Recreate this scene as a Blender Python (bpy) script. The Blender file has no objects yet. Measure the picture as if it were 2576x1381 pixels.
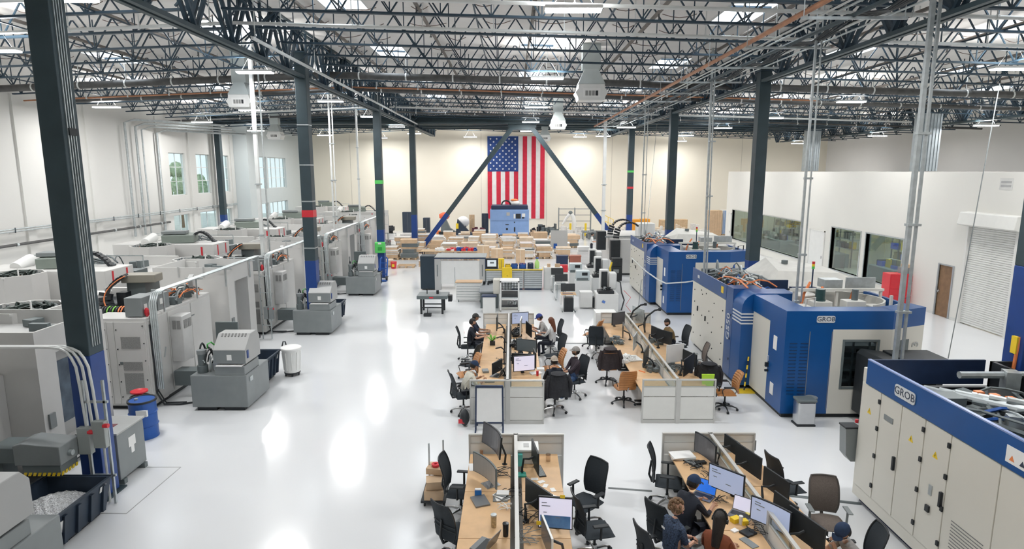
import bpy, math, random
from mathutils import Vector, Matrix
PI = math.pi
R = math.radians
sc = bpy.context.scene
COL = sc.collection
# ---------------------------------------------------------------- camera, world, lights, exposure
CAM_H = 6.0
PITCH = R(9.52)
FPX = 1550.0
cam_d = bpy.data.cameras.new('camera')
cam = bpy.data.objects.new('camera', cam_d)
COL.objects.link(cam)
cam.location = (0, 0, CAM_H)
cam.rotation_euler = (PI/2 - PITCH, 0, 0)
cam_d.sensor_width = 36
cam_d.lens = 36*FPX/2576
cam_d.clip_end = 300
cam_d.clip_start = 0.05
sc.camera = cam
vs = sc.view_settings
vs.view_transform = 'Standard'
vs.look = 'None'
vs.exposure = 0.0
vs.gamma = 1.0
vs.use_curve_mapping = False
sc.cycles.use_denoising = True
sc.cycles.max_bounces = 8
sc.cycles.diffuse_bounces = 4
sc.cycles.use_adaptive_sampling = True
sc.cycles.adaptive_threshold = 0.03
sc.cycles.transparent_max_bounces = 8
sc.cycles.caustics_reflective = False
sc.cycles.caustics_refractive = False
sc.cycles.sample_clamp_indirect = 4.0
W = bpy.data.worlds.new('sky')
sc.world = W
W.use_nodes = True
wn = W.node_tree
bgn = wn.nodes['Background']
skyt = wn.nodes.new('ShaderNodeTexSky')
skyt.sky_type = 'HOSEK_WILKIE'
skyt.turbidity = 9.0
skyt.ground_albedo = 0.5
skyt.sun_direction = (0.3, -0.5, 0.8)
mixw = wn.nodes.new('ShaderNodeMixRGB')
mixw.inputs[0].default_value = 0.8
mixw.inputs[2].default_value = (0.86, 0.95, 1.0, 1)
wn.links.new(skyt.outputs[0], mixw.inputs[1])
wn.links.new(mixw.outputs[0], bgn.inputs[0])
bgn.inputs[1].default_value = 1.6
LED_W = 226.0       # watts of each linear high-bay lamp
SKY_E = 6.5         # brightness of daylight in the translucent skylights

# ---------------------------------------------------------------- projection helpers (pixel -> metric place)
CP, SP = math.cos(PITCH), math.sin(PITCH)
def ray(px, py):
    dx, dy = px-1288.0, py-690.5
    return dx, FPX*CP - dy*SP, FPX*SP + dy*CP
def F(px, py, z=0.0):
    """ground place (x, y) of a photo pixel that lies at height z"""
    dx, f, d = ray(px, py)
    t = (CAM_H-z)/d
    return dx*t, f*t

# ---------------------------------------------------------------- materials
MATS = {}
def mat(name, col, rough=0.5, metal=0.0, noise=0.06, scale=3.0, bump=0.0, emit=None, es=0.0, spec=None, alpha=None, coat=0.0, bscale=None):
    if name in MATS: return MATS[name]
    m = bpy.data.materials.new(name); m.use_nodes = True
    n = m.node_tree; b = n.nodes['Principled BSDF']
    b.inputs['Roughness'].default_value = rough
    b.inputs['Metallic'].default_value = metal
    if coat: b.inputs['Coat Weight'].default_value = coat; b.inputs['Coat Roughness'].default_value = 0.05
    if spec is not None: b.inputs['Specular IOR Level'].default_value = spec
    c = (col[0], col[1], col[2], 1)
    b.inputs['Base Color'].default_value = c
    if noise > 0 or bump > 0:
        tc = n.nodes.new('ShaderNodeTexCoord')
        nz = n.nodes.new('ShaderNodeTexNoise'); nz.inputs['Scale'].default_value = scale; nz.inputs['Detail'].default_value = 5
        n.links.new(tc.outputs['Object'], nz.inputs['Vector'])
        if noise > 0:
            r = n.nodes.new('ShaderNodeValToRGB')
            r.color_ramp.elements[0].position = 0.3; r.color_ramp.elements[1].position = 0.7
            r.color_ramp.elements[0].color = (col[0]*(1-noise), col[1]*(1-noise), col[2]*(1-noise), 1)
            r.color_ramp.elements[1].color = (min(1, col[0]*(1+noise)), min(1, col[1]*(1+noise)), min(1, col[2]*(1+noise)), 1)
            n.links.new(nz.outputs['Fac'], r.inputs[0]); n.links.new(r.outputs[0], b.inputs['Base Color'])
        if bump > 0:
            src = nz
            if bscale:
                src = n.nodes.new('ShaderNodeTexNoise'); src.inputs['Scale'].default_value = bscale
                n.links.new(tc.outputs['Object'], src.inputs['Vector'])
            bp = n.nodes.new('ShaderNodeBump'); bp.inputs['Strength'].default_value = bump; bp.inputs['Distance'].default_value = 0.02
            n.links.new(src.outputs['Fac'], bp.inputs['Height']); n.links.new(bp.outputs[0], b.inputs['Normal'])
    if emit:
        b.inputs['Emission Color'].default_value = (*emit, 1); b.inputs['Emission Strength'].default_value = es
    if alpha is not None:
        b.inputs['Alpha'].default_value = alpha
    MATS[name] = m
    return m
def glassm(name, tint, amount=0.12, rough=0.02):
    """thin pane: mostly see-through with a sharp reflection"""
    if name in MATS: return MATS[name]
    m = bpy.data.materials.new(name); m.use_nodes = True
    n = m.node_tree; n.nodes.clear()
    out = n.nodes.new('ShaderNodeOutputMaterial'); t = n.nodes.new('ShaderNodeBsdfTransparent'); t.inputs[0].default_value = (*tint, 1)
    g = n.nodes.new('ShaderNodeBsdfGlossy'); g.inputs['Roughness'].default_value = rough
    lw = n.nodes.new('ShaderNodeLayerWeight'); lw.inputs[0].default_value = 0.5
    fr = n.nodes.new('ShaderNodeMath'); fr.operation = 'POWER'; fr.inputs[1].default_value = 5.0; n.links.new(lw.outputs['Facing'], fr.inputs[0])
    ad = n.nodes.new('ShaderNodeMath'); ad.operation = 'ADD'; ad.inputs[1].default_value = amount; ad.use_clamp = True
    mx = n.nodes.new('ShaderNodeMixShader')
    n.links.new(fr.outputs[0], ad.inputs[0]); n.links.new(ad.outputs[0], mx.inputs[0])
    n.links.new(t.outputs[0], mx.inputs[1]); n.links.new(g.outputs[0], mx.inputs[2]); n.links.new(mx.outputs[0], out.inputs[0])
    MATS[name] = m
    return m
def floor_mat():
    m = mat('white_epoxy_floor', (0.76, 0.775, 0.79), 0.10, 0, 0.03, 0.25)
    n = m.node_tree; b = n.nodes['Principled BSDF']
    tc = n.nodes.new('ShaderNodeTexCoord')
    a = n.nodes.new('ShaderNodeTexNoise'); a.inputs['Scale'].default_value = 0.35; a.inputs['Detail'].default_value = 6
    mr = n.nodes.new('ShaderNodeMapRange'); mr.inputs[1].default_value = 0.3; mr.inputs[2].default_value = 0.7; mr.inputs[3].default_value = 0.11; mr.inputs[4].default_value = 0.20
    n.links.new(tc.outputs['Object'], a.inputs['Vector']); n.links.new(a.outputs['Fac'], mr.inputs[0]); n.links.new(mr.outputs[0], b.inputs['Roughness'])
    a2 = n.nodes.new('ShaderNodeTexNoise'); a2.inputs['Scale'].default_value = 1.6; a2.inputs['Detail'].default_value = 3
    bp = n.nodes.new('ShaderNodeBump'); bp.inputs['Strength'].default_value = 0.05; bp.inputs['Distance'].default_value = 0.03
    n.links.new(tc.outputs['Object'], a2.inputs['Vector']); n.links.new(a2.outputs['Fac'], bp.inputs['Height']); n.links.new(bp.outputs[0], b.inputs['Normal'])
    return m
FLOOR = floor_mat()
WALLW = mat('white_wall_paint', (0.74, 0.735, 0.71), 0.7, 0, 0.02, 0.4, 0.15, bscale=40)
WALLC = mat('cream_wall_paint', (0.82, 0.775, 0.67), 0.7, 0, 0.02, 0.4, 0.15, bscale=40)
INSUL = mat('white_roof_insulation', (0.90, 0.875, 0.845), 0.75, 0, 0.06, 0.9, 0.5, bscale=1.4)
STEEL = mat('dark_teal_steel', (0.026, 0.052, 0.078), 0.45, 0.2, 0.15, 4)
STEELG = mat('charcoal_column_paint', (0.035, 0.058, 0.070), 0.5, 0.1, 0.12, 2)
COLBLUE = mat('column_blue_paint', (0.012, 0.05, 0.22), 0.35, 0, 0.08, 3)
GALV = mat('galvanised_steel', (0.52, 0.56, 0.57), 0.4, 0.7, 0.12, 8)
PIPEW = mat('white_painted_pipe', (0.72, 0.74, 0.73), 0.4, 0.1, 0.04, 5)
PIPED = mat('dark_sprinkler_pipe', (0.085, 0.085, 0.085), 0.5, 0.3, 0.2, 4)
COPPER = mat('copper_pipe', (0.42, 0.19, 0.10), 0.4, 0.5, 0.15, 5)
BRIDGE = mat('weathered_brown_pipe', (0.19, 0.17, 0.155), 0.6, 0.2, 0.25, 3)
LED = mat('led_lamp_diffuser', (1, 1, 1), 0.4, 0, 0, emit=(0.93, 0.97, 1.0), es=22.0)
SKYL = mat('skylight_diffuser', (0.9, 0.95, 1), 0.4, 0, 0, emit=(0.86, 0.93, 1.0), es=SKY_E)
MGREY = mat('machine_light_grey', (0.60, 0.595, 0.58), 0.42, 0, 0.03, 1.5)
MGREY2 = mat('machine_panel_grey', (0.45, 0.455, 0.45), 0.45, 0, 0.03, 1.5)
MDARK = mat('machine_slate_grey', (0.13, 0.155, 0.16), 0.45, 0.05, 0.06, 3)
MDARK2 = mat('machine_mid_grey', (0.22, 0.24, 0.245), 0.45, 0.05, 0.06, 3)
VENT = mat('vent_mesh_grey', (0.27, 0.27, 0.265), 0.6, 0.1, 0.35, 90)
BLACK = mat('matt_black', (0.014, 0.018, 0.022), 0.5, 0, 0.2, 6)
BLACKG = mat('gloss_black', (0.01, 0.012, 0.015), 0.15, 0, 0.1, 6)
RUBBER = mat('black_rubber', (0.02, 0.02, 0.022), 0.8, 0, 0.2, 20)
CREAMW = mat('machine_cream_white', (0.68, 0.66, 0.595), 0.4, 0, 0.02, 1)
GBLUE = mat('machine_royal_blue', (0.004, 0.074, 0.265), 0.32, 0.05, 0.05, 2)
NAVY = mat('navy_plastic', (0.012, 0.028, 0.075), 0.5, 0, 0.12, 5)
BINBLK = mat('bin_blue_black', (0.018, 0.032, 0.055), 0.55, 0, 0.15, 4)
OAK = mat('light_oak_laminate', (0.66, 0.43, 0.235), 0.42, 0, 0.06, 6)
WHITEP = mat('white_plastic', (0.78, 0.785, 0.77), 0.4, 0, 0.02, 4)
PANELW = mat('cubicle_panel_white', (0.76, 0.76, 0.73), 0.55, 0, 0.02, 4)
PANELF = mat('cubicle_fabric_grey', (0.50, 0.49, 0.46), 0.85, 0, 0.06, 60)
TAN = mat('tan_leather', (0.42, 0.185, 0.062), 0.42, 0, 0.10, 12, 0.1)
TAUPE = mat('taupe_mesh', (0.15, 0.125, 0.11), 0.8, 0, 0.25, 120)
MESHB = mat('black_chair_mesh', (0.022, 0.03, 0.038), 0.85, 0, 0.35, 150)
MESHG = glassm('see_through_chair_mesh', (0.42, 0.46, 0.48), 0.02, 0.6)
CHROME = mat('polished_aluminium', (0.62, 0.63, 0.64), 0.22, 1.0, 0.04, 8)
ORANGE = mat('orange_plastic', (0.80, 0.24, 0.08), 0.45, 0, 0.05, 5)
YELLOW = mat('safety_yellow', (0.85, 0.60, 0.03), 0.45, 0, 0.05, 5)
RED = mat('signal_red', (0.62, 0.03, 0.045), 0.4, 0, 0.06, 4)
GREEN = mat('bright_green', (0.10, 0.55, 0.12), 0.5, 0, 0.08, 5)
LBLUE = mat('light_steel_blue', (0.23, 0.37, 0.66), 0.4, 0, 0.05, 2)
BLUEP = mat('drum_blue', (0.015, 0.09, 0.36), 0.35, 0.1, 0.08, 4)
CARD = mat('cardboard', (0.60, 0.43, 0.28), 0.8, 0, 0.08, 4)
CARDL = mat('pale_cardboard', (0.68, 0.56, 0.43), 0.8, 0, 0.08, 4)
WOOD = mat('raw_pallet_wood', (0.55, 0.40, 0.25), 0.8, 0, 0.15, 6)
BROWN = mat('walnut_door', (0.20, 0.115, 0.06), 0.5, 0, 0.15, 5)
PAPER = mat('paper_white', (0.85, 0.85, 0.84), 0.7, 0, 0.02, 5)
WRAP = mat('stretch_wrapped_white', (0.72, 0.70, 0.67), 0.3, 0, 0.10, 8, 0.3)
OLIVE = mat('khaki_grey_slab', (0.27, 0.255, 0.215), 0.5, 0, 0.05, 3)
SCREENB = mat('screen_blue', (0.05, 0.2, 0.8), 0.2, 0, 0.35, 3, emit=(0.02, 0.16, 0.75), es=0.55)
SCREENW = mat('screen_lilac_white', (0.6, 0.6, 0.75), 0.2, 0, 0.02, 3, emit=(0.66, 0.64, 0.78), es=0.62)
SCREENG = mat('screen_grey_blue', (0.3, 0.35, 0.5), 0.2, 0, 0.02, 3, emit=(0.36, 0.42, 0.58), es=0.62)
SCREEND = mat('screen_dark_grey', (0.09, 0.09, 0.10), 0.25, 0, 0.1, 1.2)
FROST = glassm('frosted_partition_glass', (0.80, 0.84, 0.82), 0.10, 0.25)
PANE = glassm('window_glass', (0.9, 0.95, 0.95), 0.03)
LEAF = mat('leaf_green', (0.16, 0.42, 0.05), 0.55, 0, 0.3, 8)
TREEG = mat('tree_foliage', (0.36, 0.46, 0.30), 0.8, 0, 0.4, 3)
CHIPS = mat('metal_chips', (0.55, 0.56, 0.57), 0.45, 0.4, 0.5, 60, 1.0, bscale=45)
# ---------------------------------------------------------------- mesh builder
class B:
    def __init__(s): s.v = []; s.f = []; s.m = []; s.mi = 0
    def mat(s, i): s.mi = i; return s
    def add(s, vs, fs):
        o = len(s.v); s.v.extend([tuple(q) for q in vs])
        for f in fs: s.f.append(tuple(o+i for i in f)); s.m.append(s.mi)
        return s
    def box(s, x0, y0, z0, x1, y1, z1):
        if x1 < x0: x0, x1 = x1, x0
        if y1 < y0: y0, y1 = y1, y0
        if z1 < z0: z0, z1 = z1, z0
        return s.add([(x0,y0,z0),(x1,y0,z0),(x1,y1,z0),(x0,y1,z0),(x0,y0,z1),(x1,y0,z1),(x1,y1,z1),(x0,y1,z1)],
                     [(0,3,2,1),(4,5,6,7),(0,1,5,4),(1,2,6,5),(2,3,7,6),(3,0,4,7)])
    def cbox(s, c, d, rz=0, rx=0, ry=0):
        mt = Matrix.Rotation(rz,3,'Z') @ Matrix.Rotation(ry,3,'Y') @ Matrix.Rotation(rx,3,'X')
        c = Vector(c); h = [q/2 for q in d]
        pts = [c + mt @ Vector((a*h[0], b*h[1], e*h[2])) for e in (-1,1) for a,b in ((-1,-1),(1,-1),(1,1),(-1,1))]
        return s.add(pts, [(0,3,2,1),(4,5,6,7),(0,1,5,4),(1,2,6,5),(2,3,7,6),(3,0,4,7)])
    def bar(s, p0, p1, w, h=None, up=(0,0,1)):
        """square-section bar between two points"""
        h = h or w; p0 = Vector(p0); p1 = Vector(p1); d = (p1-p0)
        if d.length < 1e-6: return s
        d.normalize(); u = Vector(up)
        if abs(d.dot(u)) > 0.98: u = Vector((1,0,0))
        a = d.cross(u).normalized()*w/2; b = a.cross(d).normalized()*h/2
        pts = [p + q for p in (p0,p1) for q in (-a-b, a-b, a+b, -a+b)]
        return s.add(pts, [(0,1,2,3),(7,6,5,4),(0,4,5,1),(1,5,6,2),(2,6,7,3),(3,7,4,0)])
    def cyl(s, p0, p1, r, n=10, r2=None, cap=True):
        r2 = r if r2 is None else r2; p0 = Vector(p0); p1 = Vector(p1); d = (p1-p0)
        if d.length < 1e-6: return s
        d.normalize(); u = Vector((0,0,1)) if abs(d.z) < 0.95 else Vector((1,0,0))
        a = d.cross(u).normalized(); b = d.cross(a)
        pts = [p0 + (a*math.cos(2*PI*i/n) + b*math.sin(2*PI*i/n))*r for i in range(n)] + [p1 + (a*math.cos(2*PI*i/n) + b*math.sin(2*PI*i/n))*r2 for i in range(n)]
        fs = [(i, n+i, n+(i+1)%n, (i+1)%n) for i in range(n)]
        if cap: fs += [tuple(range(n)), tuple(reversed(range(n, 2*n)))]
        return s.add(pts, fs)
    def tube(s, pts, r, n=6):
        pts = [Vector(p) for p in pts]; vs = []; prev = None
        for i, p in enumerate(pts):
            t = (pts[min(i+1, len(pts)-1)] - pts[max(i-1, 0)]).normalized()
            if prev is None:
                u = Vector((0,0,1)) if abs(t.z) < 0.9 else Vector((1,0,0)); a = t.cross(u).normalized()
            else: a = (prev - t*prev.dot(t)).normalized()
            prev = a; b = t.cross(a)
            rr = r[i] if isinstance(r, (list, tuple)) else r
            vs += [p + (a*math.cos(2*PI*k/n) + b*math.sin(2*PI*k/n))*rr for k in range(n)]
        fs = [(i*n+k, i*n+(k+1)%n, (i+1)*n+(k+1)%n, (i+1)*n+k) for i in range(len(pts)-1) for k in range(n)]
        m = (len(pts)-1)*n
        fs += [tuple(reversed(range(n))), tuple(range(m, m+n))]
        return s.add(vs, fs)
    def prism(s, poly, a0, a1, axis='z'):
        """extrude a 2-D polygon; axis z: (x,y)->z, axis y: (x,z)->y, axis x: (y,z)->x"""
        n = len(poly)
        def P(q, a): return (q[0],q[1],a) if axis == 'z' else ((q[0],a,q[1]) if axis == 'y' else (a,q[0],q[1]))
        vs = [P(q,a0) for q in poly] + [P(q,a1) for q in poly]
        fs = [(i,(i+1)%n,n+(i+1)%n,n+i) for i in range(n)] + [tuple(reversed(range(n))), tuple(range(n,2*n))]
        return s.add(vs, fs)
    def lathe(s, prof, c=(0,0,0), n=16):
        vs = [(c[0]+r*math.cos(2*PI*k/n), c[1]+r*math.sin(2*PI*k/n), c[2]+z) for r, z in prof for k in range(n)]
        fs = [(i*n+k, i*n+(k+1)%n, (i+1)*n+(k+1)%n, (i+1)*n+k) for i in range(len(prof)-1) for k in range(n)]
        m = (len(prof)-1)*n
        if prof[0][0] > 1e-6: fs.append(tuple(reversed(range(n))))
        if prof[-1][0] > 1e-6: fs.append(tuple(range(m, m+n)))
        return s.add(vs, fs)
    def ball(s, c, r, nu=12, nv=8, fn=None):
        if not isinstance(r, (list, tuple)): r = (r, r, r)
        vs = [];
        for j in range(nv+1):
            t = PI*j/nv
            for i in range(nu):
                p = 2*PI*i/nu; q = Vector((math.sin(t)*math.cos(p), math.sin(t)*math.sin(p), math.cos(t)))
                if fn: q = fn(q)
                vs.append((c[0]+q[0]*r[0], c[1]+q[1]*r[1], c[2]+q[2]*r[2]))
        fs = [(j*nu+i, (j+1)*nu+i, (j+1)*nu+(i+1)%nu, j*nu+(i+1)%nu) for j in range(nv) for i in range(nu)]
        return s.add(vs, fs)
    def grid(s, fn, nu, nv):
        vs = [fn(i/nu, j/nv) for j in range(nv+1) for i in range(nu+1)]
        fs = [(j*(nu+1)+i, j*(nu+1)+i+1, (j+1)*(nu+1)+i+1, (j+1)*(nu+1)+i) for j in range(nv) for i in range(nu)]
        return s.add(vs, fs)
    def wallholes(s, u0, u1, z0, z1, a0, a1, holes, axis='x'):
        """slab with rectangular holes (u0,u1,z0,z1); axis x: thickness along x, u along y"""
        us = sorted({u0, u1, *[h[0] for h in holes], *[h[1] for h in holes]})
        zs = sorted({z0, z1, *[h[2] for h in holes], *[h[3] for h in holes]})
        for i in range(len(us)-1):
            for j in range(len(zs)-1):
                cu, cz = (us[i]+us[i+1])/2, (zs[j]+zs[j+1])/2
                if any(h[0] < cu < h[1] and h[2] < cz < h[3] for h in holes): continue
                if axis == 'x': s.box(a0, us[i], zs[j], a1, us[i+1], zs[j+1])
                else: s.box(us[i], a0, zs[j], us[i+1], a1, zs[j+1])
        return s
    def mesh(s, name, mats):
        me = bpy.data.meshes.new(name); me.from_pydata(s.v, [], s.f)
        if not isinstance(mats, (list, tuple)): mats = [mats]
        for m in mats: me.materials.append(m)
        if any(s.m): me.polygons.foreach_set('material_index', s.m)
        me.update()
        return me
    def build(s, name, mats, parent=None, loc=(0,0,0), rz=0, smooth=False, bev=0.0, rot=None, kind=None, label=None):
        me = s.mesh(name, mats)
        return put(name, me, parent, loc, rz, smooth, bev, rot, kind, label)
def put(name, me, parent=None, loc=(0,0,0), rz=0, smooth=False, bev=0.0, rot=None, kind=None, label=None):
    o = bpy.data.objects.new(name, me); COL.objects.link(o)
    if smooth:
        me.polygons.foreach_set('use_smooth', [True]*len(me.polygons))
        try: me.set_sharp_from_angle(angle=R(40))
        except Exception: pass
    if parent: o.parent = parent
    o.location = loc
    o.rotation_euler = rot if rot else (0,0,rz)
    if bev:
        md = o.modifiers.new('edge', 'BEVEL'); md.width = bev; md.segments = 2; md.limit_method = 'ANGLE'
    if kind: o['kind'] = kind
    if label: o['label'] = label
    return o
def tag(o, label, cat, group=None, kind=None):
    o['label'] = label; o['category'] = cat
    if group: o['group'] = group
    if kind: o['kind'] = kind
    return o
def thing(name, label, cat, loc=(0,0,0), rz=0, group=None):
    o = bpy.data.objects.new(name, None); COL.objects.link(o)
    o.empty_display_size = 0.1; o.location = loc; o.rotation_euler = (0,0,rz)
    return tag(o, label, cat, group)
def struct(o): o['kind'] = 'structure'; return o
KIDS = {}
def copy(root, loc, rz=0, label=None, group=None, skip=()):
    kids = {}
    for q in bpy.data.objects:
        if q.parent: kids.setdefault(q.parent.name, []).append(q)
    def rec(o, par):
        c = o.copy(); COL.objects.link(c)
        if par: c.parent = par
        for ch in kids.get(o.name, []):
            if ch.name.split('.')[0] in skip: continue
            rec(ch, c)
        return c
    c = rec(root, None); c.location = loc; c.rotation_euler = (0,0,rz)
    if label: c['label'] = label
    if group: c['group'] = group
    return c
def cache(fn):
    """copy from the first build instead of rebuilding"""
    return fn
TEXTS = {}
def prep_text(strings):
    tmp = {}
    for t in strings:
        cu = bpy.data.curves.new('lettering', 'FONT'); cu.body = t; cu.size = 1.0; cu.extrude = 0.01; cu.resolution_u = 2
        cu.align_x = 'CENTER'; cu.align_y = 'CENTER'
        o = bpy.data.objects.new('lettering', cu); COL.objects.link(o); tmp[t] = o
    dg = bpy.context.evaluated_depsgraph_get()
    for t, o in tmp.items():
        TEXTS[t] = bpy.data.meshes.new_from_object(o.evaluated_get(dg))
    for o in tmp.values():
        cu = o.data; bpy.data.objects.remove(o); bpy.data.curves.remove(cu)
def text(t, size, m, parent, loc, rot, sx=1.0):
    me = TEXTS[t].copy(); me.materials.clear(); me.materials.append(m)
    o = put('lettering', me, parent, loc, rot=rot); o.scale = (size*sx, size, size)
    return o
prep_text(['GROB', 'G550', 'G350', 'R13', 'STI', 'A', 'NO SMOKING'])
ORD = ['first', 'second', 'third', 'fourth', 'fifth', 'sixth', 'seventh', 'eighth', 'ninth', 'tenth', 'eleventh', 'twelfth']
# ---------------------------------------------------------------- room shell
XL, XR, YB, YF = -22.4, 31.5, 62.8, -3.0
RX = -7.42                                   # ridge, on the left column line
def zb(x): return 9.97 - (0.040*(RX-x) if x < RX else 0.028*(x-RX))   # joist bottom chord
def zd(x): return zb(x) + 0.89                                          # roof deck underside
b = B(); b.box(XL-0.3, YF-0.3, -0.2, XR+0.3, YB+0.3, 0)
struct(b.build('floor', FLOOR))
b = B(); b.box(XL, YB, 0, XR, YB+0.3, 10.9)
bw = struct(b.build('wall_back', WALLC))
for i, x in enumerate([-16.2, -9.6, -3.1, 3.5, 10.0, 16.5, 23.0]):
    q = B(); q.box(x-0.02, YB-0.012, 0, x+0.02, YB, 9.8); q.build('panel_joint', mat('joint_sealant', (0.55, 0.52, 0.45), 0.8), bw)
b = B(); b.box(XL, YF-0.3, 0, XR, YF, 10.9); struct(b.build('wall_front', WALLW))
b = B(); b.box(XR, YF, 0, XR+0.3, YB, 10.9); struct(b.build('wall_right', mat('upper_wall_grey_white', (0.76, 0.755, 0.75), 0.7, 0, 0.02, 0.4)))
# left wall with windows: (y0, y1, z0, z1)
UP = [(30.0, 32.0, 4.4, 7.2), (40.9, 42.9, 4.4, 7.2), (44.4, 46.4, 4.4, 7.2), (47.5, 49.5, 4.4, 7.2)]
LOW = [(40.9, 42.9, 0.3, 3.1), (44.4, 49.4, 0.3, 3.1)]
STEPY, STEPX = 50.6, -21.2
b = B(); b.wallholes(YF, STEPY, 0, 10.9, XL-0.3, XL, UP+LOW)
for y in (6.3, 12.8, 19.3, 25.8, 28.6, 33.3, 39.8, 43.6, 46.95, 50.0): b.box(XL, y-0.25, 0, XL+0.10, y+0.25, 9.4)
wl = struct(b.build('wall_left', WALLW))
UP2 = [(52.2, 54.0, 4.5, 7.2), (54.3, 58.6, 4.5, 7.2)]; LOW2 = [(52.2, 54.0, 0.4, 3.3), (54.3, 58.6, 0.4, 3.3)]
b = B(); b.wallholes(STEPY, YB, 0, 10.9, STEPX-0.3, STEPX, UP2+LOW2); b.box(XL, STEPY-0.3, 0, STEPX, STEPY, 10.9)
struct(b.build('wall_left', mat('bluish_wall_paint', (0.62, 0.67, 0.68), 0.7, 0, 0.02, 0.4)))
WF = mat('window_frame_white', (0.75, 0.78, 0.78), 0.4)
def window(i, x, y0, y1, z0, z1, nu, nz):
    f = B(); t = 0.05
    f.box(x-0.22, y0, z0, x-0.12, y0+t, z1); f.box(x-0.22, y1-t, z0, x-0.12, y1, z1); f.box(x-0.22, y0, z0, x-0.12, y1, z0+t); f.box(x-0.22, y0, z1-t, x-0.12, y1, z1)
    w = struct(f.build('window_%d' % i, WF))
    for k in range(1, nu):
        y = y0+(y1-y0)*k/nu; q = B(); q.box(x-0.20, y-0.025, z0+t, x-0.14, y+0.025, z1-t); q.build('window_mullion', WF, w)
    for k in range(1, nz):
        z = z0+(z1-z0)*k/nz; q = B(); q.box(x-0.20, y0+t, z-0.02, x-0.14, y1-t, z+0.02); q.build('window_bar', WF, w)
    for a in range(nu):
        for c in range(nz):
            q = B(); ya, yb_ = y0+(y1-y0)*a/nu, y0+(y1-y0)*(a+1)/nu; za, zb_ = z0+(z1-z0)*c/nz, z0+(z1-z0)*(c+1)/nz
            q.box(x-0.175, ya+0.03, za+0.03, x-0.165, yb_-0.03, zb_-0.03); q.build('pane', PANE, w)
wi = 1
for r in UP: window(wi, XL, *r, 2, 3); wi += 1
for r in LOW: window(wi, XL, *r, 2 if r[1]-r[0] < 3 else 4, 2); wi += 1
for r in UP2: window(wi, STEPX, *r, 1 if r[1]-r[0] < 3 else 4, 3); wi += 1
for r in LOW2: window(wi, STEPX, *r, 1 if r[1]-r[0] < 3 else 4, 2); wi += 1
# outside the left wall: ground and trees
b = B(); b.box(-60, -5, -0.3, XL-0.3, 90, -0.05); struct(b.build('ground', mat('pale_paving', (0.55, 0.56, 0.52), 0.8, 0, 0.1, 1)))
rng = random.Random(5)
for i in range(9):
    x, y = -30-rng.random()*6, 24+i*5.2+rng.random()*2; h = 5+rng.random()*3
    t = thing('tree', ORD[i]+' tree counted along the outside of the left windows', 'tree', (x, y, -0.1), 0, 'trees outside the left windows')
    q = B(); q.cyl((0,0,0), (0,0,h*0.6), 0.16, 8, 0.1); q.build('trunk', BROWN, t)
    q = B()
    for k in range(26):
        a = rng.random()*2*PI; rr = rng.random()*1.6; q.ball((math.cos(a)*rr, math.sin(a)*rr, h*(0.5+0.5*rng.random())), 0.35+0.35*rng.random(), 7, 5)
    q.build('foliage', TREEG, t, kind='stuff')
# office block on the right
BX, BY1 = 17.95, 51.5
OW = [(45.4, 50.3, 0.6, 2.9), (38.0, 44.6, 0.6, 2.9), (31.6, 34.5, 0.6, 2.9), (28.1, 31.1, 0.6, 2.9)]
DR = (24.75, 25.55, 0.0, 2.15)
RD = (21.75, 24.05, 0.0, 3.85)
b = B(); b.wallholes(YF, BY1, 0, 5.97, BX, BX+0.25, OW+[DR, RD]); b.box(BX, BY1, 0, XR, BY1+0.25, 5.97); b.box(BX+0.25, YF, 5.87, XR, BY1, 5.97)
ob = struct(b.build('wall_office', mat('office_wall_white', (0.74, 0.73, 0.69), 0.65, 0, 0.02, 0.4)))
b = B(); b.box(BX+5.5, YF, 0, BX+5.6, BY1, 5.9); struct(b.build('wall_office', mat('office_inner_wall', (0.60, 0.56, 0.44), 0.8, 0, 0.2, 0.6)))
b = B(); b.box(BX-0.02, YF, 0, BX, RD[0]-0.1, 0.12); b.box(BX-0.02, RD[1]+0.1, 0, BX, DR[0]-0.1, 0.12); b.box(BX-0.02, DR[1]+0.1, 0, BX, BY1, 0.12)
struct(b.build('baseboard_right', mat('baseboard_white', (0.66, 0.66, 0.64), 0.5)))
ODARK = glassm('office_glass', (0.50, 0.60, 0.60), 0.10)
for k, r in enumerate(OW):
    f = B(); t = 0.06
    f.box(BX-0.03, r[0]-t, r[2]-t, BX+0.2, r[0], r[3]+t); f.box(BX-0.03, r[1], r[2]-t, BX+0.2, r[1]+t, r[3]+t); f.box(BX-0.03, r[0], r[3], BX+0.2, r[1], r[3]+t); f.box(BX-0.03, r[0], r[2]-t, BX+0.2, r[1], r[2])
    w = struct(f.build('window_%d' % wi, GALV)); wi += 1
    nn = 2
    for a in range(nn):
        q = B(); q.box(BX+0.08, r[0]+(r[1]-r[0])*a/nn+0.01, r[2], BX+0.09, r[0]+(r[1]-r[0])*(a+1)/nn-0.01, r[3]); q.build('pane', ODARK, w)
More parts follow.
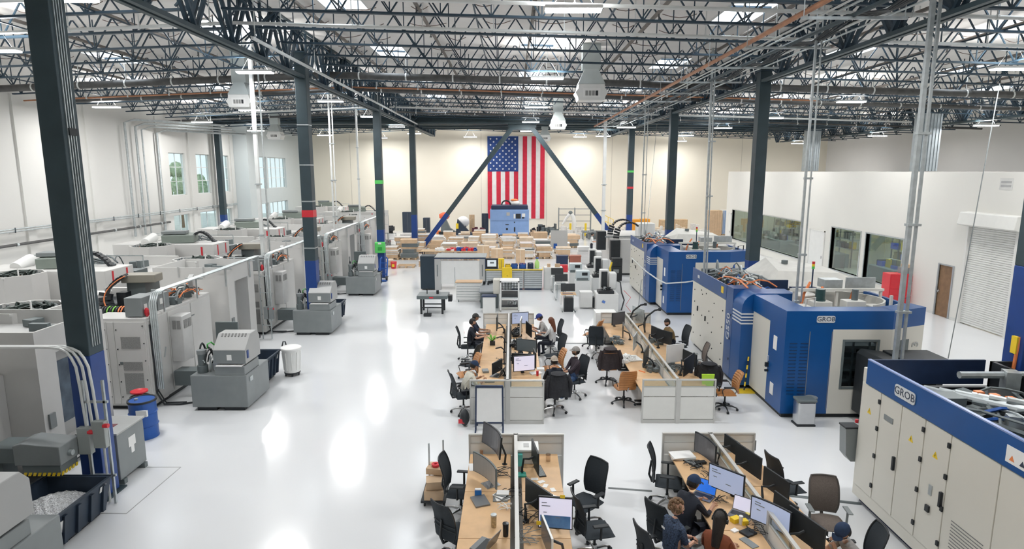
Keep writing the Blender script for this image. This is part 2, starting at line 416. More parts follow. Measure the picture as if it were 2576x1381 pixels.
for k, (y, z) in enumerate(((47.5, 5.2), (41.0, 5.2), (33.0, 5.2), (29.5, 5.2))):
    t = thing('office_lamp', ORD[k]+' warm ceiling lamp inside the office block, counted from the far end', 'lamp', (BX+2.6, y, z)); q = B(); q.box(-0.6, -0.3, 0, 0.6, 0.3, 0.08); q.build('lamp_body', WHITEP, t); q = B(); q.box(-0.55, -0.25, -0.01, 0.55, 0.25, 0.0); q.build('lamp_diffuser', LED, t)
    q = B(); q.cyl((0, 0, 0.08), (0, 0, 5.86-z), 0.01, 5); q.build('lamp_wire', GALV, t)
    ld = bpy.data.lights.new('office_light', 'AREA'); ld.shape = 'RECTANGLE'; ld.size = 1.1; ld.size_y = 0.5; ld.energy = 260; ld.color = (1.0, 0.90, 0.72); lo = bpy.data.objects.new('office_light', ld); COL.objects.link(lo); lo.parent = t; lo.location = (0, 0, -0.05)
rgo = random.Random(17)
for k, (y0, y1, lab) in enumerate(((45.6, 50.0, 'farthest office window'), (38.3, 44.3, 'wide second office window'), (31.8, 34.3, 'third office window'), (28.3, 30.9, 'nearest office window'))):
    t = thing('lab_shelving', 'racks and lab machines seen through the '+lab, 'shelving', (BX+2.0, y0, 0)); n = y1-y0
    q = B(); q.box(0, 0, 0.02, 1.2, n, 0.85); q.build('work_counter', mat('counter_grey', (0.20, 0.24, 0.26), 0.5), t)
    for j in range(3): q = B(); q.box(1.3, 0, 1.1+j*0.6, 1.8, n, 1.14+j*0.6); q.build('shelf_board', GALV, t)
    q = B(); [q.box(1.3, n*i/4-0.03, 0, 1.36, n*i/4+0.03, 2.7) for i in range(5)]; q.build('shelf_posts', MDARK2, t, kind='stuff')
    for m_, c_ in ((YELLOW, 7), (BLACK, 14), (mat('lab_blue', (0.10, 0.16, 0.75), 0.4), 6 if k == 2 else 1), (WHITEP, 10), (MDARK2, 14), (mat('lab_olive', (0.35, 0.30, 0.16), 0.6), 9)):
        q = B()
        for j in range(c_): z = rgo.choice((0.85, 1.14, 1.74, 2.34)); h = rgo.uniform(0.15, 0.5); x = 0.6 if z < 1 else 1.55; q.cbox((x+rgo.uniform(-0.2, 0.2), rgo.uniform(0.2, n-0.2), z+h/2), (0.25, rgo.uniform(0.12, 0.6), h))
        q.build('lab_goods', m_, t, kind='stuff')
# brown door, ajar in a grey frame
f = B(); f.box(BX-0.04, DR[0]-0.06, 0, BX+0.2, DR[0], 2.2); f.box(BX-0.04, DR[1], 0, BX+0.2, DR[1]+0.06, 2.2); f.box(BX-0.04, DR[0], 2.15, BX+0.2, DR[1], 2.2)
d = struct(f.build('door_1', mat('door_frame_grey', (0.33, 0.35, 0.37), 0.5)))
q = B(); q.box(BX+0.02, DR[0]+0.005, 0.01, BX+0.065, DR[1]-0.005, 2.14); q.build('door_leaf', BROWN, d)
q = B(); q.box(BX-0.03, DR[1]-0.11, 0.98, BX+0.02, DR[1]-0.07, 1.12); q.cyl((BX-0.05, DR[1]-0.09, 1.05), (BX-0.05, DR[1]-0.22, 1.05), 0.012, 8); q.build('door_handle', CHROME, d)
# roll-up door
f = B(); f.box(BX-0.10, RD[0]-0.1, 0, BX, RD[0], 3.9); f.box(BX-0.10, RD[1], 0, BX, RD[1]+0.1, 3.9)
d = struct(f.build('door_2', WALLW))
q = B(); q.prism([(BX-0.42, 3.95), (BX, 3.85), (BX, 4.45), (BX-0.34, 4.42)], RD[0]-0.25, RD[1]+0.25, 'y'); q.build('door_hood', PANELW, d, bev=0.02)
ROLL = mat('roll_door_white', (0.74, 0.74, 0.72), 0.45)
sl = B(); sl.prism([(0.0, 0), (-0.03, 0.02), (-0.03, 0.065), (0, 0.085), (0.02, 0.085), (0.02, 0)], RD[0], RD[1], 'y'); slm = sl.mesh('slat', ROLL)
for k in range(45): put('slat', slm, d, (BX+0.03, 0, 0.03+k*0.085))
for (y0, y1) in ((35.2, 37.0), (50.45, 51.2)):
    f = B(); f.box(BX-0.05, y0, 0, BX, y0+0.06, 2.6); f.box(BX-0.05, y1-0.06, 0, BX, y1, 2.6); f.box(BX-0.05, y0, 2.54, BX, y1, 2.6)
    d = struct(f.build('door_%d' % (3 if y0 < 40 else 4), WALLW)); q = B(); q.box(BX-0.03, y0+0.06, 0, BX, y1-0.06, 2.54); q.build('door_leaf', WHITEP, d)
    q = B(); q.box(BX-0.07, y0+0.15, 1.0, BX-0.03, y0+0.2, 1.15); q.build('door_handle', CHROME, d)
s_ = thing('wall_sign', 'small grey printed notice high on the white office wall above the rolling shutter', 'sign', (BX, 22.6, 5.55))
q = B(); q.box(-0.01, -0.3, -0.22, 0, 0.3, 0.2); q.build('board', mat('notice_grey', (0.62, 0.62, 0.6), 0.6), s_)
for k in range(2):
    q = B(); q.box(-0.014, -0.24, 0.02-k*0.14, -0.01, 0.24, 0.10-k*0.14); q.build('printed_line', mat('notice_print', (0.40, 0.40, 0.40), 0.6), s_)
# ---------------------------------------------------------------- roof
SKY = [(-4.9, y) for y in (10.4, 18.2, 26.0, 33.8, 41.6)] + [(0.95, y) for y in (7.6, 15.4, 23.3, 31.3, 39.2)] + [(6.6, y) for y in (11, 18.8, 27.0, 34.7, 42.6)] + \
      [(12.3, y) for y in (14.8, 22.8, 30.8, 38.8)] + [(-10.2, y) for y in (13.8, 21.9, 30.0, 38.0)] + [(-16, y) for y in (18, 26, 34.2)] + [(18.4, y) for y in (18, 26.6, 35)] + [(23.6, 22), (23.6, 31)]
SW, SL = 0.62, 1.25
holes = [(x-SW, x+SW, y-SL, y+SL) for x, y in SKY]
xs = sorted({XL, RX, XR, *[h[0] for h in holes], *[h[1] for h in holes]}); ys = sorted({YF, YB, *[h[2] for h in holes], *[h[3] for h in holes], *[3.9+2.033*k for k in range(29)]})
b = B()
for i in range(len(xs)-1):
    for j in range(len(ys)-1):
        cx, cy = (xs[i]+xs[i+1])/2, (ys[j]+ys[j+1])/2
        if any(h[0] < cx < h[1] and h[2] < cy < h[3] for h in holes): continue
        z0, z1 = zd(xs[i]), zd(xs[i+1])
        b.add([(xs[i], ys[j], z0), (xs[i+1], ys[j], z1), (xs[i+1], ys[j+1], z1), (xs[i], ys[j+1], z0), (xs[i], ys[j], z0+0.2), (xs[i+1], ys[j], z1+0.2), (xs[i+1], ys[j+1], z1+0.2), (xs[i], ys[j+1], z0+0.2)],
              [(0,1,2,3), (7,6,5,4)])
ceil = struct(b.build('ceiling', INSUL))
sk = B(); sk.box(-SW, -SL, 0.30, SW, SL, 0.34); skm = sk.mesh('skylight_pane', SKYL)
sf = B(); sf.box(-SW-0.03, -SL-0.03, 0, -SW+0.02, SL+0.03, 0.32); sf.box(SW-0.02, -SL-0.03, 0, SW+0.03, SL+0.03, 0.32); sf.box(-SW, -SL-0.03, 0, SW, -SL+0.02, 0.32); sf.box(-SW, SL-0.02, 0, SW, SL+0.03, 0.32); sfm = sf.mesh('skylight_curb', WHITEP)
for x, y in SKY:
    c = put('skylight_curb', sfm, ceil, (x, y, zd(x)-0.02)); put('skylight_pane', skm, c)
# joists across, one mesh for each of the four spans
def joist_mesh(x0, x1):
    b = B(); n = max(4, round((x1-x0)/1.25)); g = 0.05
    def P(x, top): return (x, 0, zb(x)+(0.92 if top else 0.0))
    for dy in (-0.035, 0.035):
        p0, p1 = P(x0+0.25, 0), P(x1-0.25, 0); b.bar((p0[0], dy, p0[2]), (p1[0], dy, p1[2]), 0.05, 0.055)
        p0, p1 = P(x0, 1), P(x1, 1); b.bar((p0[0], dy, p0[2]), (p1[0], dy, p1[2]), 0.05, 0.055)
    for k in range(n):
        a, c = x0+(x1-x0)*k/n, x0+(x1-x0)*(k+1)/n; m = (a+c)/2
        b.bar(P(a, 1), P(m, 0), 0.036); b.bar(P(m, 0), P(c, 1), 0.036)
        b.bar(P(m, 0), P(m, 1), 0.026)
    return b.mesh('roof_joist', STEEL)
SPANS = [(XL, RX), (RX, 8.9), (8.9, 25.2), (25.2, XR)]
JM = [joist_mesh(*s) for s in SPANS]
JY = [3.9+2.033*k for k in range(29)]
for y in JY:
    for jm in JM: put('roof_joist', jm, ceil, (0, y, 0))
# bridging angles and pipes that run away from the camera just under the deck
for x in (-19.3, -16.2, -13.1, -10.3, -4.15, -0.9, 2.4, 5.6, 12.2, 15.5, 18.7, 22.0, 28.3):
    q = B(); q.bar((x, 3.9, zb(x)+0.03), (x, 60.8, zb(x)+0.03), 0.035, 0.035)
    q.build('roof_bridging', STEEL, ceil)
for x in (-17.8, -14.4, -11.6, -5.9, -2.6, 0.6, 4.0, 7.2, 10.6, 14.0, 17.2, 20.5, 23.8):
    q = B(); q.cyl((x, 3.9, zb(x)+0.62), (x, 61, zb(x)+0.62), 0.055, 8); q.build('sprinkler_branch_pipe', BRIDGE, ceil)
    q = B()
    for y in [5.5+3.05*k for k in range(18)]: q.cyl((x, y, zb(x)+0.62), (x, y, zb(x)+0.42), 0.02, 6); q.cyl((x, y, zb(x)+0.42), (x, y, zb(x)+0.40), 0.045, 8)
    q.build('sprinkler_head', PIPED, ceil, kind='stuff')
# sagging seams of the white insulation between the joists
q = B(); rng = random.Random(3)
for y in JY[4:22]:
    for k in range(26):
        x = -20+k*1.9+rng.random(); 
        if x > 27: continue
        w = 0.5+rng.random()*0.8; pts = [(x+w*t/4-w/2, y+0.5+rng.random()*0.02+0.6*math.sin(k), zd(x)-0.02-0.10*math.sin(PI*t/4)) for t in range(5)]; q.tube(pts, 0.012, 4)
q.build('hanging_wire', mat('rusty_wire', (0.20, 0.15, 0.13), 0.6), ceil, kind='stuff')
# girders along the column lines
def girder(x, name='roof_girder'):
    g = B(); zt = zb(x)+0.92; z0 = 9.25 if x < 0 else (9.12 if x < 20 else 8.7)
    for dx in (-0.11, 0.11): g.bar((x+dx, 2.0, z0), (x+dx, 58.9, z0), 0.13, 0.10); g.bar((x+dx, 2.0, zt), (x+dx, 62.7, zt), 0.13, 0.12)
    gi = g.build(name, STEELG, ceil)
    v = B(); d = B(); ys_ = JY
    for k in range(len(ys_)-1):
        a, c = ys_[k], ys_[k+1]; m = (a+c)/2
        for dx in (-0.08, 0.08):
            d = B(); d.bar((x+dx, a, zt), (x+dx, m, z0), 0.085); d.bar((x+dx, m, z0), (x+dx, c, zt), 0.085); d.build('web_member', STEEL, gi)
        v = B(); v.bar((x, m, z0), (x, m, zt), 0.07); v.build('web_post', STEEL, gi)
        if k % 2 == 0:
            v = B(); v.bar((x, a, zt), (x+0.9, a, zb(x)+0.05), 0.05); v.bar((x, a, zt), (x-0.9, a, zb(x)+0.05), 0.05); v.bar((x, m, z0), (x+1.6, m+0.9, zb(x)+0.9), 0.04); v.bar((x, m, z0), (x-1.6, m+0.9, zb(x)+0.9), 0.04); v.build('knee_brace', STEEL, gi)
for x in (RX, 8.9, 25.2): girder(x)
# heavy dark beam with the chevron braces (line of the fourth columns)
YC4 = 46.9
q = B()
for z, h in ((9.52, 0.16), (10.0, 0.10)): q.box(XL+0.1, YC4-0.22, z-h/2, 25, YC4+0.22, z+h/2)
q.box(XL+0.1, YC4-0.04, 9.5, 25, YC4+0.04, 10.0)
q.build('frame_beam', STEELG, ceil)
for ya in (48.9, 51.0, 53.0): 
    q = B(); q.bar((-20, ya, zb(-20)+0.3), (25, ya, 9.4), 0.2, 0.35); q.build('frame_beam', STEELG, ceil)
# ---------------------------------------------------------------- columns
def column(x, y, w, ztop, zblue, label, brown=False):
    w = w*1.16
    t = thing('steel_column', label, 'column', (x, y, 0))
    q = B(); q.box(-w/2, -w/2, zblue, w/2, w/2, ztop); q.build('shaft', STEELG, t, bev=0.012)
    q = B(); q.box(-w/2-0.002, -w/2-0.002, 0.03, w/2+0.002, w/2+0.002, zblue); q.build('blue_lower_shaft', COLBLUE, t, bev=0.012)
    q = B(); q.box(-w/2-0.09, -w/2-0.09, 0, w/2+0.09, w/2+0.09, 0.03); q.build('base_plate', STEELG, t)
    q = B(); q.box(-w/2-0.05, -w/2-0.05, ztop-0.45, w/2+0.05, w/2+0.05, ztop-0.42); q.box(-w/2-0.05, -w/2-0.2, ztop-0.02, w/2+0.05, w/2+0.2, ztop); q.build('cap_plate', STEEL, t)
    return t
CB = 2.75
c1 = column(-7.72, 10.78, 0.34, 10.1, CB, 'nearest charcoal steel column with a blue foot, in front of the pale grey machines')
q = B()
for k in range(4): q.bar((0.205, -0.10+k*0.06, 2.9), (0.205, -0.10+k*0.06, 10.0), 0.02, 0.02)
q.build('conduit', GALV, c1, kind='stuff')
q = B(); q.box(0.17, -0.1, 6.6, 0.24, 0.1, 6.72); q.build('clamp', BLACK, c1)
c2 = column(RX, 22.6, 0.34, 10.1, CB, 'charcoal column with a red band, rising behind the first coolant units')
q = B(); q.box(-0.205, -0.205, 4.35, 0.205, 0.205, 4.6); q.build('red_band', RED, c2, label='red painted band')
for z in (3.2, 4.9, 6.2, 7.6):
    q = B(); q.box(-0.204, -0.204, z, 0.204, 0.204, z+0.04); q.build('strap', GALV, c2)
c3 = column(RX, 34.8, 0.34, 10.1, CB, 'charcoal column with a green bag hung on its blue foot')
q = B(); q.box(-0.205, -0.205, 5.3, 0.205, 0.205, 5.5); q.build('green_band', GREEN, c3)
c4 = column(RX, YC4, 0.36, 9.9, CB, 'charcoal column where the left chevron brace meets the floor')
c5 = column(8.9, YC4, 0.36, 9.6, CB, 'charcoal column beside the right chevron brace and yellow stair')
q = B(); q.box(-0.215, -0.215, 5.9, 0.215, 0.215, 6.05); q.build('green_band', GREEN, c5)
q = B(); q.box(-0.215, -0.215, 4.7, 0.215, 0.215, 4.85); q.build('red_band', RED, c5)
c6 = column(8.9, 34.8, 0.36, 9.8, CB, 'dark column behind the farther blue and white machine')
c7 = column(8.9, 22.6, 0.34, 9.9, CB, 'dark column with a brown conduit, behind the large blue and white machine')
q = B(); q.cyl((0.235, 0, 2.6), (0.235, 0, 9.7), 0.035, 8); q.build('conduit', COPPER, c7)
c8 = column(8.9, 10.33, 0.36, 9.8, 4.4, 'blue column at the right edge behind the nearest blue and white machine')
q = B(); q.tube([(-0.2, -0.1, 3.2), (-0.24, -0.1, 2.6), (-0.21, -0.1, 1.6)], 0.03, 8); q.build('hose', ORANGE, c8)
q = B(); q.box(-0.26, -0.12, 2.9, -0.18, 0.0, 3.2); q.build('valve', YELLOW, c8)
c9 = column(-21.9, YC4, 0.34, 9.4, CB, 'slim dark column against the left window wall')
for x0, lab in ((RX, 'left'), (8.9, 'right')):
    s = 1 if x0 < 0 else -1
    t = thing('chevron_brace', 'charcoal diagonal brace with blue foot, leaning to the '+('left' if s > 0 else 'right')+' below the flag', 'brace', (x0, YC4, 0))
    top = Vector((s*(0.74-(-7.42))-s*0.75, -0.02, 9.15)); bot = Vector((s*0.45, -0.02, 0.1)); mid = bot.lerp(top, 0.30)
    q = B(); q.bar(mid, top, 0.34, 0.34); q.build('shaft', STEELG, t)
    q = B(); q.bar(bot, mid, 0.345, 0.345); q.build('blue_lower_shaft', COLBLUE, t)
q = B(); q.box(-0.15, YC4-0.2, 9.02, 1.65, YC4+0.2, 9.18); q.box(-0.3, YC4-0.16, 9.18, 1.8, YC4+0.16, 9.46); q.build('brace_gusset', STEELG, ceil)
# ---------------------------------------------------------------- lamps, ducts, pipes under the roof
lamp_b = B(); lamp_b.box(-0.62, -0.15, 0.03, 0.62, 0.15, 0.10); lamp_bm = lamp_b.mesh('lamp_body', WHITEP)
lamp_d = B()
lamp_d.box(-0.60, -0.13, -0.01, 0.60, 0.13, 0.03)
lamp_dm = lamp_d.mesh('lamp_diffuser', LED)
lamp_w = B()
for s in (-1, 1): lamp_w.tube([(s*0.45, 0, 0.1), (s*0.05, 0, 0.75)], 0.004, 4)
lamp_w.tube([(0, 0, 0.75), (0, 0, 1.1)], 0.004, 4)
lamp_wm = lamp_w.mesh('lamp_wire', MDARK2)
alu = bpy.data.lights.new('added_ceiling_fill', 'AREA'); alu.shape = 'RECTANGLE'; alu.size = 1.2; alu.size_y = 0.28; alu.energy = LED_W*0.42; alu.color = (1.0, 0.985, 0.96)  # upward fill light added above each lamp to brighten the dark ceiling
al = bpy.data.lights.new('lamp_light', 'AREA'); al.shape = 'RECTANGLE'; al.size = 1.2; al.size_y = 0.28; al.energy = LED_W; al.color = (1.0, 0.985, 0.96)
LROW = [(1.33, 'row above the desks'), (-8.9, 'row along the left girder'), (-19.4, 'row by the left window wall'), (15.2, 'row right of the cable rack'), (7.6, 'short row under the cable rack'), (25.5, 'added row above the office block')]
LAMPS = [(1.33, y, 9.42) for y in (4.0, 14.1, 24.1, 34.8, 45.0, 55)] + [(-8.9, y, 9.35) for y in (13.0, 22.2, 31.2, 39.9, 48.8, 57.5)] + \
        [(-19.4, y, 9.0) for y in (12, 21, 30.4, 39.6, 47.8)] + [(-16.5, 55.5, 9.1)] + [(15.2, y, 9.1) for y in (10.5, 19.5, 28.5, 37, 45.5, 55)] + [(7.6, y, 8.85) for y in (9.5, 42.0, 52.5)] + [(25.5, y, 8.4) for y in (14, 24, 34, 44, 56)] + [(-14, 17.5, 9.2), (-14, 34, 9.2), (-4, 60.2, 9.2), (6.5, 60.2, 9.2), (-12.5, 60, 9.1), (16, 60, 8.8)]  # lamps over the office block are added to brighten the upper right wall
for k, (x, y, z) in enumerate(LAMPS):
    z = min(z, zb(x)-0.3)
    same = sorted([l[1] for l in LAMPS if abs(l[0]-x) < 0.01]); rn = [r for r in LROW if abs(r[0]-x) < 0.01]
    lb = 'linear LED lamp, %s from the camera in the %s' % (ORD[same.index(y)], rn[0][1]) if rn and len(same) > 1 else 'single linear LED lamp at x %d' % 0
    if not (rn and len(same) > 1): lb = {(-16.5, 55.5): 'linear LED lamp in front of the recessed left wall, far end', (-14, 17.5): 'single linear LED lamp nearest above the left machines', (-14, 34): 'single linear LED lamp above the middle of the left machines', (-4, 60.2): 'linear LED lamp near the back wall, just left of the flag', (6.5, 60.2): 'linear LED lamp near the back wall, right of the flag', (-12.5, 60): 'linear LED lamp near the back wall above the far left machines', (16, 60): 'linear LED lamp near the back wall by the office block'}[(x, y)]
    t = thing('high_bay_lamp', lb, 'lamp', (x, y, z), 0, 'linear lamps under the roof')
    put('lamp_body', lamp_bm, t); put('lamp_diffuser', lamp_dm, t); put('lamp_wire', lamp_wm, t)
    lo = bpy.data.objects.new('lamp_light', al); COL.objects.link(lo); lo.parent = t; lo.location = (0, 0, -0.04)
    lo = bpy.data.objects.new('added_ceiling_fill', alu); COL.objects.link(lo); lo.parent = t; lo.location = (0, 0, 0.12); lo.rotation_euler = (PI, 0, 0)
def diffuser(x, y, z, w, label, duct=True):
    t = thing('air_diffuser', label, 'duct', (x, y, z))
    top = zd(x)-z
    q = B(); q.prism([(-w*0.70, w*0.85), (-w*0.72, w*0.62), (-w*0.88, w*0.42), (-w*0.74, w*0.2), (-w*0.70, 0), (w*0.70, 0), (w*0.74, w*0.2), (w*0.88, w*0.42), (w*0.72, w*0.62), (w*0.70, w*0.85)], -w*0.6, w*0.6, 'y'); q.build('diffuser_box', WHITEP, t, bev=0.02)
    q = B(); a, c = w*0.72, w*0.36
    q.add([(-a,-w*0.6,w*0.85),(a,-w*0.6,w*0.85),(a,w*0.6,w*0.85),(-a,w*0.6,w*0.85),(-c,-c,w*1.65),(c,-c,w*1.65),(c,c,w*1.65),(-c,c,w*1.65)], [(0,1,5,4),(1,2,6,5),(2,3,7,6),(3,0,4,7),(4,5,6,7)]); q.build('hood', mat('duct_sheet', (0.50, 0.55, 0.55), 0.45, 0.3, 0.06, 3), t)
    q = B(); q.box(-c-0.12*w, -c, w*1.65, c+0.12*w, c, top); q.build('duct_riser', mat('duct_sheet', (0, 0, 0)), t)
    g = B(); g.box(-w*0.46, -w*0.61, w*0.15, w*0.46, -w*0.6, w*0.62); gf = g.build('grille_frame', PAPER, t)
    for k in range(4):
        g = B(); g.box(-w*0.34+k*w*0.18, -w*0.62, w*0.24, -w*0.20+k*w*0.18, -w*0.611, w*0.50); g.build('grille_opening', BLACK if k == 3 else VENT, gf)
    return t
diffuser(2.90, 23.6, 8.55, 0.68, 'large pale hooded air diffuser hanging by the cable bundle, nearest of the diffusers')
diffuser(-10.6, 25.0, 8.45, 0.57, 'pale boxed air diffuser left of the second column')
diffuser(2.63, 36.2, 8.35, 0.57, 'mid-size hooded air diffuser above the right chevron brace', False)
diffuser(2.55, 49.0, 8.30, 0.55, 'small hooded air diffuser in front of the flag top')
diffuser(-16.6, 44.3, 8.20, 0.62, 'hooded air diffuser near the left window wall')
# cross mains
def main(y, dz, r, m, x0=XL, x1=XR-1, label='', name='sprinkler_main'):
    t = thing(name, label, 'pipe', (0, y, 0)); q = B(); q.cyl((x0, 0, zb(x0)+dz), (RX, 0, zb(RX)+dz), r, 10); q.cyl((RX, 0, zb(RX)+dz), (x1, 0, zb(x1)+dz), r, 10); q.build('pipe_run', m, t, smooth=True)
    q = B()
    for k in range(int((x1-x0)/1.9)):
        x = x0+1+k*1.9; q.box(x-0.012, -0.012, zb(x)+dz+r, x+0.012, 0.012, zb(x)+0.9); q.cyl((x-0.03, 0, zb(x)+dz), (x+0.03, 0, zb(x)+dz), r+0.012, 10)
    q.build('pipe_hanger', PIPEW, t, kind='stuff')
main(26.0, -0.12, 0.14, PIPED, label='thick dark sprinkler main crossing the whole roof')
main(29.2, -0.18, 0.035, COPPER, XL, 14, label='thin copper line running beside the dark sprinkler main', name='copper_line')
main(30.3, -0.15, 0.09, PIPED, label='thinner dark main, next one behind the thick main')
main(38.0, -0.18, 0.05, PIPEW, -20, 24, label='white pipe crossing ahead of the dark frame beam', name='white_pipe')
main(41.0, -0.20, 0.06, PIPED, label='dark pipe just in front of the frame beam')
main(14.6, -0.05, 0.045, PIPEW, label='white conduit on the second joist line from the picture top', name='white_conduit')
main(17.4, -0.05, 0.045, PIPEW, label='white conduit on the joists behind the top one', name='white_conduit')
# cable bundle along the right and strut along the left
t = thing('conduit_rack', 'rack of copper, dark and white conduits running along the roof on the right', 'conduit rack', (0, 0, -0.14))
for dx, z, r, m in ((6.0, 9.35, 0.06, COPPER), (6.35, 9.3, 0.022, PIPEW), (6.55, 9.3, 0.022, GALV), (6.9, 9.25, 0.05, STEELG), (7.4, 9.3, 0.035, PIPEW), (7.75, 9.3, 0.022, GALV)):
    q = B(); q.cyl((dx, 3, z), (dx, 46, z), r, 8); q.build('conduit', m, t, smooth=True)
q = B()
for k in range(14):
    y = 4+k*3.05; q.box(5.85, y-0.03, 9.17, 8.0, y+0.03, 9.22)
    for x in (5.9, 7.95): q.cyl((x, y, 9.2), (x, y, 10.3), 0.01, 5)
q.build('trapeze_hanger', GALV, t, kind='stuff')
rng = random.Random(8); q = B()
for k in range(5): q.tube([(7.2+k*0.06, 8+j*1.5, 9.45-0.25*math.sin(PI*((j*0.5+k*0.05) % 1))) for j in range(24)], 0.022, 5)
q.build('cable', BLACK, t, kind='stuff')
t = thing('roof_strut', 'long white strut running away under the left girder', 'strut', (0, 0, 0))
q = B(); q.bar((-6.75, 16.8, 9.42), (-6.75, 45, 9.3), 0.07, 0.07); q.build('rail', PIPEW, t)
for y in (17, 22, 27, 32, 37, 42):
    q = B(); q.bar((-6.75, y, 9.4), (-6.75, y, 10.6), 0.02); q.build('hanger', PIPEW, t)
def pole(x, y, z0, z1, w, m, label, double=0, tilt=(0, 0)):
    t = thing('drop_pole', label, 'pole', (x, y, 0)); q = B(); q.bar((0, 0, z0), (tilt[0], tilt[1], z1), w, w); q.build('strut_channel', m, t)
    if double:
        q = B(); q.bar((double, 0, z0), (double+tilt[0], tilt[1], z1), w*0.6, w*0.6); q.build('conduit', m, t)
    q = B(); q.box(-0.06, -0.06, z0-0.02, 0.06, 0.06, z0+0.05)
    for z in (z0+1.2, z0+3.1, z0+5): q.box(-w*0.8, -w*0.8, z, w*0.8+double, w*0.8, z+0.05)
    q.build('bracket', GALV, t)
    return t
pole(-9.45, 23.2, 2.4, 10.7, 0.12, PIPEW, 'white drop pole standing on the machine by the red-banded column', 0.0)
pole(-9.9, 25.0, 2.4, 10.3, 0.05, GALV, 'thin grey conduit drop left of the white pole')
pole(-9.5, 32.9, 2.4, 10.6, 0.08, PIPEW, 'white drop pole between the red-banded and green-bagged columns', 0.16)
pole(-9.5, 38.6, 2.4, 10.5, 0.10, PIPEW, 'white drop pole just left of the green-bagged column')
pole(6.8, 46.0, 0.0, 9.6, 0.22, PIPEW, 'thick white pole in front of the right chevron brace')
pole(6.55, 31.2, 2.7, 10.0, 0.05, GALV, 'pair of thin poles on the farther blue machine', 0.15)
pole(6.95, 22.0, 2.0, 10.2, 0.07, GALV, 'galvanised pole at the far corner of the large blue machine', 0.10, (0.0, 0.3))
pole(7.25, 15.4, 2.7, 10.2, 0.05, GALV, 'galvanised pole rising from the top of the large blue machine', 0.13)
pole(8.45, 13.1, 1.75, 10.2, 0.085, GALV, 'heavy galvanised strut rising beside the black hood', 0.15)
for (a, c, lab) in ((F(2385, 902), F(2510, 250, 8.3), 'long thin cable hanging from the roof to the floor near the rolling shutter'), (F(1606, 772), F(1652, 330, 9.0), 'thin cable hanging from the roof to the rear right desks')):
    z1_ = 8.3 if a[0] > 8 else 9.0
    q = B(); q.tube([(a[0], a[1], 0.0), (a[0]+(c[0]-a[0])*0.35, a[1]+(c[1]-a[1])*0.35, z1_*0.33), (c[0], c[1], z1_+0.5)], 0.016, 5); tag(q.build('hanging_cable', MDARK2), lab, 'cable')
# galvanised ducts above the office block
for (x, y, w, lab) in ((23.35, 49.0, 1.1, 'slimmer galvanised duct rising from the office roof, farther one'), (23.35, 35.5, 1.25, 'wide galvanised duct rising from the office roof, nearer one')):
    t = thing('roof_duct', lab, 'duct', (x, y, 6.0)); q = B(); n = 14
    q.box(-w/2, -0.25, 0, w/2, 0.25, 3.2); q.build('duct_casing', mat('duct_galv', (0.42, 0.47, 0.50), 0.4, 0.5, 0.1, 4), t)
    for k in range(7):
        q = B(); q.box(-w/2+w*(k+0.35)/7, -0.28, 0, -w/2+w*(k+0.65)/7, -0.25, 3.2); q.build('rib', mat('duct_galv', (0, 0, 0)), t)
# conduits and pipes on the left wall
def wallpipe(name, lab, pts, r, m):
    t = tag(B().tube(pts, r, 8).build(name, m, smooth=True), lab, 'pipe'); return t
WX = XL+0.22
for k, (y, y2, zt) in enumerate(((36.2, 34.9, 8.9), (37.2, 36.8, 8.75), (37.8, 38.6, 8.6), (39.4, 40.2, 8.5))):
    wallpipe('wall_conduit', ['outermost grey conduit bending down the left wall', 'second grey conduit down the left wall', 'third grey conduit down the left wall', 'grey conduit down the left wall next to the windows'][k],
             [(WX+3, y+6, zt+0.1), (WX+0.3, y+0.5, zt+0.05), (WX, y, zt-0.15), (WX, y, 2.2)], 0.07 if k != 2 else 0.045, GALV)
t = thing('pipe_rail', 'upper pair of grey pipes bracketed along the left wall', 'pipe', (WX, 0, 0))
for z in (3.35, 3.45): q = B(); q.cyl((0, 8, z), (0, 50, z), 0.035, 8); q.build('pipe_run', GALV, t, smooth=True)
q = B()
for k in range(18): q.box(-0.22, 9+k*2.3, 3.30, 0.05, 9.04+k*2.3, 3.33); q.box(0.03, 9+k*2.3, 3.28, 0.05, 9.04+k*2.3, 3.52)
q.build('bracket', STEELG, t, kind='stuff')
t = thing('pipe_rail', 'lower dark pipe bracketed along the left wall', 'pipe', (WX, 0, 0))
q = B(); q.cyl((0, 8, 2.75), (0, 40, 2.75), 0.065, 8); q.build('pipe_run', PIPED, t, smooth=True)
q = B()
for k in range(14): q.cyl((0, 9+k*2.3, 2.75), (0, 9.12+k*2.3, 2.75), 0.085, 8)
q.build('coupling', GALV, t, kind='stuff')
# ---------------------------------------------------------------- clutter helpers
def hoses(b, rng, x0, x1, y0, y1, z0, z1, n, r=0.02, up=0.25):
    for _ in range(n):
        a = Vector((rng.uniform(x0,x1), rng.uniform(y0,y1), rng.uniform(z0,z1))); c = Vector((rng.uniform(x0,x1), rng.uniform(y0,y1), rng.uniform(z0,z1)))
        m = a.lerp(c, 0.5) + Vector((0, 0, rng.uniform(0, up)))
        b.tube([a, a.lerp(m, 0.5)+Vector((0,0,up*0.2)), m, m.lerp(c, 0.5)+Vector((0,0,up*0.2)), c], r*rng.uniform(0.6, 1.3), 5)
def blocks(b, rng, x0, x1, y0, y1, z, n, s=0.12, h=0.2):
    for _ in range(n):
        b.cbox((rng.uniform(x0,x1), rng.uniform(y0,y1), z+rng.uniform(0, h)/2), (s*rng.uniform(0.4,1.6), s*rng.uniform(0.4,1.6), h*rng.uniform(0.4,1.2)), rng.choice((0, 0, 0.4, -0.3)))
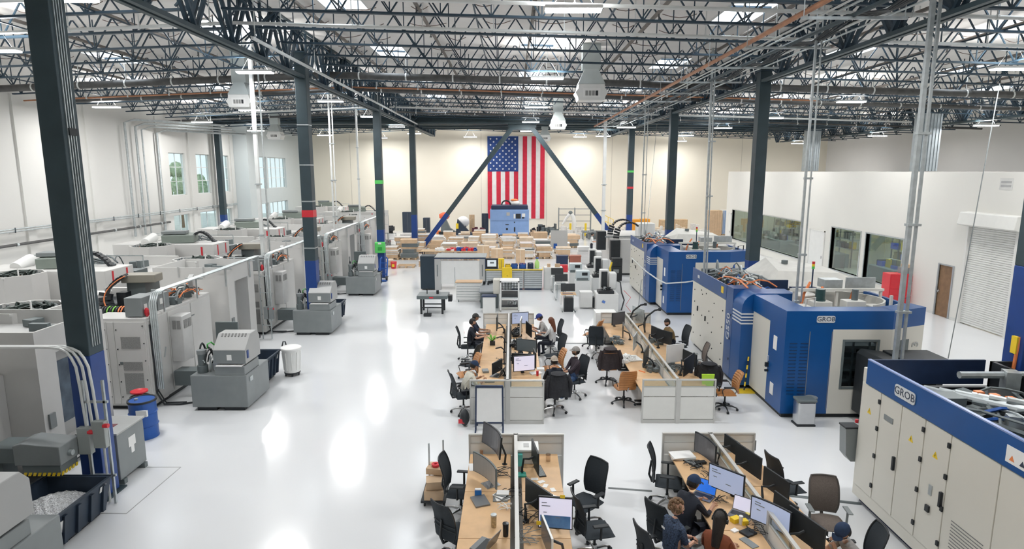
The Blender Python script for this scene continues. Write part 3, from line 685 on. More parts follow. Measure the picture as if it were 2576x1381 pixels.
def vent(parent, face, u0, u1, z0, z1, p, name='vent_panel'):
    """louvred panel on a face; face 'y' looks to -y at y=p, face 'x' looks to +x at x=p"""
    b = B()
    if face == 'y': b.box(u0, p-0.012, z0, u1, p, z1)
    else: b.box(p, u0, z0, p+0.012, u1, z1)
    return b.build(name, VENT, parent)
SEAM = mat('panel_seam', (0.20, 0.20, 0.20), 0.8)
def cable_chain(parent, pts, w, seg=0.11, cables=False):
    ch = B(); ch.mi = 0
    P = [Vector(p) for p in pts]; L = [0]
    for i in range(1, len(P)): L.append(L[-1]+(P[i]-P[i-1]).length)
    n = int(L[-1]/seg)
    for k in range(n):
        t = (k+0.5)/n*L[-1]; i = max(j for j in range(len(L)) if L[j] <= t); i = min(i, len(P)-2)
        a = P[i].lerp(P[i+1], (t-L[i])/(L[i+1]-L[i])); d = (P[i+1]-P[i]).normalized()
        ch.bar(a-d*seg*0.42, a+d*seg*0.42, w, 0.09, up=(0, 0, 1) if abs(d.z) < 0.9 else (0, -1, 0))
    o = ch.build('cable_chain', BLACK, parent)
    if not cables: return
    lo = B()
    for s in (0.12, 0.3): lo.tube([(p[0], p[1], p[2]) if False else (p[0]+0.06, p[1]-0.5*w+s*w*0.2, p[2]) for p in pts], 0.014, 5)
    lo.build('orange_cable', ORANGE, o, kind='stuff')
# ---------------------------------------------------------------- left machining centres
def gantry(t, x, y, z, rng):
    """black pit mechanism: slab on a dark column, cable chain arc, ribbed hose drum"""
    b = B(); b.box(x-0.15, y+0.3, z, x+0.35, y+1.0, z+0.75); b.build('gantry_column', MDARK, t)
    b = B(); b.cbox((x+0.2, y+0.45, z+0.85), (0.88, 0.5, 0.22), 0.12, 0, 0.0); b.build('gantry_slab', OLIVE, t, bev=0.02)
    b = B(); b.cyl((x-0.35, y+0.2, z-0.02), (x-0.35, y+0.2, z+0.05), 0.16, 12); b.box(x-0.3, y+0.05, z-0.2, x-0.05, y+0.35, z+0.5); b.build('gantry_motor', BLACK, t)
    arc = [(x-0.02-0.50*math.sin(PI*k/12)**0.8, y-0.25+0.03*k, z-0.15+1.12*k/12) for k in range(13)]
    cable_chain(t, arc, 0.34, 0.11, True)
    b = B()
    for k in range(9): b.lathe([(0.16, 0), (0.19, 0.02), (0.19, 0.05), (0.16, 0.07)], (0, 0, k*0.075), 12)
    d = b.build('ribbed_drum', BLACK, t, (x-0.35, y-0.45, z+0.05), rot=(0, PI/2, 0), smooth=True)
    for k, m in ((2, LEAF), (4, LEAF), (6, ORANGE), (7, ORANGE)):
        b = B(); b.lathe([(0.195, 0), (0.195, 0.035)], (0, 0, k*0.075+0.02), 12); b.build('coloured_hose', m, d)
    b = B(); blocks(b, rng, x-0.9, x+0.5, y-0.5, y+1.2, z-0.35, 16, 0.22, 0.28); hoses(b, rng, x-0.9, x+0.6, y-0.5, y+1.2, z-0.2, z+0.1, 10, 0.03)
    b.build('mechanism', BLACK, t, kind='stuff')
    b = B(); hoses(b, rng, x-0.3, x+0.5, y-0.3, y+1.0, z-0.1, z+0.2, 6, 0.014); b.build('orange_cable', ORANGE, t, kind='stuff')
def tower(t, x, y, z0, z1, r, rng):
    b = B(); b.lathe([(r, 0), (r, z1-z0), (r-0.06, z1-z0), (r-0.06, z1-z0-0.35)], (0, 0, z0), 8); o = b.build('magazine_tower', MGREY, t, (x, y, 0), rz=PI/8)
    b = B(); b.cyl((0, 0, z1-0.4), (0, 0, z1-0.33), r-0.08, 16); b.lathe([(r*0.2, z1-0.33), (r*0.2, z1-0.1), (0, z1-0.1)], (0, 0, 0), 10)
    b.build('magazine_well', BLACK, o)
    b = B()
    for k in range(24):
        a = 2*PI*k/24; b.cyl((math.cos(a)*(r-0.2), math.sin(a)*(r-0.2), z1-0.34), (math.cos(a)*(r-0.2), math.sin(a)*(r-0.2), z1+0.02-0.1*rng.random()), 0.035, 6)
    b.build('tool_holder', MDARK2, o, kind='stuff')
    b = B(); hoses(b, rng, -r*0.6, r*0.6, -r*0.6, r*0.6, z1-0.15, z1+0.02, 22, 0.03, 0.1); blocks(b, rng, -r*0.6, r*0.6, -r*0.6, r*0.6, z1-0.18, 18, 0.16, 0.16); b.build('magazine_mechanism', mat('oily_black_green', (0.03, 0.045, 0.04), 0.5, 0.1, 0.6, 14), o, kind='stuff')
    b = B(); hoses(b, rng, -r*0.5, r*0.5, -r*0.6, -r*0.1, z1-0.2, z1-0.08, 5, 0.02, 0.1); b.build('orange_cable', ORANGE, o, kind='stuff')
    b = B(); b.box(-0.03, -r-0.02, z1-0.05, 0.03, -r+0.04, z1-0.0); b.cyl((0.3, -r*0.7, z1-0.05), (0.3, -r*0.7, z1+0.22), 0.022, 8); b.build('status_stub', WHITEP, o)
rng = random.Random(11)
def aisle_machine():
    t = thing('machining_center', '', 'machine')
    b = B(); b.box(-3.4, 0.08, 0, -0.06, 6.9, 0.12); b.build('plinth', BLACK, t)
    # electrical cabinet facing the camera
    b = B(); b.box(-1.40, 0, 0.1, 0, 0.72, 2.38); cab = b.build('electrical_cabinet', MGREY, t, bev=0.012)
    for x0, x1 in ((-1.38, -0.98), (-0.97, -0.80), (-0.79, -0.03)):
        q = B(); q.box(x0, -0.03, 0.16, x1, 0.0, 2.30); d = q.build('cabinet_door', MGREY, cab, bev=0.006)
    for x0, x1 in ((-1.36, -1.10), (-0.64, -0.16)):
        vent(cab, 'y', x0, x1, 1.62, 1.92, -0.03); vent(cab, 'y', x0, x1, 1.05, 1.27, -0.03); vent(cab, 'y', x0, x1, 0.42, 0.98, -0.03)
    q = B()
    for x in (-0.74, -1.02):
        for z in (0.35, 0.75, 1.2, 1.6, 2.1): q.cyl((x, -0.03, z), (x, -0.045, z), 0.016, 8)
    for z in (0.4, 0.8, 1.3, 1.75, 2.2): q.cyl((-0.07, -0.03, z), (-0.07, -0.045, z), 0.016, 8)
    q.build('door_lock', BLACK, cab, kind='stuff')
    q = B(); q.box(-0.72, -0.035, 1.2, -0.62, -0.03, 1.27); q.build('maker_plate', MDARK, cab)
    # aisle side
    b = B(); b.box(-0.72, 0.72, 0.12, 0, 3.3, 2.40); sd = b.build('side_body', MGREY, t, bev=0.012)
    for (y0, y1) in ((0.06, 0.92), (0.96, 2.1), (2.14, 3.24)):
        q = B(); q.box(0, y0, 0.2, 0.02, y1, 2.32); q.build('side_panel', MGREY, sd, bev=0.005)
    q = B(); q.box(0.02, 1.0, 0.95, 0.36, 1.5, 2.2); ac = q.build('cooling_unit', mat('cooling_unit_grey', (0.60, 0.60, 0.59), 0.4), sd, bev=0.015)
    vent(ac, 'x', 1.08, 1.25, 1.85, 2.08, 0.36, 'vent_panel'); vent(ac, 'x', 1.29, 1.44, 1.85, 2.08, 0.36, 'vent_panel')
    q = B(); q.box(0.1, 0.988, 1.85, 0.19, 1.0, 2.08); q.box(0.22, 0.988, 1.85, 0.31, 1.0, 2.08); q.build('vent_panel', VENT, ac)
    q = B(); q.box(0.02, 1.95, 0.75, 0.03, 2.06, 1.2); q.build('vent_panel', VENT, sd)
    q = B(); q.box(0.02, 0.3, 0.85, 0.035, 0.42, 1.3); q.cyl((0.02, 0.36, 1.2), (0.06, 0.36, 1.2), 0.03, 8); q.build('switch_plate', MDARK2, sd)
    q = B(); q.cyl((0.035, 0.36, 0.95), (0.07, 0.36, 0.95), 0.03, 10); q.build('red_switch', RED, sd)
    q = B(); q.bar((0.03, 0.62, 1.2), (0.03, 0.72, 1.45), 0.03, 0.03); q.build('door_handle', GALV, sd)
    q = B(); q.lathe([(0.07, 0), (0.10, 0), (0.10, 0.01), (0.07, 0.01)], (0, 0, 0), 14); q.build('round_emblem', RED, sd, (0.022, 1.85, 1.95), rot=(0, PI/2, 0))
    q = B(); q.box(0.02, 2.05, 1.93, 0.024, 2.3, 1.97); q.build('emblem_line', MDARK2, sd)
    # control boxes that stand on the side wall
    for y0, y1, z in ((0.10, 0.75, 0.48), (0.80, 1.35, 0.42)):
        q = B(); q.box(-0.55, y0, 2.40, -0.12, y1, 2.40+z); e = q.build('top_control_box', MDARK2, t, bev=0.01)
        q = B(); q.box(-0.12, y0+0.1, 2.55, -0.112, y0+0.22, 2.7); q.build('paper_tag', PAPER, e)
    q = B(); q.ball((-0.06, 0.2, 2.5), (0.06, 0.06, 0.12), 8, 6); q.build('beacon', RED, t)
    q = B(); hoses(q, rng, -0.6, -0.05, 1.4, 3.1, 2.42, 2.6, 14, 0.018, 0.25); q.build('orange_cable', ORANGE, t, kind='stuff')
    q = B(); hoses(q, rng, -0.65, -0.05, 1.4, 3.1, 2.40, 2.6, 14, 0.022, 0.3); blocks(q, rng, -0.6, -0.1, 1.5, 3.0, 2.4, 7, 0.18, 0.25); q.build('valve_block', MDARK, t, kind='stuff')
    q = B(); q.cbox((-0.3, 2.9, 2.72), (0.12, 0.3, 0.5), 0.3, 0.2); q.build('tilted_panel', MGREY2, t)
    # pit and rear body
    b = B(); b.box(-2.9, 0.74, 0.1, -0.72, 3.24, 2.28); b.build('pit_floor', BLACK, t)
    gantry(t, -1.3, 1.4, 2.25, rng)
    b = B(); b.box(-3.4, 0.72, 0.1, -2.9, 3.3, 2.45); b.box(-2.9, 3.24, 0.1, -0.72, 3.34, 2.55); b.box(-3.4, 3.3, 0.1, -0.62, 4.4, 2.15); b.box(-3.4, 6.4, 0.1, -0.5, 6.95, 2.1); b.build('rear_body', MGREY, t, bev=0.01)
    # door section with a recessed door window
    b = B(); b.box(-2.3, 4.4, 0.1, 0.05, 4.9, 2.66); b.box(-2.3, 5.9, 0.1, 0.05, 6.4, 2.66); b.box(-2.3, 4.9, 0.1, -0.45, 5.9, 2.66); b.box(-0.45, 4.9, 2.45, 0.05, 5.9, 2.66); b.box(-0.45, 4.9, 0.1, 0.05, 5.9, 0.45)
    ds = b.build('door_housing', MGREY, t)
    q = B(); q.box(-0.40, 4.9, 0.45, -0.36, 5.9, 2.45); dw = q.build('sliding_door', MGREY2, ds)
    q = B(); q.box(-0.36, 5.05, 0.75, -0.35, 5.75, 2.1); q.build('door_window', mat('door_window_blue_grey', (0.12, 0.155, 0.20), 0.15, 0, 0.3, 3), dw)
    q = B(); q.box(0.05, 4.5, 1.0, 0.09, 4.66, 1.3); q.build('control_pad', MDARK2, ds)
    b = B(); b.box(-2.3, 4.4, 2.66, 0.05, 4.44, 2.98); b.box(-2.3, 6.36, 2.66, 0.05, 6.4, 2.98); b.box(-2.3, 4.44, 2.66, -2.26, 6.36, 2.98); b.box(0.01, 4.44, 2.66, 0.05, 6.36, 2.98); b.build('roof_tray', MGREY, ds)
    b = B(); b.box(-2.26, 4.44, 2.661, 0.01, 6.36, 2.67); b.build('tray_floor', MGREY2, ds)
    for x in (-1.5, -0.7): b = B(); b.box(x, 4.38, 2.66, x+0.04, 4.40, 3.0); b.build('tray_post', MGREY2, ds)
    b = B(); blocks(b, rng, -2.0, -0.2, 4.6, 6.2, 2.67, 5, 0.25, 0.2); b.build('tray_equipment', MDARK, ds, kind='stuff')
    # open tray frame on the roof of the rear body
    q = B()
    for p, c in (((-2.2, 3.4, 2.66), (-2.2, 6.8, 2.66)), ((-2.2, 6.8, 2.66), (-0.3, 6.8, 2.66)), ((-0.3, 6.8, 2.66), (-0.3, 6.42, 2.66))): q.bar(p, c, 0.03, 0.03)
    for p in ((-2.2, 3.4), (-2.2, 5.0), (-2.2, 6.8), (-0.9, 6.8), (-0.3, 6.8)): q.bar((p[0], p[1], 2.1), (p[0], p[1], 2.66), 0.03)
    q.build('guard_rail', GALV, t)
    q = B(); q.box(-3.3, 6.2, 2.1, -2.2, 6.22, 2.5); q.box(-3.3, 3.5, 2.15, -3.28, 6.2, 2.5); q.build('tray_wall', MGREY2, t)
    tower(t, -2.2, 7.05, 0.1, 2.9, 0.82, rng)
    q = B(); q.tube([(0.03, 0.1, 2.2), (0.05, 0.12, 1.2), (0.06, 0.1, 0.4), (0.12, 0.25, 0.05), (0.5, 0.3, 0.03), (0.95, 0.5, 0.03), (1.1, 0.9, 0.05)], 0.022, 6); q.tube([(0.03, 0.16, 2.4), (0.04, 0.18, 1.3), (0.06, 0.16, 0.45), (0.12, 0.35, 0.05), (0.6, 0.45, 0.03)], 0.018, 6)
    q.build('power_cable', BLACK, t)
    # conduits that climb the front corner and run over the roof
    q = B()
    for k in range(4): q.tube([(0.06+k*0.05, 0.14, 0.5), (0.06+k*0.05, 0.14, 2.75), (0.04+k*0.05, 0.3, 2.95), (0.04+k*0.05, 0.6, 3.0), (0.0+k*0.05, 3.8, 3.0), (-0.1+k*0.05, 6.9, 3.0)], 0.022, 6)
    q.build('roof_conduit', GALV, t, smooth=True)
    q = B()
    for y in (0.7, 2.4, 4.2, 6.0, 6.8): q.bar((0.1, y, 2.4), (0.1, y, 3.02), 0.035, 0.035); q.bar((-0.2, y, 2.97), (0.3, y, 2.97), 0.03, 0.03)
    q.build('conduit_support', GALV, t, kind='stuff')
    q = B()
    for x in (0.1, 0.42): q.bar((x, 6.75, 0.0), (x, 6.75, 2.97), 0.03)
    for z in (0.5, 1.1, 1.7, 2.3, 2.9): q.bar((0.1, 6.75, z), (0.42, 6.75, z), 0.025)
    q.bar((0.1, 6.75, 2.97), (-1.0, 6.75, 2.97), 0.03)
    q.build('cable_ladder', GALV, t)
    for x in (0.30, 0.48):
        q = B(); q.box(x-0.07, 6.62, 0.75, x+0.07, 6.74, 1.2); s = q.build('switch_box', MDARK2, t); q = B(); q.cyl((x+0.07, 6.68, 1.12), (x+0.10, 6.68, 1.12), 0.03, 8); q.build('red_switch', RED, s)
    return t
M0Y = 7.68
AL = ['pale grey machining center nearest the camera on the left, partly behind the nearest column', 'pale grey machining center whose vented cabinet faces the camera beside the blue drum',
      'pale grey machining center behind the column with the red band', 'pale grey machining center left of the farthest coolant unit', 'last pale grey machining center of the aisle row, near the back wall']
am = aisle_machine()
for k in range(2, 5): copy(am, (-9.13, M0Y+7.26*k, 0), 0, AL[k], 'aisle row machining centers')
copy(am, (-9.13, 6.93, 0), 0, AL[0], 'aisle row machining centers', skip=('roof_conduit', 'conduit_support', 'cable_ladder', 'switch_box', 'guard_rail'))
am.location = (-9.13, M0Y+7.26, 0); am['label'] = AL[1]; am['group'] = 'aisle row machining centers'

def wall_machine():
    t = thing('machining_center', '', 'machine')
    b = B(); b.box(-4.6, -0.9, 0, -0.1, 5.9, 0.12); b.build('plinth', BLACK, t)
    tower(t, -2.1, 0, 0.1, 2.95, 0.85, rng)
    b = B(); b.box(-4.4, 1.0, 0.1, 0, 2.5, 2.85); bd = b.build('tall_body', MGREY, t, bev=0.012)
    for y in (1.35, 2.1):
        q = B(); q.box(0, y, 2.1, 0.015, y+0.07, 2.8); q.build('red_stripe', RED, bd)
    q = B(); q.box(-0.55, 0.98, 2.05, -0.48, 1.0, 2.75); q.build('red_stripe', RED, bd)
    q = B(); q.box(-1.9, 0.985, 1.1, -0.9, 1.0, 1.9); q.build('display_window', BLACKG, bd)
    q = B(); q.lathe([(0.09, 0), (0.13, 0), (0.13, 0.01), (0.09, 0.01)], (0, 0, 0), 14); q.build('round_emblem', RED, bd, (0.002, 2.3, 2.2), rot=(0, PI/2, 0))
    b = B(); b.box(-4.4, 2.5, 0.1, -0.2, 5.8, 2.35); b.box(-4.4, 2.5, 2.35, -4.3, 5.8, 2.7); b.box(-4.3, 5.7, 2.35, -0.2, 5.8, 2.7); b.build('low_body', MGREY, t, bev=0.01)
    b = B(); b.box(-4.4, -0.8, 0.1, -3.2, 1.0, 2.2); b.build('side_locker', MGREY2, t, bev=0.01)
    b = B(); b.box(-3.6, 2.7, 2.35, -1.2, 5.3, 2.42); b.build('pit_floor', BLACK, t)
    q = B(); q.cbox((-1.9, 1.9, 3.05), (1.3, 0.9, 0.34), 0.25, 0.05); q.build('gearbox_slab', mat('slate_green_slab', (0.20, 0.235, 0.21), 0.5), t, bev=0.02)
    q = B(); q.cbox((-2.1, 1.9, 3.30), (1.0, 0.6, 0.14), 0.25); q.build('gearbox_lid', MDARK2, t, bev=0.02)
    cable_chain(t, [(-1.3+0.9*k/10, 2.0+0.15*k/10, 2.85+0.45*math.sin(PI*min(1, 0.25+k/12))) for k in range(11)], 0.28)
    q = B(); q.box(-1.2, 2.6, 2.35, 0, 3.3, 2.6); q.build('dark_ledge', MDARK, t)
    q = B(); q.cyl((-3.3, 1.6, 2.85), (-3.3, 2.3, 3.05), 0.2, 12); q.build('white_motor', WHITEP, t, smooth=True)
    q = B(); hoses(q, rng, -3.8, -1.0, 2.8, 5.2, 2.42, 2.7, 18, 0.03, 0.3); blocks(q, rng, -3.6, -1.0, 2.8, 5.2, 2.4, 14, 0.25, 0.3); q.build('mechanism', MDARK, t, kind='stuff')
    q = B()
    for x in (-4.3, -2.2, -0.3): q.bar((x, 3.6, 2.35), (x, 3.6, 3.0), 0.03)
    q.bar((-4.3, 3.6, 3.0), (-0.3, 3.6, 3.0), 0.03); q.bar((-4.3, 3.6, 3.0), (-4.3, 5.6, 3.0), 0.03); q.build('guard_rail', GALV, t)
    return t
wm = wall_machine()
WLAB = ['pale grey machining center along the left wall, nearest one of that row', 'second pale grey machining center along the left wall, round magazine below the wall pipes',
        'third pale grey machining center along the left wall, in front of the windows', 'fourth pale grey machining center along the left wall', 'fifth pale grey machining center along the left wall, beyond the wall recess']
for k, y in enumerate((25.66, 32.92, 40.2, 54.4)): copy(wm, (-13.0 if k < 3 else -15.0, y, 0), 0, WLAB[k+1], 'left wall machining centers')
wm.location = (-13.0, 18.4, 0); wm['label'] = WLAB[0]; wm['group'] = 'left wall machining centers'
# the far end group that stands crosswise near the back wall
copy(wm, (-10.4, 47.2, 0), 0, 'pale grey machining center in the far left, next to the pacing workers', 'left wall machining centers')

# ---------------------------------------------------------------- coolant units and chip bins on the aisle
def coolant_unit():
    t = thing('coolant_unit', '', 'coolant tank')
    b = B(); b.box(0, 0, 0.09, 1.42, 1.40, 0.93); tank = b.build('tank', MDARK2, t, bev=0.02)
    for x in (0.1, 0.8): q = B(); q.box(x, 0.05, 0, x+0.5, 1.35, 0.09); q.build('foot', BLACK, tank)
    q = B(); q.box(1.42, 0.18, 0.72, 1.44, 0.34, 0.84); q.build('latch', GALV, tank)
    q = B(); q.box(0.62, 0.02, 0.93, 1.38, 0.9, 1.16); tr = q.build('filter_drawer', MDARK2, t, bev=0.012)
    q = B(); q.box(0.68, -0.02, 1.17, 1.33, 0.2, 1.20); q.build('drawer_lip', PAPER, tr)
    q = B(); q.prism([(0.05, 1.22), (0.05, 1.58), (0.42, 1.92), (0.80, 1.92), (0.95, 1.75), (0.95, 1.22)], 0.60, 1.42, 'x'); hd = q.build('conveyor_hood', mat('hood_grey', (0.36, 0.365, 0.36), 0.42, 0, 0.03, 2), t, bev=0.015)
    q = B(); q.box(0.61, 0.035, 1.23, 1.41, 0.05, 1.57); q.build('front_cover', MDARK2, hd)
    q = B(); q.box(0.95, 0.028, 1.32, 1.07, 0.036, 1.46); q.build('label_plate', PAPER, hd)
    q = B(); q.box(1.42, 0.12, 1.35, 1.44, 0.2, 1.55); q.build('blue_latch', COLBLUE, hd)
    for k in range(8): q = B(); q.cbox((0.72+k*0.085, 0.375, 1.885), (0.035, 0.10, 0.012), 0, R(42)); q.build('vent_slot', SEAM, hd)
    q = B(); q.box(0.15, 1.2, 0.93, 0.75, 1.25, 2.02); q.build('splash_plate', MDARK, t, bev=0.01)
    q = B(); q.cyl((0.2, 0.28, 0.93), (0.2, 0.28, 1.12), 0.13, 14); q.cyl((0.2, 0.28, 1.12), (0.2, 0.28, 1.42), 0.10, 14); pu = q.build('pump_motor', MDARK, t, smooth=True)
    q = B(); q.cyl((0.2, 0.28, 1.42), (0.2, 0.28, 1.52), 0.115, 14); q.build('motor_cap', MDARK2, pu, smooth=True)
    q = B(); q.cyl((0.45, 0.9, 0.93), (0.45, 0.9, 1.5), 0.09, 10); q.build('pump_motor', BLACK, t, smooth=True)
    for k in range(3): q = B(); q.cyl((0.37+k*0.09, 0.35+k*0.1, 0.93), (0.37+k*0.09, 0.35+k*0.1, 1.35+0.05*k), 0.022, 8); q.build('riser_pipe', GALV, t)
    q = B(); hoses(q, rng, 0.12, 0.6, 0.15, 1.1, 0.95, 1.5, 10, 0.022, 0.25); q.build('hose', BLACK, t, kind='stuff')
    q = B(); hoses(q, rng, 0.12, 0.6, 0.15, 0.8, 0.98, 1.45, 5, 0.014, 0.2); blocks(q, rng, 0.3, 0.58, 0.2, 0.7, 1.0, 5, 0.07, 0.2); q.build('fitting', GALV, t, kind='stuff')
    q = B(); q.tube([(0.25, 0.5, 1.5), (0.28, 0.45, 1.62), (0.35, 0.5, 1.66), (0.4, 0.6, 1.55)], 0.02, 6); q.build('green_hose', GREEN, t)
    q = B(); q.box(-0.9, 0.9, 0.35, 0.1, 1.3, 0.75); q.build('chip_conveyor', MDARK, t)
    return t
def chip_bin():
    t = thing('chip_bin', '', 'bin')
    b = B(); w, l, h = 1.12, 1.36, 0.78; e = 0.04
    def shell(b, x0, x1, y0, y1, z0, x2, x3, y2, y3, z1, inner):
        o = [(x0,y0,z0),(x1,y0,z0),(x1,y1,z0),(x0,y1,z0),(x2,y2,z1),(x3,y2,z1),(x3,y3,z1),(x2,y3,z1)]
        fs = [(0,1,5,4),(1,2,6,5),(2,3,7,6),(3,0,4,7),(0,3,2,1)]
        if inner: fs = [tuple(reversed(f)) for f in fs]
        b.add(o, fs)
    shell(b, 0.08, w-0.08, 0.08, l-0.08, 0.12, 0, w, 0, l, h, False); shell(b, 0.12, w-0.12, 0.12, l-0.12, 0.17, e, w-e, e, l-e, h, True)
    b.add([(0,0,h),(w,0,h),(w,l,h),(0,l,h),(e,e,h),(w-e,e,h),(w-e,l-e,h),(e,l-e,h)], [(0,1,5,4),(1,2,6,5),(2,3,7,6),(3,0,4,7)])
    hop = b.build('hopper', BINBLK, t)
    for k in range(5):
        y = 0.16+k*0.25
        q = B(); q.prism([(w-0.075, 0.14), (w-0.01, h-0.08), (w+0.03, h-0.08), (w-0.03, 0.14)], y, y+0.06, 'y'); q.build('rib', BINBLK, hop)
    for k in range(4):
        x = 0.14+k*0.25
        q = B(); q.prism([(0.075, 0.14), (0.01, h-0.08), (-0.03, h-0.08), (0.03, 0.14)], x, x+0.05, 'x'); q.build('rib', BINBLK, hop)
    q = B(); q.box(-0.02, -0.02, h-0.03, w+0.02, 0.0, h+0.01); q.box(-0.02, l, h-0.03, w+0.02, l+0.02, h+0.01); q.box(w, -0.02, h-0.03, w+0.02, l+0.02, h+0.01); q.box(-0.02, -0.02, h-0.03, 0, l+0.02, h+0.01); q.build('rim', BINBLK, hop)
    q = B()
    for x in (0.2, w-0.3):
        q.box(x, 0.1, 0.0, x+0.12, l-0.1, 0.12)
    q.build('skid', BLACK, t)
    q = B(); q.prism([(w-0.055, 0.38), (w-0.012, 0.62), (w-0.002, 0.62), (w-0.045, 0.38)], 0.28, 0.46, 'y'); q.build('label_plate', PAPER, t)
    q = B(); q.prism([(w-0.025, 0.58), (w+0.0, 0.70), (w+0.008, 0.70), (w-0.015, 0.58)], l-0.24, l-0.12, 'y'); q.build('label_plate', PAPER, t)
    return t
cu = coolant_unit()
CL = ['grey coolant unit cut off by the bottom left corner', 'grey coolant unit with hood and pumps beside the white bin', 'grey coolant unit standing below the red-banded column', 'farthest grey coolant unit, left of the blue hand truck']
for k in range(1, 4): copy(cu, (-8.1+0.0*k, 14.85+7.33*(k-1), 0), 0, CL[k], 'coolant units along the aisle')
cu.location = (-8.20, 7.12, 0); cu['label'] = CL[0]; cu['group'] = 'coolant units along the aisle'
cb = chip_bin()
BL = ['dark bin filled with metal chips in the lower left', 'dark bin between the second coolant unit and the white waste bin', 'small dark bin behind the third coolant unit', 'dark bin behind the farthest coolant unit']
for k in range(1, 4): copy(cb, (-8.0, 16.3+7.3*(k-1), 0), 0, BL[k])
cb.scale = (1.02, 1.26, 0.86); cb.location = (-8.26, 8.48, 0); cb['label'] = BL[0]
q = B()
def heap(u, v):
    x, y = (u-0.5)*0.95, (v-0.5)*1.2; r = math.hypot((x+0.05)/0.6, (y-0.05)/0.75)
    return (x, y, 0.34+0.34*max(0, 1-r)**0.7+0.02*math.sin(x*40)*math.sin(y*37))
q.grid(heap, 24, 30); tag(q.build('metal_chips', CHIPS, None, (-7.66, 9.42, 0)), 'heap of silver metal chips inside the dark bin', 'metal chips', None, 'stuff')
# discharge head with warning stripes over the first bin
t = thing('discharge_head', 'grey chip conveyor head with yellow and black stripes over the filled bin', 'conveyor', (-8.80, 10.02, 0))
q = B(); q.box(-0.3, 0, 0.98, 0.35, 0.5, 1.26); q.build('arm_cover', MDARK, t, bev=0.015)
q = B(); q.prism([(0.25, 1.0), (0.25, 1.36), (0.4, 1.40), (1.05, 1.34), (1.05, 1.0)], -0.12, 0.38, 'y'); q.build('head_cover', MDARK2, t, bev=0.015)
q = B(); q.box(0.35, -0.08, 0.82, 1.0, 0.34, 1.0); ch = q.build('chute', MDARK, t)
for k in range(8):
    q = B(); x = 0.35+k*0.0825; q.prism([(x, 0.80), (x+0.05, 0.80), (x+0.075, 0.86), (x+0.025, 0.86)], -0.09, -0.08, 'y'); q.build('warning_stripe', YELLOW, ch)
for k in range(5):
    q = B(); y = -0.07+k*0.085; q.prism([(y, 0.80), (y+0.05, 0.80), (y+0.07, 0.86), (y+0.02, 0.86)], 1.0, 1.01, 'x'); q.build('warning_stripe', YELLOW, ch)
q = B(); q.cyl((1.05, 0.1, 1.15), (1.12, 0.1, 1.15), 0.05, 10); q.build('knob', GALV, t)
q = B(); q.box(-0.3, 0.1, 0, -0.15, 0.4, 0.98); q.build('leg', MDARK, t)
# transformer box
t = thing('transformer_cabinet', 'grey floor-standing transformer box between the filled bin and the blue drum', 'cabinet', (-8.30, 11.1, 0))
q = B(); q.prism([(0, 0.10), (0.74, 0.10), (0.74, 1.02), (0, 1.02)], 0, 0.85, 'y'); bx = q.build('body', MDARK2, t, bev=0.012)
q = B(); q.box(-0.03, -0.03, 1.02, 0.77, 0.88, 1.06); q.build('lid', mat('lid_light_grey', (0.40, 0.41, 0.40), 0.4), bx, bev=0.008)
for y in (0.03, 0.7): q = B(); q.box(0, y, 0, 0.78, y+0.1, 0.10); q.build('foot', MDARK, bx)
q = B(); q.box(0.74, 0.33, 0.62, 0.745, 0.55, 0.82); q.box(0.74, 0.39, 0.48, 0.745, 0.49, 0.62); q.build('paper_notice', PAPER, bx)
q = B(); q.box(0.3, 0.3, 1.06, 0.5, 0.45, 1.064); q.build('warning_label', mat('dark_red_label', (0.16, 0.03, 0.04), 0.5), bx)
# disconnect switches on conduits beside the column
t = thing('switch_frame', 'strut frame with two grey switch boxes with red knobs beside the nearest column', 'switch box', (-7.62, 10.45, 0))
q = B()
for x in (0, 0.36): q.bar((x, 0, 0), (x, 0, 2.35), 0.04)
for z in (0.55, 1.95): q.bar((-0.05, 0, z), (0.42, 0, z), 0.04)
q.build('strut_frame', GALV, t)
for x, z in ((-0.02, 1.3), (0.26, 1.42)):
    q = B(); q.box(x-0.1, -0.12, z-0.3, x+0.12, 0.0, z+0.2); s = q.build('switch_box', mat('switch_box_grey', (0.34, 0.37, 0.36), 0.45), t, bev=0.01)
    q = B(); q.cyl((x+0.1, -0.1, z+0.12), (x+0.19, -0.1, z+0.12), 0.04, 10); q.build('red_knob', RED, s)
    q = B(); q.cyl((x, 0, 0.02), (x, 0, z-0.3), 0.02, 8); q.build('conduit', PIPEW, s)
q = B()
for k in range(3): d_ = 0.11*k; q.tube([(-2.8, 0.3+k*0.04, 2.86), (-0.6+d_, 0.1+k*0.04, 2.92), (-0.35+d_, 0.05, 2.91), (-0.22+d_, 0.02, 2.86), (-0.12+d_, -0.02, 2.76), (-0.06+d_, -0.02, 2.6), (-0.03+d_, -0.02, 2.2), (0+d_, -0.02, 1.5)], 0.024, 8)
q.build('conduit_arc', PIPEW, t, smooth=True)
# drums
def drum(x, y, m, lid, r, h, label):
    t = thing('drum', label, 'drum', (x, y, 0)); pr = [(r, 0), (r, 0.02), (r-0.01, 0.04), (r-0.01, h*0.32), (r+0.012, h*0.34), (r-0.01, h*0.36), (r-0.01, h*0.65), (r+0.012, h*0.67), (r-0.01, h*0.69), (r-0.01, h-0.03), (r, h)]
    q = B(); q.lathe(pr, (0, 0, 0), 24); q.build('barrel', m, t, smooth=True)
    q = B(); q.lathe([(r+0.012, h-0.03), (r+0.012, h+0.015), (r-0.02, h+0.015), (r-0.03, h-0.01), (0, h-0.01)], (0, 0, 0), 24); q.build('lid', lid, t, smooth=True)
    return t
d1 = drum(-8.42, 13.35, BLUEP, BLACK, 0.29, 0.88, 'blue steel drum with a black lid')
q = B(); q.box(0.02, -0.30, 0.58, 0.26, -0.24, 0.72); q.build('label', PAPER, d1)
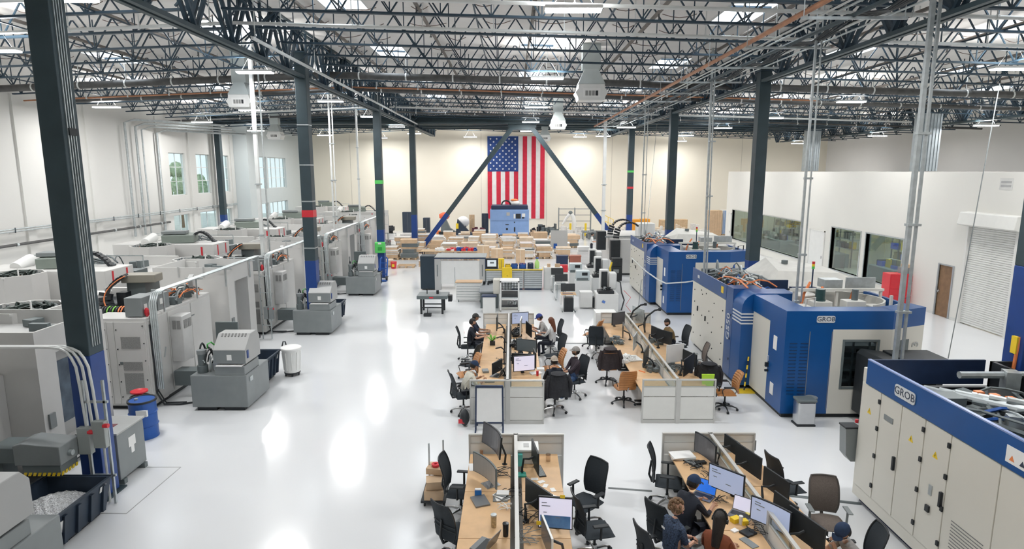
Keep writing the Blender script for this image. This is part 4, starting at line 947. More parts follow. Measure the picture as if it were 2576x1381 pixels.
q = B(); q.cyl((-0.1, -0.05, 0.87), (-0.1, -0.05, 0.92), 0.04, 10); q.build('bung', GALV, d1)
d2 = drum(-8.84, 13.95, BLACK, BLACK, 0.2, 0.72, 'black drum with a red funnel behind the blue drum')
q = B(); q.lathe([(0.19, 0.10), (0.19, 0.13), (0.05, 0.02), (0.04, 0)], (0, 0, 0.74), 18); q.build('funnel', RED, d2, smooth=True)
# white wheeled bin
t = thing('waste_bin', 'round white waste bin on a black dolly beside the second coolant unit', 'bin', (-6.55, 17.65, 0))
q = B(); q.lathe([(0.22, 0.12), (0.27, 0.78), (0.285, 0.80), (0.285, 0.83)], (0, 0, 0), 22); q.build('tub', WHITEP, t, smooth=True)
q = B(); q.lathe([(0.295, 0.82), (0.295, 0.86), (0.26, 0.88), (0, 0.895)], (0, 0, 0), 22); q.build('lid', PAPER, t, smooth=True)
for k in range(10):
    a = k*PI/5; q = B(); q.bar((math.cos(a)*0.235, math.sin(a)*0.235, 0.2), (math.cos(a)*0.272, math.sin(a)*0.272, 0.74), 0.02); q.build('rib', WHITEP, t)
q = B(); q.lathe([(0.23, 0.08), (0.23, 0.12), (0, 0.12)], (0, 0, 0), 18); q.build('dolly', BLACK, t)
for k in range(5): a = k*2*PI/5; q = B(); q.cyl((math.cos(a)*0.19-0.015, math.sin(a)*0.19, 0.04), (math.cos(a)*0.19+0.015, math.sin(a)*0.19, 0.04), 0.04, 10); q.build('caster', BLACK, t)
q = B(); q.tube([(-0.3, 0.1, 0.86), (-0.26, 0.1, 1.0), (-0.2, 0.1, 1.0), (-0.18, 0.1, 0.9)], 0.02, 6); q.build('grabber', BLACK, t)
# marked rectangle on the floor
q = B(); A = [F(455, 1175), F(345, 1175)]; C = [F(455, 1175), F(318, 1292)]; D = [F(318, 1292), F(250, 1291)]
for p, r_ in (A, C, D): q.bar((p[0], p[1], 0.002), (r_[0], r_[1], 0.002), 0.018, 0.004)
q = q.build('floor_marking', mat('grey_floor_line', (0.35, 0.36, 0.36), 0.5)); q['kind'] = 'structure'
# ---------------------------------------------------------------- blue and white machining centres on the right
EMB = mat('emblem_silver_white', (0.70, 0.72, 0.74), 0.35, 0.1, 0.02)
LET = mat('lettering_dark', (0.03, 0.045, 0.08), 0.4)
LETG = mat('lettering_grey', (0.45, 0.46, 0.45), 0.5)
def emblem(parent, loc, rot, s=1.0):
    """rounded silver plate with dark letters; built in its own local xy plane"""
    q = B(); w, h = 0.44*s, 0.17*s; r = 0.04*s; pts = []
    for cx, cy, a0 in ((w/2-r, h/2-r, 0), (-w/2+r, h/2-r, 90), (-w/2+r, -h/2+r, 180), (w/2-r, -h/2+r, 270)):
        for k in range(4): a = R(a0+k*30); pts.append((cx+r*math.cos(a), cy+r*math.sin(a)))
    q.prism(pts, 0, 0.012); p = q.build('emblem_plate', EMB, parent, loc, rot=rot)
    t = text('GROB', 0.155*s, LET, p, (0, 0, 0.014), (0, 0, 0), 1.05); return p
RX_ = (PI/2, 0, 0)              # faces -y
def LXrot(): return (PI/2, 0, -PI/2)   # faces -x
def blue_machine(near=False):
    t = thing('machining_center', '', 'machine')
    L = 6.7
    b = B(); b.prism([(0.35, 0.08), (2.8, 0.08), (3.8, 0.5), (3.8, L-0.1), (0.1, L-0.1), (0.1, 2.2), (0.35, 2.2)], 0, 0.12); b.build('plinth', BLACK, t)
    # long side facing the desks: white doors below a blue fascia
    b = B(); b.box(0.0, 3.3, 0.12, 0.9, L, 2.28); sd = b.build('side_body', CREAMW, t)
    q = B(); q.box(-0.02, 3.34, 0.2, 0.0, L-0.04, 2.26); d = q.build('large_door', CREAMW, sd, bev=0.004)
    q = B()
    for u, z in ((0.2, 0.4), (0.2, 0.9), (0.2, 1.4), (0.2, 1.9), (1.0, 0.5), (1.1, 1.0), (1.05, 1.5), (1.0, 1.95), (1.4, 0.55), (1.5, 1.2), (1.45, 1.6), (2.2, 0.6), (2.15, 1.3), (2.2, 2.0), (3.0, 0.5), (3.05, 1.1), (3.0, 1.6), (3.05, 2.0), (1.8, 2.1), (2.3, 2.12)): q.cyl((-0.02, 3.34+u, z), (-0.034, 3.34+u, z), 0.022, 8)
    q.build('bolt', BLACK, d, kind='stuff')
    for u, z in ((1.75, 1.2), (2.6, 1.35)): q = B(); q.box(-0.05, 3.34+u, z, -0.02, 3.4+u, z+0.16); q.build('door_handle', BLACK, d)
    b = B(); b.prism([(3.3, 2.28), (L, 2.28), (L, 2.72), (3.3, 2.72)], -0.03, 0.0, 'x'); fs = b.build('side_fascia', mat('fascia_muted_blue', (0.03, 0.085, 0.25), 0.28, 0.05, 0.05, 2), t)
    q = B(); q.box(-0.036, 3.55, 2.42, -0.03, 3.75, 2.62); q.build('warning_sticker', YELLOW, fs)
    q = B(); q.box(-0.036, 5.9, 2.46, -0.03, 6.1, 2.56); q.build('small_plate', EMB, fs)
    # blue rounded pillar
    pts = [(0.5, 0), (0, 0)]
    q = B(); cr = 0.42; H2 = 2.72
    pr = [(-0.02, 0.12), (-0.02, H2-cr)] + [(-0.02+cr-cr*math.cos(a), H2-cr+cr*math.sin(a)) for a in [R(15*k) for k in range(1, 7)]] + [(1.4, H2), (1.4, 0.12)]
    q = B(); q.prism(pr, 2.05, 2.75, 'y'); pl = q.build('rounded_pillar', GBLUE, t, smooth=True)
    q = B(); q.box(-0.025, 2.75, 0.12, 0.9, 3.3, 2.72); pd = q.build('blue_door', mat('fascia_muted_blue', (0, 0, 0)), t)
    text('G550' , 0.36, EMB, pd, (-0.03, 3.02, 1.55), (PI/2, 0, -PI/2), 1.0).rotation_euler = (R(0), R(-90), R(-90)) if False else (0, -PI/2, 0)
    for z in (0.6, 1.2, 1.9): q = B(); q.box(-0.035, 2.85, z, -0.025, 2.88, z+0.06); q.build('hinge', BLACK, pd)
    for k in range(4):
        q = B(); q.box(-0.03, 2.04, 1.86+k*0.09, 0.42, 2.06, 1.90+k*0.09); q.build('silver_stripe', EMB, pl)
        q = B(); q.box(-0.03, 2.05, 1.86+k*0.09, -0.02, 2.72, 1.90+k*0.09); q.build('silver_stripe', EMB, pl)
    # second white door, blue corner cabinet
    b = B(); b.box(0.30, 0.9, 0.12, 0.9, 2.05, 2.25); wd = b.build('white_door', CREAMW, t, bev=0.008)
    q = B(); q.box(0.28, 0.9, 2.25, 0.9, 2.05, 2.70); q.box(0.28, 0.0, 2.25, 0.9, 0.9, 2.70); q.build('fascia_band', GBLUE, t)
    b = B(); b.box(0.28, 0.0, 0.12, 0.9, 0.9, 2.25); bc = b.build('control_cabinet', GBLUE, t)
    q = B(); q.box(0.27, 0.42, 1.60, 0.28, 0.62, 1.95); q.build('paper_notice', PAPER, bc)
    q = B(); q.box(0.27, 0.45, 0.42, 0.28, 0.65, 0.72); q.build('paper_notice', PAPER, bc)
    q = B(); q.box(0.20, 0.82, 1.05, 0.28, 0.88, 1.16); q.cyl((0.2, 0.85, 0.95), (0.28, 0.85, 0.95), 0.035, 8); q.build('lock_handle', BLACK, bc)
    q = B(); q.box(0.24, 0.84, 1.2, 0.28, 0.88, 1.34); q.build('latch', EMB, bc)
    # front face: blue panels, wide white door with window
    b = B(); b.box(0.9, 0.0, 0.12, 1.42, 0.5, 2.25); fp = b.build('front_blue_panel', GBLUE, t)
    q = B(); q.box(0.86, -0.005, 0.2, 0.875, 0.0, 2.2); q.box(1.395, -0.005, 0.2, 1.405, 0.0, 2.2); q.build('panel_joint', SEAM, fp)
    for k in range(16):
        for u in (0.40, 0.66):
            q = B(); q.box(u, -0.012, 0.62+k*0.085, u+0.18, 0.0, 0.632+k*0.085); q.build('vent_slot', NAVY, bc)
    q = B(); q.box(0.9, 0.0, 2.25, 2.85, 0.5, 2.70); q.prism([(2.85, 0.0), (3.9, 0.45), (3.8, 0.9), (2.75, 0.5)], 2.25, 2.70); fb = q.build('fascia_band', GBLUE, t)
    emblem(fb, (1.22, -0.004, 2.50), RX_, 1.0)
    b = B(); b.wallholes(1.42, 2.85, 0.12, 2.25, 0.0, 0.08, [(1.72, 2.52, 0.80, 1.95)], 'y'); fd = b.build('front_door', CREAMW, t)
    fr = B(); fr.box(1.67, -0.015, 0.75, 1.73, 0.0, 2.0); fr.box(2.51, -0.015, 0.75, 2.57, 0.0, 2.0); fr.box(1.73, -0.015, 0.75, 2.51, 0.0, 0.81); fr.box(1.73, -0.015, 1.94, 2.51, 0.0, 2.0); fr.build('window_gasket', MDARK, fd, bev=0.01)
    q = B(); q.box(1.72, 0.04, 0.80, 2.52, 0.05, 1.95); q.build('window_pane', glassm('machine_window_glass', (0.62, 0.68, 0.70), 0.06), fd)
    q = B(); q.box(1.45, 0.9, 0.2, 3.0, 0.92, 2.2); q.build('interior_back', MGREY2, t)
    q = B()
    for k in range(5): q.box(1.5, 0.35, 0.5+k*0.3, 2.8, 0.75, 0.54+k*0.3)
    for k in range(3): q.box(1.7+k*0.4, 0.3, 0.3, 1.74+k*0.4, 0.34, 2.1)
    q.build('tool_rack', GALV, t, kind='stuff')
    q = B(); blocks(q, rng, 1.6, 2.7, 0.35, 0.7, 0.85, 10, 0.16, 0.12); blocks(q, rng, 1.6, 2.7, 0.35, 0.7, 1.45, 10, 0.16, 0.12); q.build('tool_holder', MDARK, t, kind='stuff')
    b = B(); b.prism([(2.85, 0.0), (3.9, 0.45), (3.9, 1.4), (3.6, 1.4)], 0.12, 2.25); ch = b.build('chamfer_door', CREAMW, t)
    q = B(); q.prism([(3.02, 0.06), (3.42, 0.232), (3.42, 0.25), (3.02, 0.08)], 0.9, 1.95); q.build('window_pane', MDARK, ch)
    rt = text('R13', 0.34, LETG, ch, (4.545, 0.60, 1.45), (0, 0, 0)); rt.rotation_euler = Matrix(((0, 0.65, 0.76), (0, 0.76, -0.65), (-1, 0, 0))).transposed().to_euler() if False else (Matrix.Rotation(math.atan2(0.7, 0.6), 3, 'Z') @ Matrix.Rotation(PI/2, 3, 'X') @ Matrix.Rotation(PI/2, 3, 'Z')).to_euler()
    rt.rotation_euler = (Matrix.Rotation(math.atan2(0.45, 1.05), 3, 'Z') @ Matrix.Rotation(PI/2, 3, 'X') @ Matrix.Rotation(PI/2, 3, 'Z')).to_euler(); rt.location = (3.66, 0.335, 1.6)
    b = B(); b.box(3.6, 1.4, 0.12, 3.9, L, 2.3); b.box(0.9, L-0.1, 0.12, 3.6, L, 2.4); b.build('rear_body', CREAMW, t)
    q = B(); q.box(0.9, L-0.12, 2.4, 3.9, L, 2.70); q.box(3.8, 0.9, 2.3, 3.9, L, 2.62); q.build('rear_fascia', GBLUE, t)
    # deck and things standing in the open top
    b = B(); b.box(0.9, 0.95, 1.9, 3.6, L-0.1, 1.96); b.box(0.3, 2.75, 1.9, 0.9, 3.3, 1.96); b.build('deck', MDARK, t)
    q = B(); q.box(1.0, 3.4, 2.0, 1.8, 3.46, 2.85); q.box(1.0, 3.4, 2.0, 1.06, 6.2, 2.5); q.build('inner_wall', NAVY, t)
    q = B(); hoses(q, rng, 0.25, 1.5, 3.4, 6.4, 2.30, 2.65, 46, 0.035, 0.35); blocks(q, rng, 0.3, 1.5, 3.4, 6.4, 2.25, 40, 0.2, 0.45); q.build('hydraulic_block', MDARK, t, kind='stuff')
    q = B(); hoses(q, rng, 0.25, 1.5, 3.2, 6.4, 2.40, 2.8, 30, 0.025, 0.35); blocks(q, rng, 0.3, 1.4, 3.3, 6.4, 2.3, 26, 0.12, 0.55); q.build('pipework', GALV, t, kind='stuff')
    q = B(); hoses(q, rng, 0.25, 1.6, 2.6, 5.4, 2.45, 2.8, 9, 0.02, 0.3); q.build('orange_hose', ORANGE, t, kind='stuff')
    q = B(); hoses(q, rng, 0.25, 1.6, 2.8, 6.0, 2.40, 2.7, 6, 0.02, 0.3); q.build('blue_hose', BLUEP, t, kind='stuff')
    return t
def top_covers(t):
    """white canopies and drums in the open top, as on the two farther machines"""
    W2 = mat('canopy_white', (0.74, 0.73, 0.68), 0.4)
    q = B(); q.add([(1.4, 3.5, 2.6), (4.3, 3.2, 2.6), (4.5, 6.4, 2.6), (1.6, 6.5, 2.6), (1.7, 3.9, 3.05), (3.5, 3.8, 3.0), (4.0, 6.0, 2.9), (2.2, 6.1, 3.15)], [(0,1,5,4),(1,2,6,5),(2,3,7,6),(3,0,4,7),(4,5,6,7)]); cv = q.build('canopy', W2, t)
    q = B(); q.cyl((2.5, 5.3, 3.05), (2.5, 5.3, 3.17), 0.1, 10); q.build('lifting_ring', MDARK, cv)
    q = B(); q.box(2.0, 3.0, 1.96, 4.0, 3.3, 2.6); q.build('white_housing', W2, t, bev=0.02)
    q = B(); q.lathe([(0.42, 1.96), (0.42, 2.62), (0.38, 2.64), (0, 2.64)], (0, 0, 0), 24); q.build('round_cover', W2, t, (1.75, 2.55, 0), smooth=True)
    pts = [(2.3+1.4*math.cos(R(a)), 2.0+1.1*math.sin(R(a))) for a in range(-60, 70, 13)]
    q = B(); q.prism(pts + [(x-0.06, y) for x, y in reversed(pts)], 1.96, 2.62); q.build('curved_guard', W2, t, smooth=True)
    for x, y, w, h in ((1.1, 1.2, 0.35, 0.55), (1.6, 1.4, 0.5, 0.62), (2.3, 1.1, 0.5, 0.70), (3.0, 1.2, 0.3, 0.55)):
        q = B(); q.box(x, y, 1.96, x+w, y+0.35, 2.0+h); o = q.build('white_unit', W2, t, bev=0.015); q = B(); q.box(x+w*0.3, y-0.01, 2.2+h*0.3, x+w*0.5, y, 2.3+h*0.3); q.build('label', MDARK, o)
    q = B(); q.cyl((1.85, 1.6, 2.58), (1.85, 1.6, 2.66), 0.14, 12); q.cyl((1.85, 1.6, 2.66), (1.85, 1.6, 2.93), 0.12, 12); q.build('spindle_motor', mat('motor_green_grey', (0.03, 0.07, 0.07), 0.4), t, smooth=True)
    q = B(); q.cyl((2.6, 1.3, 2.68), (2.6, 1.3, 2.98), 0.08, 10); q.build('spindle_motor', MDARK, t, smooth=True)
    q = B(); q.bar((1.2, 1.9, 2.85), (3.8, 2.1, 2.82), 0.12, 0.07); q.bar((1.3, 1.9, 2.0), (1.3, 1.9, 2.85), 0.06); q.bar((2.5, 2.0, 2.0), (2.5, 2.0, 2.85), 0.06); q.bar((3.75, 2.1, 2.3), (3.75, 2.1, 2.85), 0.06); q.build('cross_rail', W2, t)
    q = B(); q.box(2.3, 2.3, 2.82, 2.8, 2.7, 3.05); q.box(2.9, 2.3, 2.8, 3.7, 2.36, 3.12); q.build('wire_basket', GALV, t)
    q = B(); q.tube([(2.1, 1.8, 2.1), (2.0, 1.95, 2.5), (2.15, 2.1, 2.9)], 0.035, 6); q.tube([(1.5, 1.9, 2.4), (1.62, 2.0, 2.75), (1.85, 2.2, 3.0)], 0.035, 6); q.tube([(2.9, 2.1, 2.4), (3.0, 2.1, 2.85)], 0.03, 6); q.build('orange_hose', ORANGE, t)
    q = B(); q.box(1.7, 2.9, 2.62, 2.4, 3.1, 2.72); q.build('blue_base', NAVY, t)
    s = B(); s.cyl((2.3, 3.0, 2.72), (2.3, 3.0, 3.25), 0.02, 8); st = s.build('signal_pole', NAVY, t)
    for k, m in enumerate((GREEN, YELLOW, RED)): q = B(); q.cyl((2.3, 3.0, 3.25+k*0.07), (2.3, 3.0, 3.32+k*0.07), 0.04, 10); q.build('signal_light', m, st)
    for x in (1.05, 3.4):
        q = B(); q.tube([(x, 0.7, 2.3), (x, 0.7, 2.85), (x+0.25, 0.75, 2.88), (x+0.25, 0.75, 2.3)], 0.02, 6); q.build('guard_hoop', W2 if x < 2 else BLACK, t)
    q = B(); q.bar((3.3, 0.9, 1.96), (3.3, 0.9, 2.9), 0.06); q.bar((3.3, 0.9, 2.6), (3.75, 1.2, 2.6), 0.05); q.build('post', W2, t)
gm = blue_machine(); top_covers(gm)
gm.location = (6.3, 14.38, 0); gm['label'] = 'large royal blue and cream machining center with the steel bin at its foot'; gm['group'] = 'blue and cream machines'
copy(gm, (6.22, 25.35, 0), 0, 'smaller-looking blue and cream machining center behind the large one', 'blue and cream machines')
for k, m in (('YB', YELLOW), ('YB', BLACK)): pass
# nearest machine: cream doors under a blue fascia, pipes in its open top
t = thing('machining_center', 'nearest blue and cream machining center, warning triangles on its cream doors', 'machine', (6.3, 3.9, 0)); t['group'] = 'blue and cream machines'
L = 6.75
b = B(); b.box(0.12, 0.1, 0, 4.6, L-0.1, 0.13); b.build('plinth', NAVY, t)
b = B(); b.box(0.0, 0.0, 0.13, 0.8, L-0.05, 2.30); b.box(0.0, L-0.35, 2.30, 0.4, L-0.05, 2.55); sd = b.build('side_body', CREAMW, t, bev=0.01)
dy = [(6.1, 6.66), (5.53, 6.08), (4.96, 5.51), (4.4, 4.94), (3.5, 4.38), (2.6, 3.48), (1.7, 2.58)]
for k, (y0, y1) in enumerate(dy):
    q = B(); q.box(-0.02, y0, 0.36, 0.0, y1, 2.28); d = q.build('door', CREAMW, sd, bev=0.004)
    if k in (0, 2, 3):
        for z in (0.55, 1.1, 1.6, 2.08): q = B(); q.box(-0.045, y0-0.015, z, -0.02, y0+0.03, z+0.075); q.build('hinge', BLACK, d)
    if k in (1, 3): q = B(); q.box(-0.06, y0+0.02, 1.15, -0.02, y0+0.06, 1.38); q.build('door_handle', BLACK, d)
    if k in (0, 2, 3):
        yc = (y0+y1)/2; q = B(); q.prism([(yc-0.055, 1.80), (yc+0.055, 1.80), (yc, 1.90)], -0.026, -0.02, 'x'); w_ = q.build('warning_triangle', YELLOW, d)
        q = B(); q.prism([(yc-0.008, 1.815), (yc+0.012, 1.845), (yc-0.003, 1.85), (yc+0.006, 1.88), (yc-0.012, 1.845), (yc+0.003, 1.84)], -0.029, -0.026, 'x'); q.build('bolt_symbol', BLACK, w_)
    if k == 1: q = B(); q.box(-0.03, y0+0.18, 1.88, -0.02, y0+0.42, 1.97); q.build('handle_recess', MDARK2, d)
    if k == 3:
        q = B(); q.box(-0.03, y0+0.25, 1.2, -0.02, y0+0.32, 1.36); q.build('lock_plate', GALV, d); q = B(); q.box(-0.05, y0+0.25, 0.93, -0.02, y0+0.33, 1.03); q.build('lock_plate', BLACK, d)
    if k == 4:
        for j in range(10): q = B(); q.box(-0.026, y0+0.1, 0.62+j*0.05, -0.02, y0+0.7, 0.632+j*0.05); q.build('vent_slot', SEAM, d)
    if k == 5: q = B(); q.box(-0.026, y0+0.3, 1.15, -0.02, y0+0.6, 1.24); q.build('label', PAPER, d)
b = B(); b.box(-0.04, 0, 2.30, 0.0, L-0.22, 2.74); fs = b.build('side_fascia', GBLUE, t)
q = B(); q.box(-0.045, 0, 2.73, 0.01, L-0.22, 2.75); q.build('fascia_edge', mat('fascia_light_edge', (0.25, 0.32, 0.55), 0.3), fs)
b = B(); b.box(0.0, L-0.26, 2.30, 2.0, L-0.22, 2.74); b.build('rear_fascia', NAVY, t)
emblem(fs, (-0.046, 5.45, 2.50), (PI/2, 0, -PI/2), 1.15)
q = B(); q.box(-0.046, 3.05, 2.38, -0.04, 3.42, 2.60); sn = q.build('warning_sign', PAPER, fs)
for k in range(2): q = B(); q.prism([(3.12+k*0.16, 2.42), (3.20+k*0.16, 2.42), (3.16+k*0.16, 2.49)], -0.05, -0.046, 'x'); q.build('warning_symbol', ORANGE if k else LET, sn)
b = B(); b.box(0.8, 0.2, 1.85, 4.6, L-0.3, 1.92); b.box(4.5, 0.2, 0.1, 4.6, L, 2.5); b.box(0.8, L-0.15, 0.1, 4.5, L-0.05, 2.2); b.build('deck', BLACK, t)
bb = B(); bb.box(2.0, 4.9, 1.92, 2.06, 6.4, 2.75); bb.box(2.0, 6.35, 1.92, 4.5, 6.4, 2.75); bb.box(2.0, 4.9, 2.70, 4.5, 4.96, 2.76); bb.box(3.6, 4.9, 2.71, 3.66, 6.4, 2.77); bb.build('inner_tray', BLACK, t)
q = B()
for k in range(6): q.tube([(0.35+0.12*k, 5.6-0.18*k, 2.55+0.03*k), (0.9+0.2*k, 4.6-0.1*k, 2.62), (1.6+0.3*k, 3.6-0.15*k, 2.66), (2.8+0.2*k, 2.6, 2.7)], 0.05, 8)
q.tube([(1.0, 5.75, 2.72), (4.4, 5.7, 2.74)], 0.06, 8); q.tube([(2.9, 4.3, 2.2), (2.9, 4.3, 3.0), (3.1, 4.3, 3.08), (4.4, 4.4, 3.08)], 0.06, 8)
q.build('coolant_pipe', GALV, t, smooth=True)
q = B()
for k in range(8): q.box(0.75+k*0.14, 5.0-k*0.13, 2.56, 0.86+k*0.14, 5.10-k*0.13, 2.70)
q.build('orange_manifold', ORANGE, t, kind='stuff')
q = B(); hoses(q, rng, 0.3, 3.6, 1.5, 5.8, 2.2, 2.6, 60, 0.035, 0.3); blocks(q, rng, 0.3, 3.8, 1.5, 5.8, 1.95, 60, 0.28, 0.8); q.build('hydraulic_block', MDARK, t, kind='stuff')
q = B(); hoses(q, rng, 0.3, 3.6, 1.5, 5.6, 2.3, 2.65, 26, 0.03, 0.3); blocks(q, rng, 0.3, 3.8, 1.5, 5.8, 2.1, 40, 0.16, 0.7); q.build('pipework', GALV, t, kind='stuff')
q = B(); hoses(q, rng, 0.2, 2.4, 1.6, 4.8, 2.35, 2.6, 14, 0.025, 0.2); q.build('blue_hose', BLUEP, t, kind='stuff')
q = B(); q.lathe([(0.85, 2.55), (0.9, 2.62), (0.88, 2.70), (0.6, 2.82), (0, 2.84)], (0, 0, 0), 28); q.build('round_cover', WHITEP, t, (2.75, 3.3, 0), smooth=True)
# black hood in front of the large machine
t = thing('black_hood', 'tall matt black box hood in front of the large blue machine', 'machine hood', (8.30, 13.42, 0))
q = B(); q.prism([(0, 0.25), (0.62, 0.0), (0.62, 1.72), (0.1, 1.80), (0, 1.70)], 0.0, 0.92, 'y'); q.build('side_box', BLACK, t, bev=0.02)
q = B(); q.box(0.62, 0.05, 1.42, 1.7, 0.92, 1.76); q.build('top_box', BLACK, t, bev=0.02)
q = B(); q.box(0.3, 0.05, 0, 0.62, 0.95, 0.2); q.build('skirt', BLACK, t)
q = B(); q.box(1.5, 0.2, 0, 1.65, 0.9, 1.45); q.build('leg', BLACK, t)
# stainless bin, small grey bin, yellow-black prop
t = thing('steel_bin', 'brushed steel pedal bin at the foot of the blue machine', 'bin', (7.0, 14.02, 0))
q = B(); q.box(-0.21, -0.15, 0.03, 0.21, 0.15, 0.60); q.build('body', CHROME, t, bev=0.03)
q = B(); q.box(-0.225, -0.165, 0.60, 0.225, 0.165, 0.66); q.build('lid', MDARK, t, bev=0.02)
q = B(); q.box(-0.22, -0.16, 0, 0.22, 0.16, 0.04); q.build('base', BLACK, t)
q = B(); q.lathe([(0.13, 0.61), (0.14, 0.65), (0.1, 0.65)], (0.2, 0.1, 0), 14); q.build('ring', MDARK2, t)
t = thing('wall_bin', 'small open grey bin hung on the end of the nearest blue machine', 'bin', (6.24, 10.73, 0.0))
q = B()
for z0, z1, w in ((0.72, 1.36, 0),): q.prism([(-0.14, z1), (0.12, z1), (0.10, z0), (0.0, z0-0.0), (-0.10, z0+0.12)], -0.10, 0.12, 'y')
q.build('body', MDARK2, t); q = B(); q.box(-0.15, -0.11, 1.36, 0.13, 0.13, 1.39); q.build('rim', BLACK, t); q = B(); q.box(0.12, -0.12, 1.2, 0.2, -0.05, 1.5); q.build('bracket', BLACK, t)
q = B(); q.cyl((0.1, 0, 1.44), (0.1, 0, 1.5), 0.03, 8); q.build('red_knob', RED, t)
t = thing('striped_prop', 'yellow and black striped rod leaning between the two halves of the blue machine', 'rod', (6.2, 16.43, 0))
for k in range(8): q = B(); q.cyl((0.18+0.02*k, -0.25+0.03*k, 0.06+k*0.11), (0.20+0.02*k, -0.22+0.03*k, 0.17+k*0.11), 0.022, 8); q.build('segment', YELLOW if k % 2 else BLACK, t)
q = B(); q.box(0.0, -0.35, 0, 0.45, 0.0, 0.02); q.build('foot_plate', YELLOW, t)
# red cabinet by the office wall
t = thing('tool_cabinet', 'red tool cabinet with boxes on top by the office wall', 'cabinet', (17.0, 27.5, 0))
for x in (0, 0.55):
    q = B(); q.box(x-0.05, -0.3, 0.1, x+0.47, 0.3, 1.45); o = q.build('cabinet_body', RED, t, bev=0.01)
    for k in range(4): q = B(); q.box(x-0.02, -0.315, 0.2+k*0.3, x+0.44, -0.3, 0.46+k*0.3); q.build('drawer', RED, o, bev=0.005)
q = B(); q.box(0.05, -0.2, 1.45, 0.5, 0.2, 1.72); tag(q.build('storage_box', MDARK2, None, (17.0+0.5, 27.5, 0)), 'dark grey box on top of the red cabinet', 'box')
q = B(); q.box(-0.1, -0.2, 1.72, 0.25, 0.15, 1.86); tag(q.build('cardboard_box', CARD, None, (17.0+0.75, 27.5, 0)), 'small cardboard box on the dark box above the red cabinet', 'box')
# blue taped cord round the farther machine
q = B(); q.tube([(6.15, 31.4, 1.6), (6.18, 28, 1.45), (6.25, 26, 1.42), (6.4, 25.2, 1.4), (7.2, 25.2, 1.45), (8.0, 25.2, 1.58)], 0.03, 6); tag(q.build('safety_rope', PIPEW), 'white cord strung around the farther blue machine', 'cord')
# floor cable covers
for (a, c, w, m, lab) in ((F(1530, 1228), F(1640, 1236), 0.05, MDARK2, 'grey cable cover across the aisle between the front desks'), (F(1985, 1247), F(2166, 1268), 0.09, MDARK, 'dark cable cover from the front desks to the nearest blue machine'), (F(1410, 864), F(1482, 864), 0.06, MDARK2, 'grey cable cover across the aisle between the rear desks')):
    t = thing('cable_cover', lab, 'cable cover', (a[0], a[1], 0)); d = (c[0]-a[0], c[1]-a[1]); q = B(); q.prism([(-w/2, 0), (w/2, 0), (w/4, 0.02), (-w/4, 0.02)], 0, math.hypot(*d), 'y'); q.build('ramp', m, t, rz=math.atan2(d[1], d[0])-PI/2)
# ---------------------------------------------------------------- cubicle partitions and desks
RAIL = mat('partition_rail', (0.55, 0.55, 0.53), 0.4, 0.2, 0.03)
def panel(parent, x0, y0, x1, y1, zt=1.1, glass=True):
    """one partition bay between two floor points, split in frame, glass strip and fabric tiles"""
    d = Vector((x1-x0, y1-y0, 0)); n = d.length; a = math.atan2(d.y, d.x)
    def mk(b, name, m, par): return b.build(name, m, par, loc, rz=a) if par is parent else b.build(name, m, par)
    loc = (x0, y0, 0); w = 0.03
    b = B(); b.box(0, -w, 0, 0.035, w, zt); b.box(n-0.035, -w, 0, n, w, zt); b.box(0.035, -w, zt-0.03, n-0.035, w, zt); b.box(0.035, -w*0.8, 0.0, n-0.035, w*0.8, 0.09)
    f = mk(b, 'partition_frame', RAIL, parent)
    b = B(); b.box(0.035, -0.02, 0.10, n-0.035, 0.02, 0.66); b.build('panel', PANELW, f)
    b = B(); b.box(0.035, -0.02, 0.68, n-0.035, 0.02, 0.90); b.build('panel', PANELW, f)
    b = B(); b.box(0.035, -0.022, 0.90, n-0.035, 0.022, 0.925); b.build('rail', RAIL, f)
    b = B(); b.box(0.035, -0.004, 0.925, n-0.035, 0.004, zt-0.03); b.build('glass_strip' if glass else 'panel', FROST if glass else PANELW, f)
    return f
def partition(label, xc, xl, xr, y0, y1, nb, near=True):
    t = thing('desk_partition', label, 'partition')
    for k in range(nb): panel(t, xc, y0+(y1-y0)*k/nb, xc, y0+(y1-y0)*(k+1)/nb)
    if near: panel(t, xl, y0, xc-0.03, y0); panel(t, xc+0.03, y0, xr, y0)
    panel(t, xl, y1, xc-0.03, y1, glass=False); panel(t, xc+0.03, y1, xr, y1, glass=False)
    q = B(); q.box(xc-0.04, y0-0.04, 0, xc+0.04, y0+0.04, 1.1); q.build('post', RAIL, t); q = B(); q.box(xc-0.04, y1-0.04, 0, xc+0.04, y1+0.04, 1.1); q.build('post', RAIL, t)
    return t
def desk(x0, x1, y0, y1, label, group):
    t = thing('desk', label, 'desk', (x0, y0, 0), 0, group); w, l = x1-x0, y1-y0
    b = B(); b.box(0.005, 0.006, 0.705, w-0.005, l-0.006, 0.735); b.build('desktop', OAK, t, bev=0.004)
    b = B(); b.box(0.08, 0.1, 0.66, 0.12, l-0.1, 0.705); b.box(w-0.12, 0.1, 0.66, w-0.08, l-0.1, 0.705); b.build('frame_rail', BLACK, t)
    for y in (0.12, l-0.12):
        b = B(); b.box(w/2-0.045, y-0.03, 0.03, w/2+0.045, y+0.03, 0.66); b.box(0.1, y-0.035, 0, w-0.1, y+0.035, 0.035); b.build('leg', BLACK, t)
    return t
partition('white cubicle partition spine between the front left desks', 0.07, -0.82, 0.98, 4.2, 11.0, 5, False)
partition('white cubicle partition spine of the rear left desks, with glass strip end behind the easel', -0.11, -1.01, 0.77, 14.05, 21.05, 5)
partition('white cubicle partition spine of the rear right desks, with glass strip end', 3.98, 3.12, 4.88, 14.1, 21.15, 5)
partition('white cubicle partition spine between the front right desks', 3.77, 2.86, 4.62, 4.2, 11.05, 5, False)
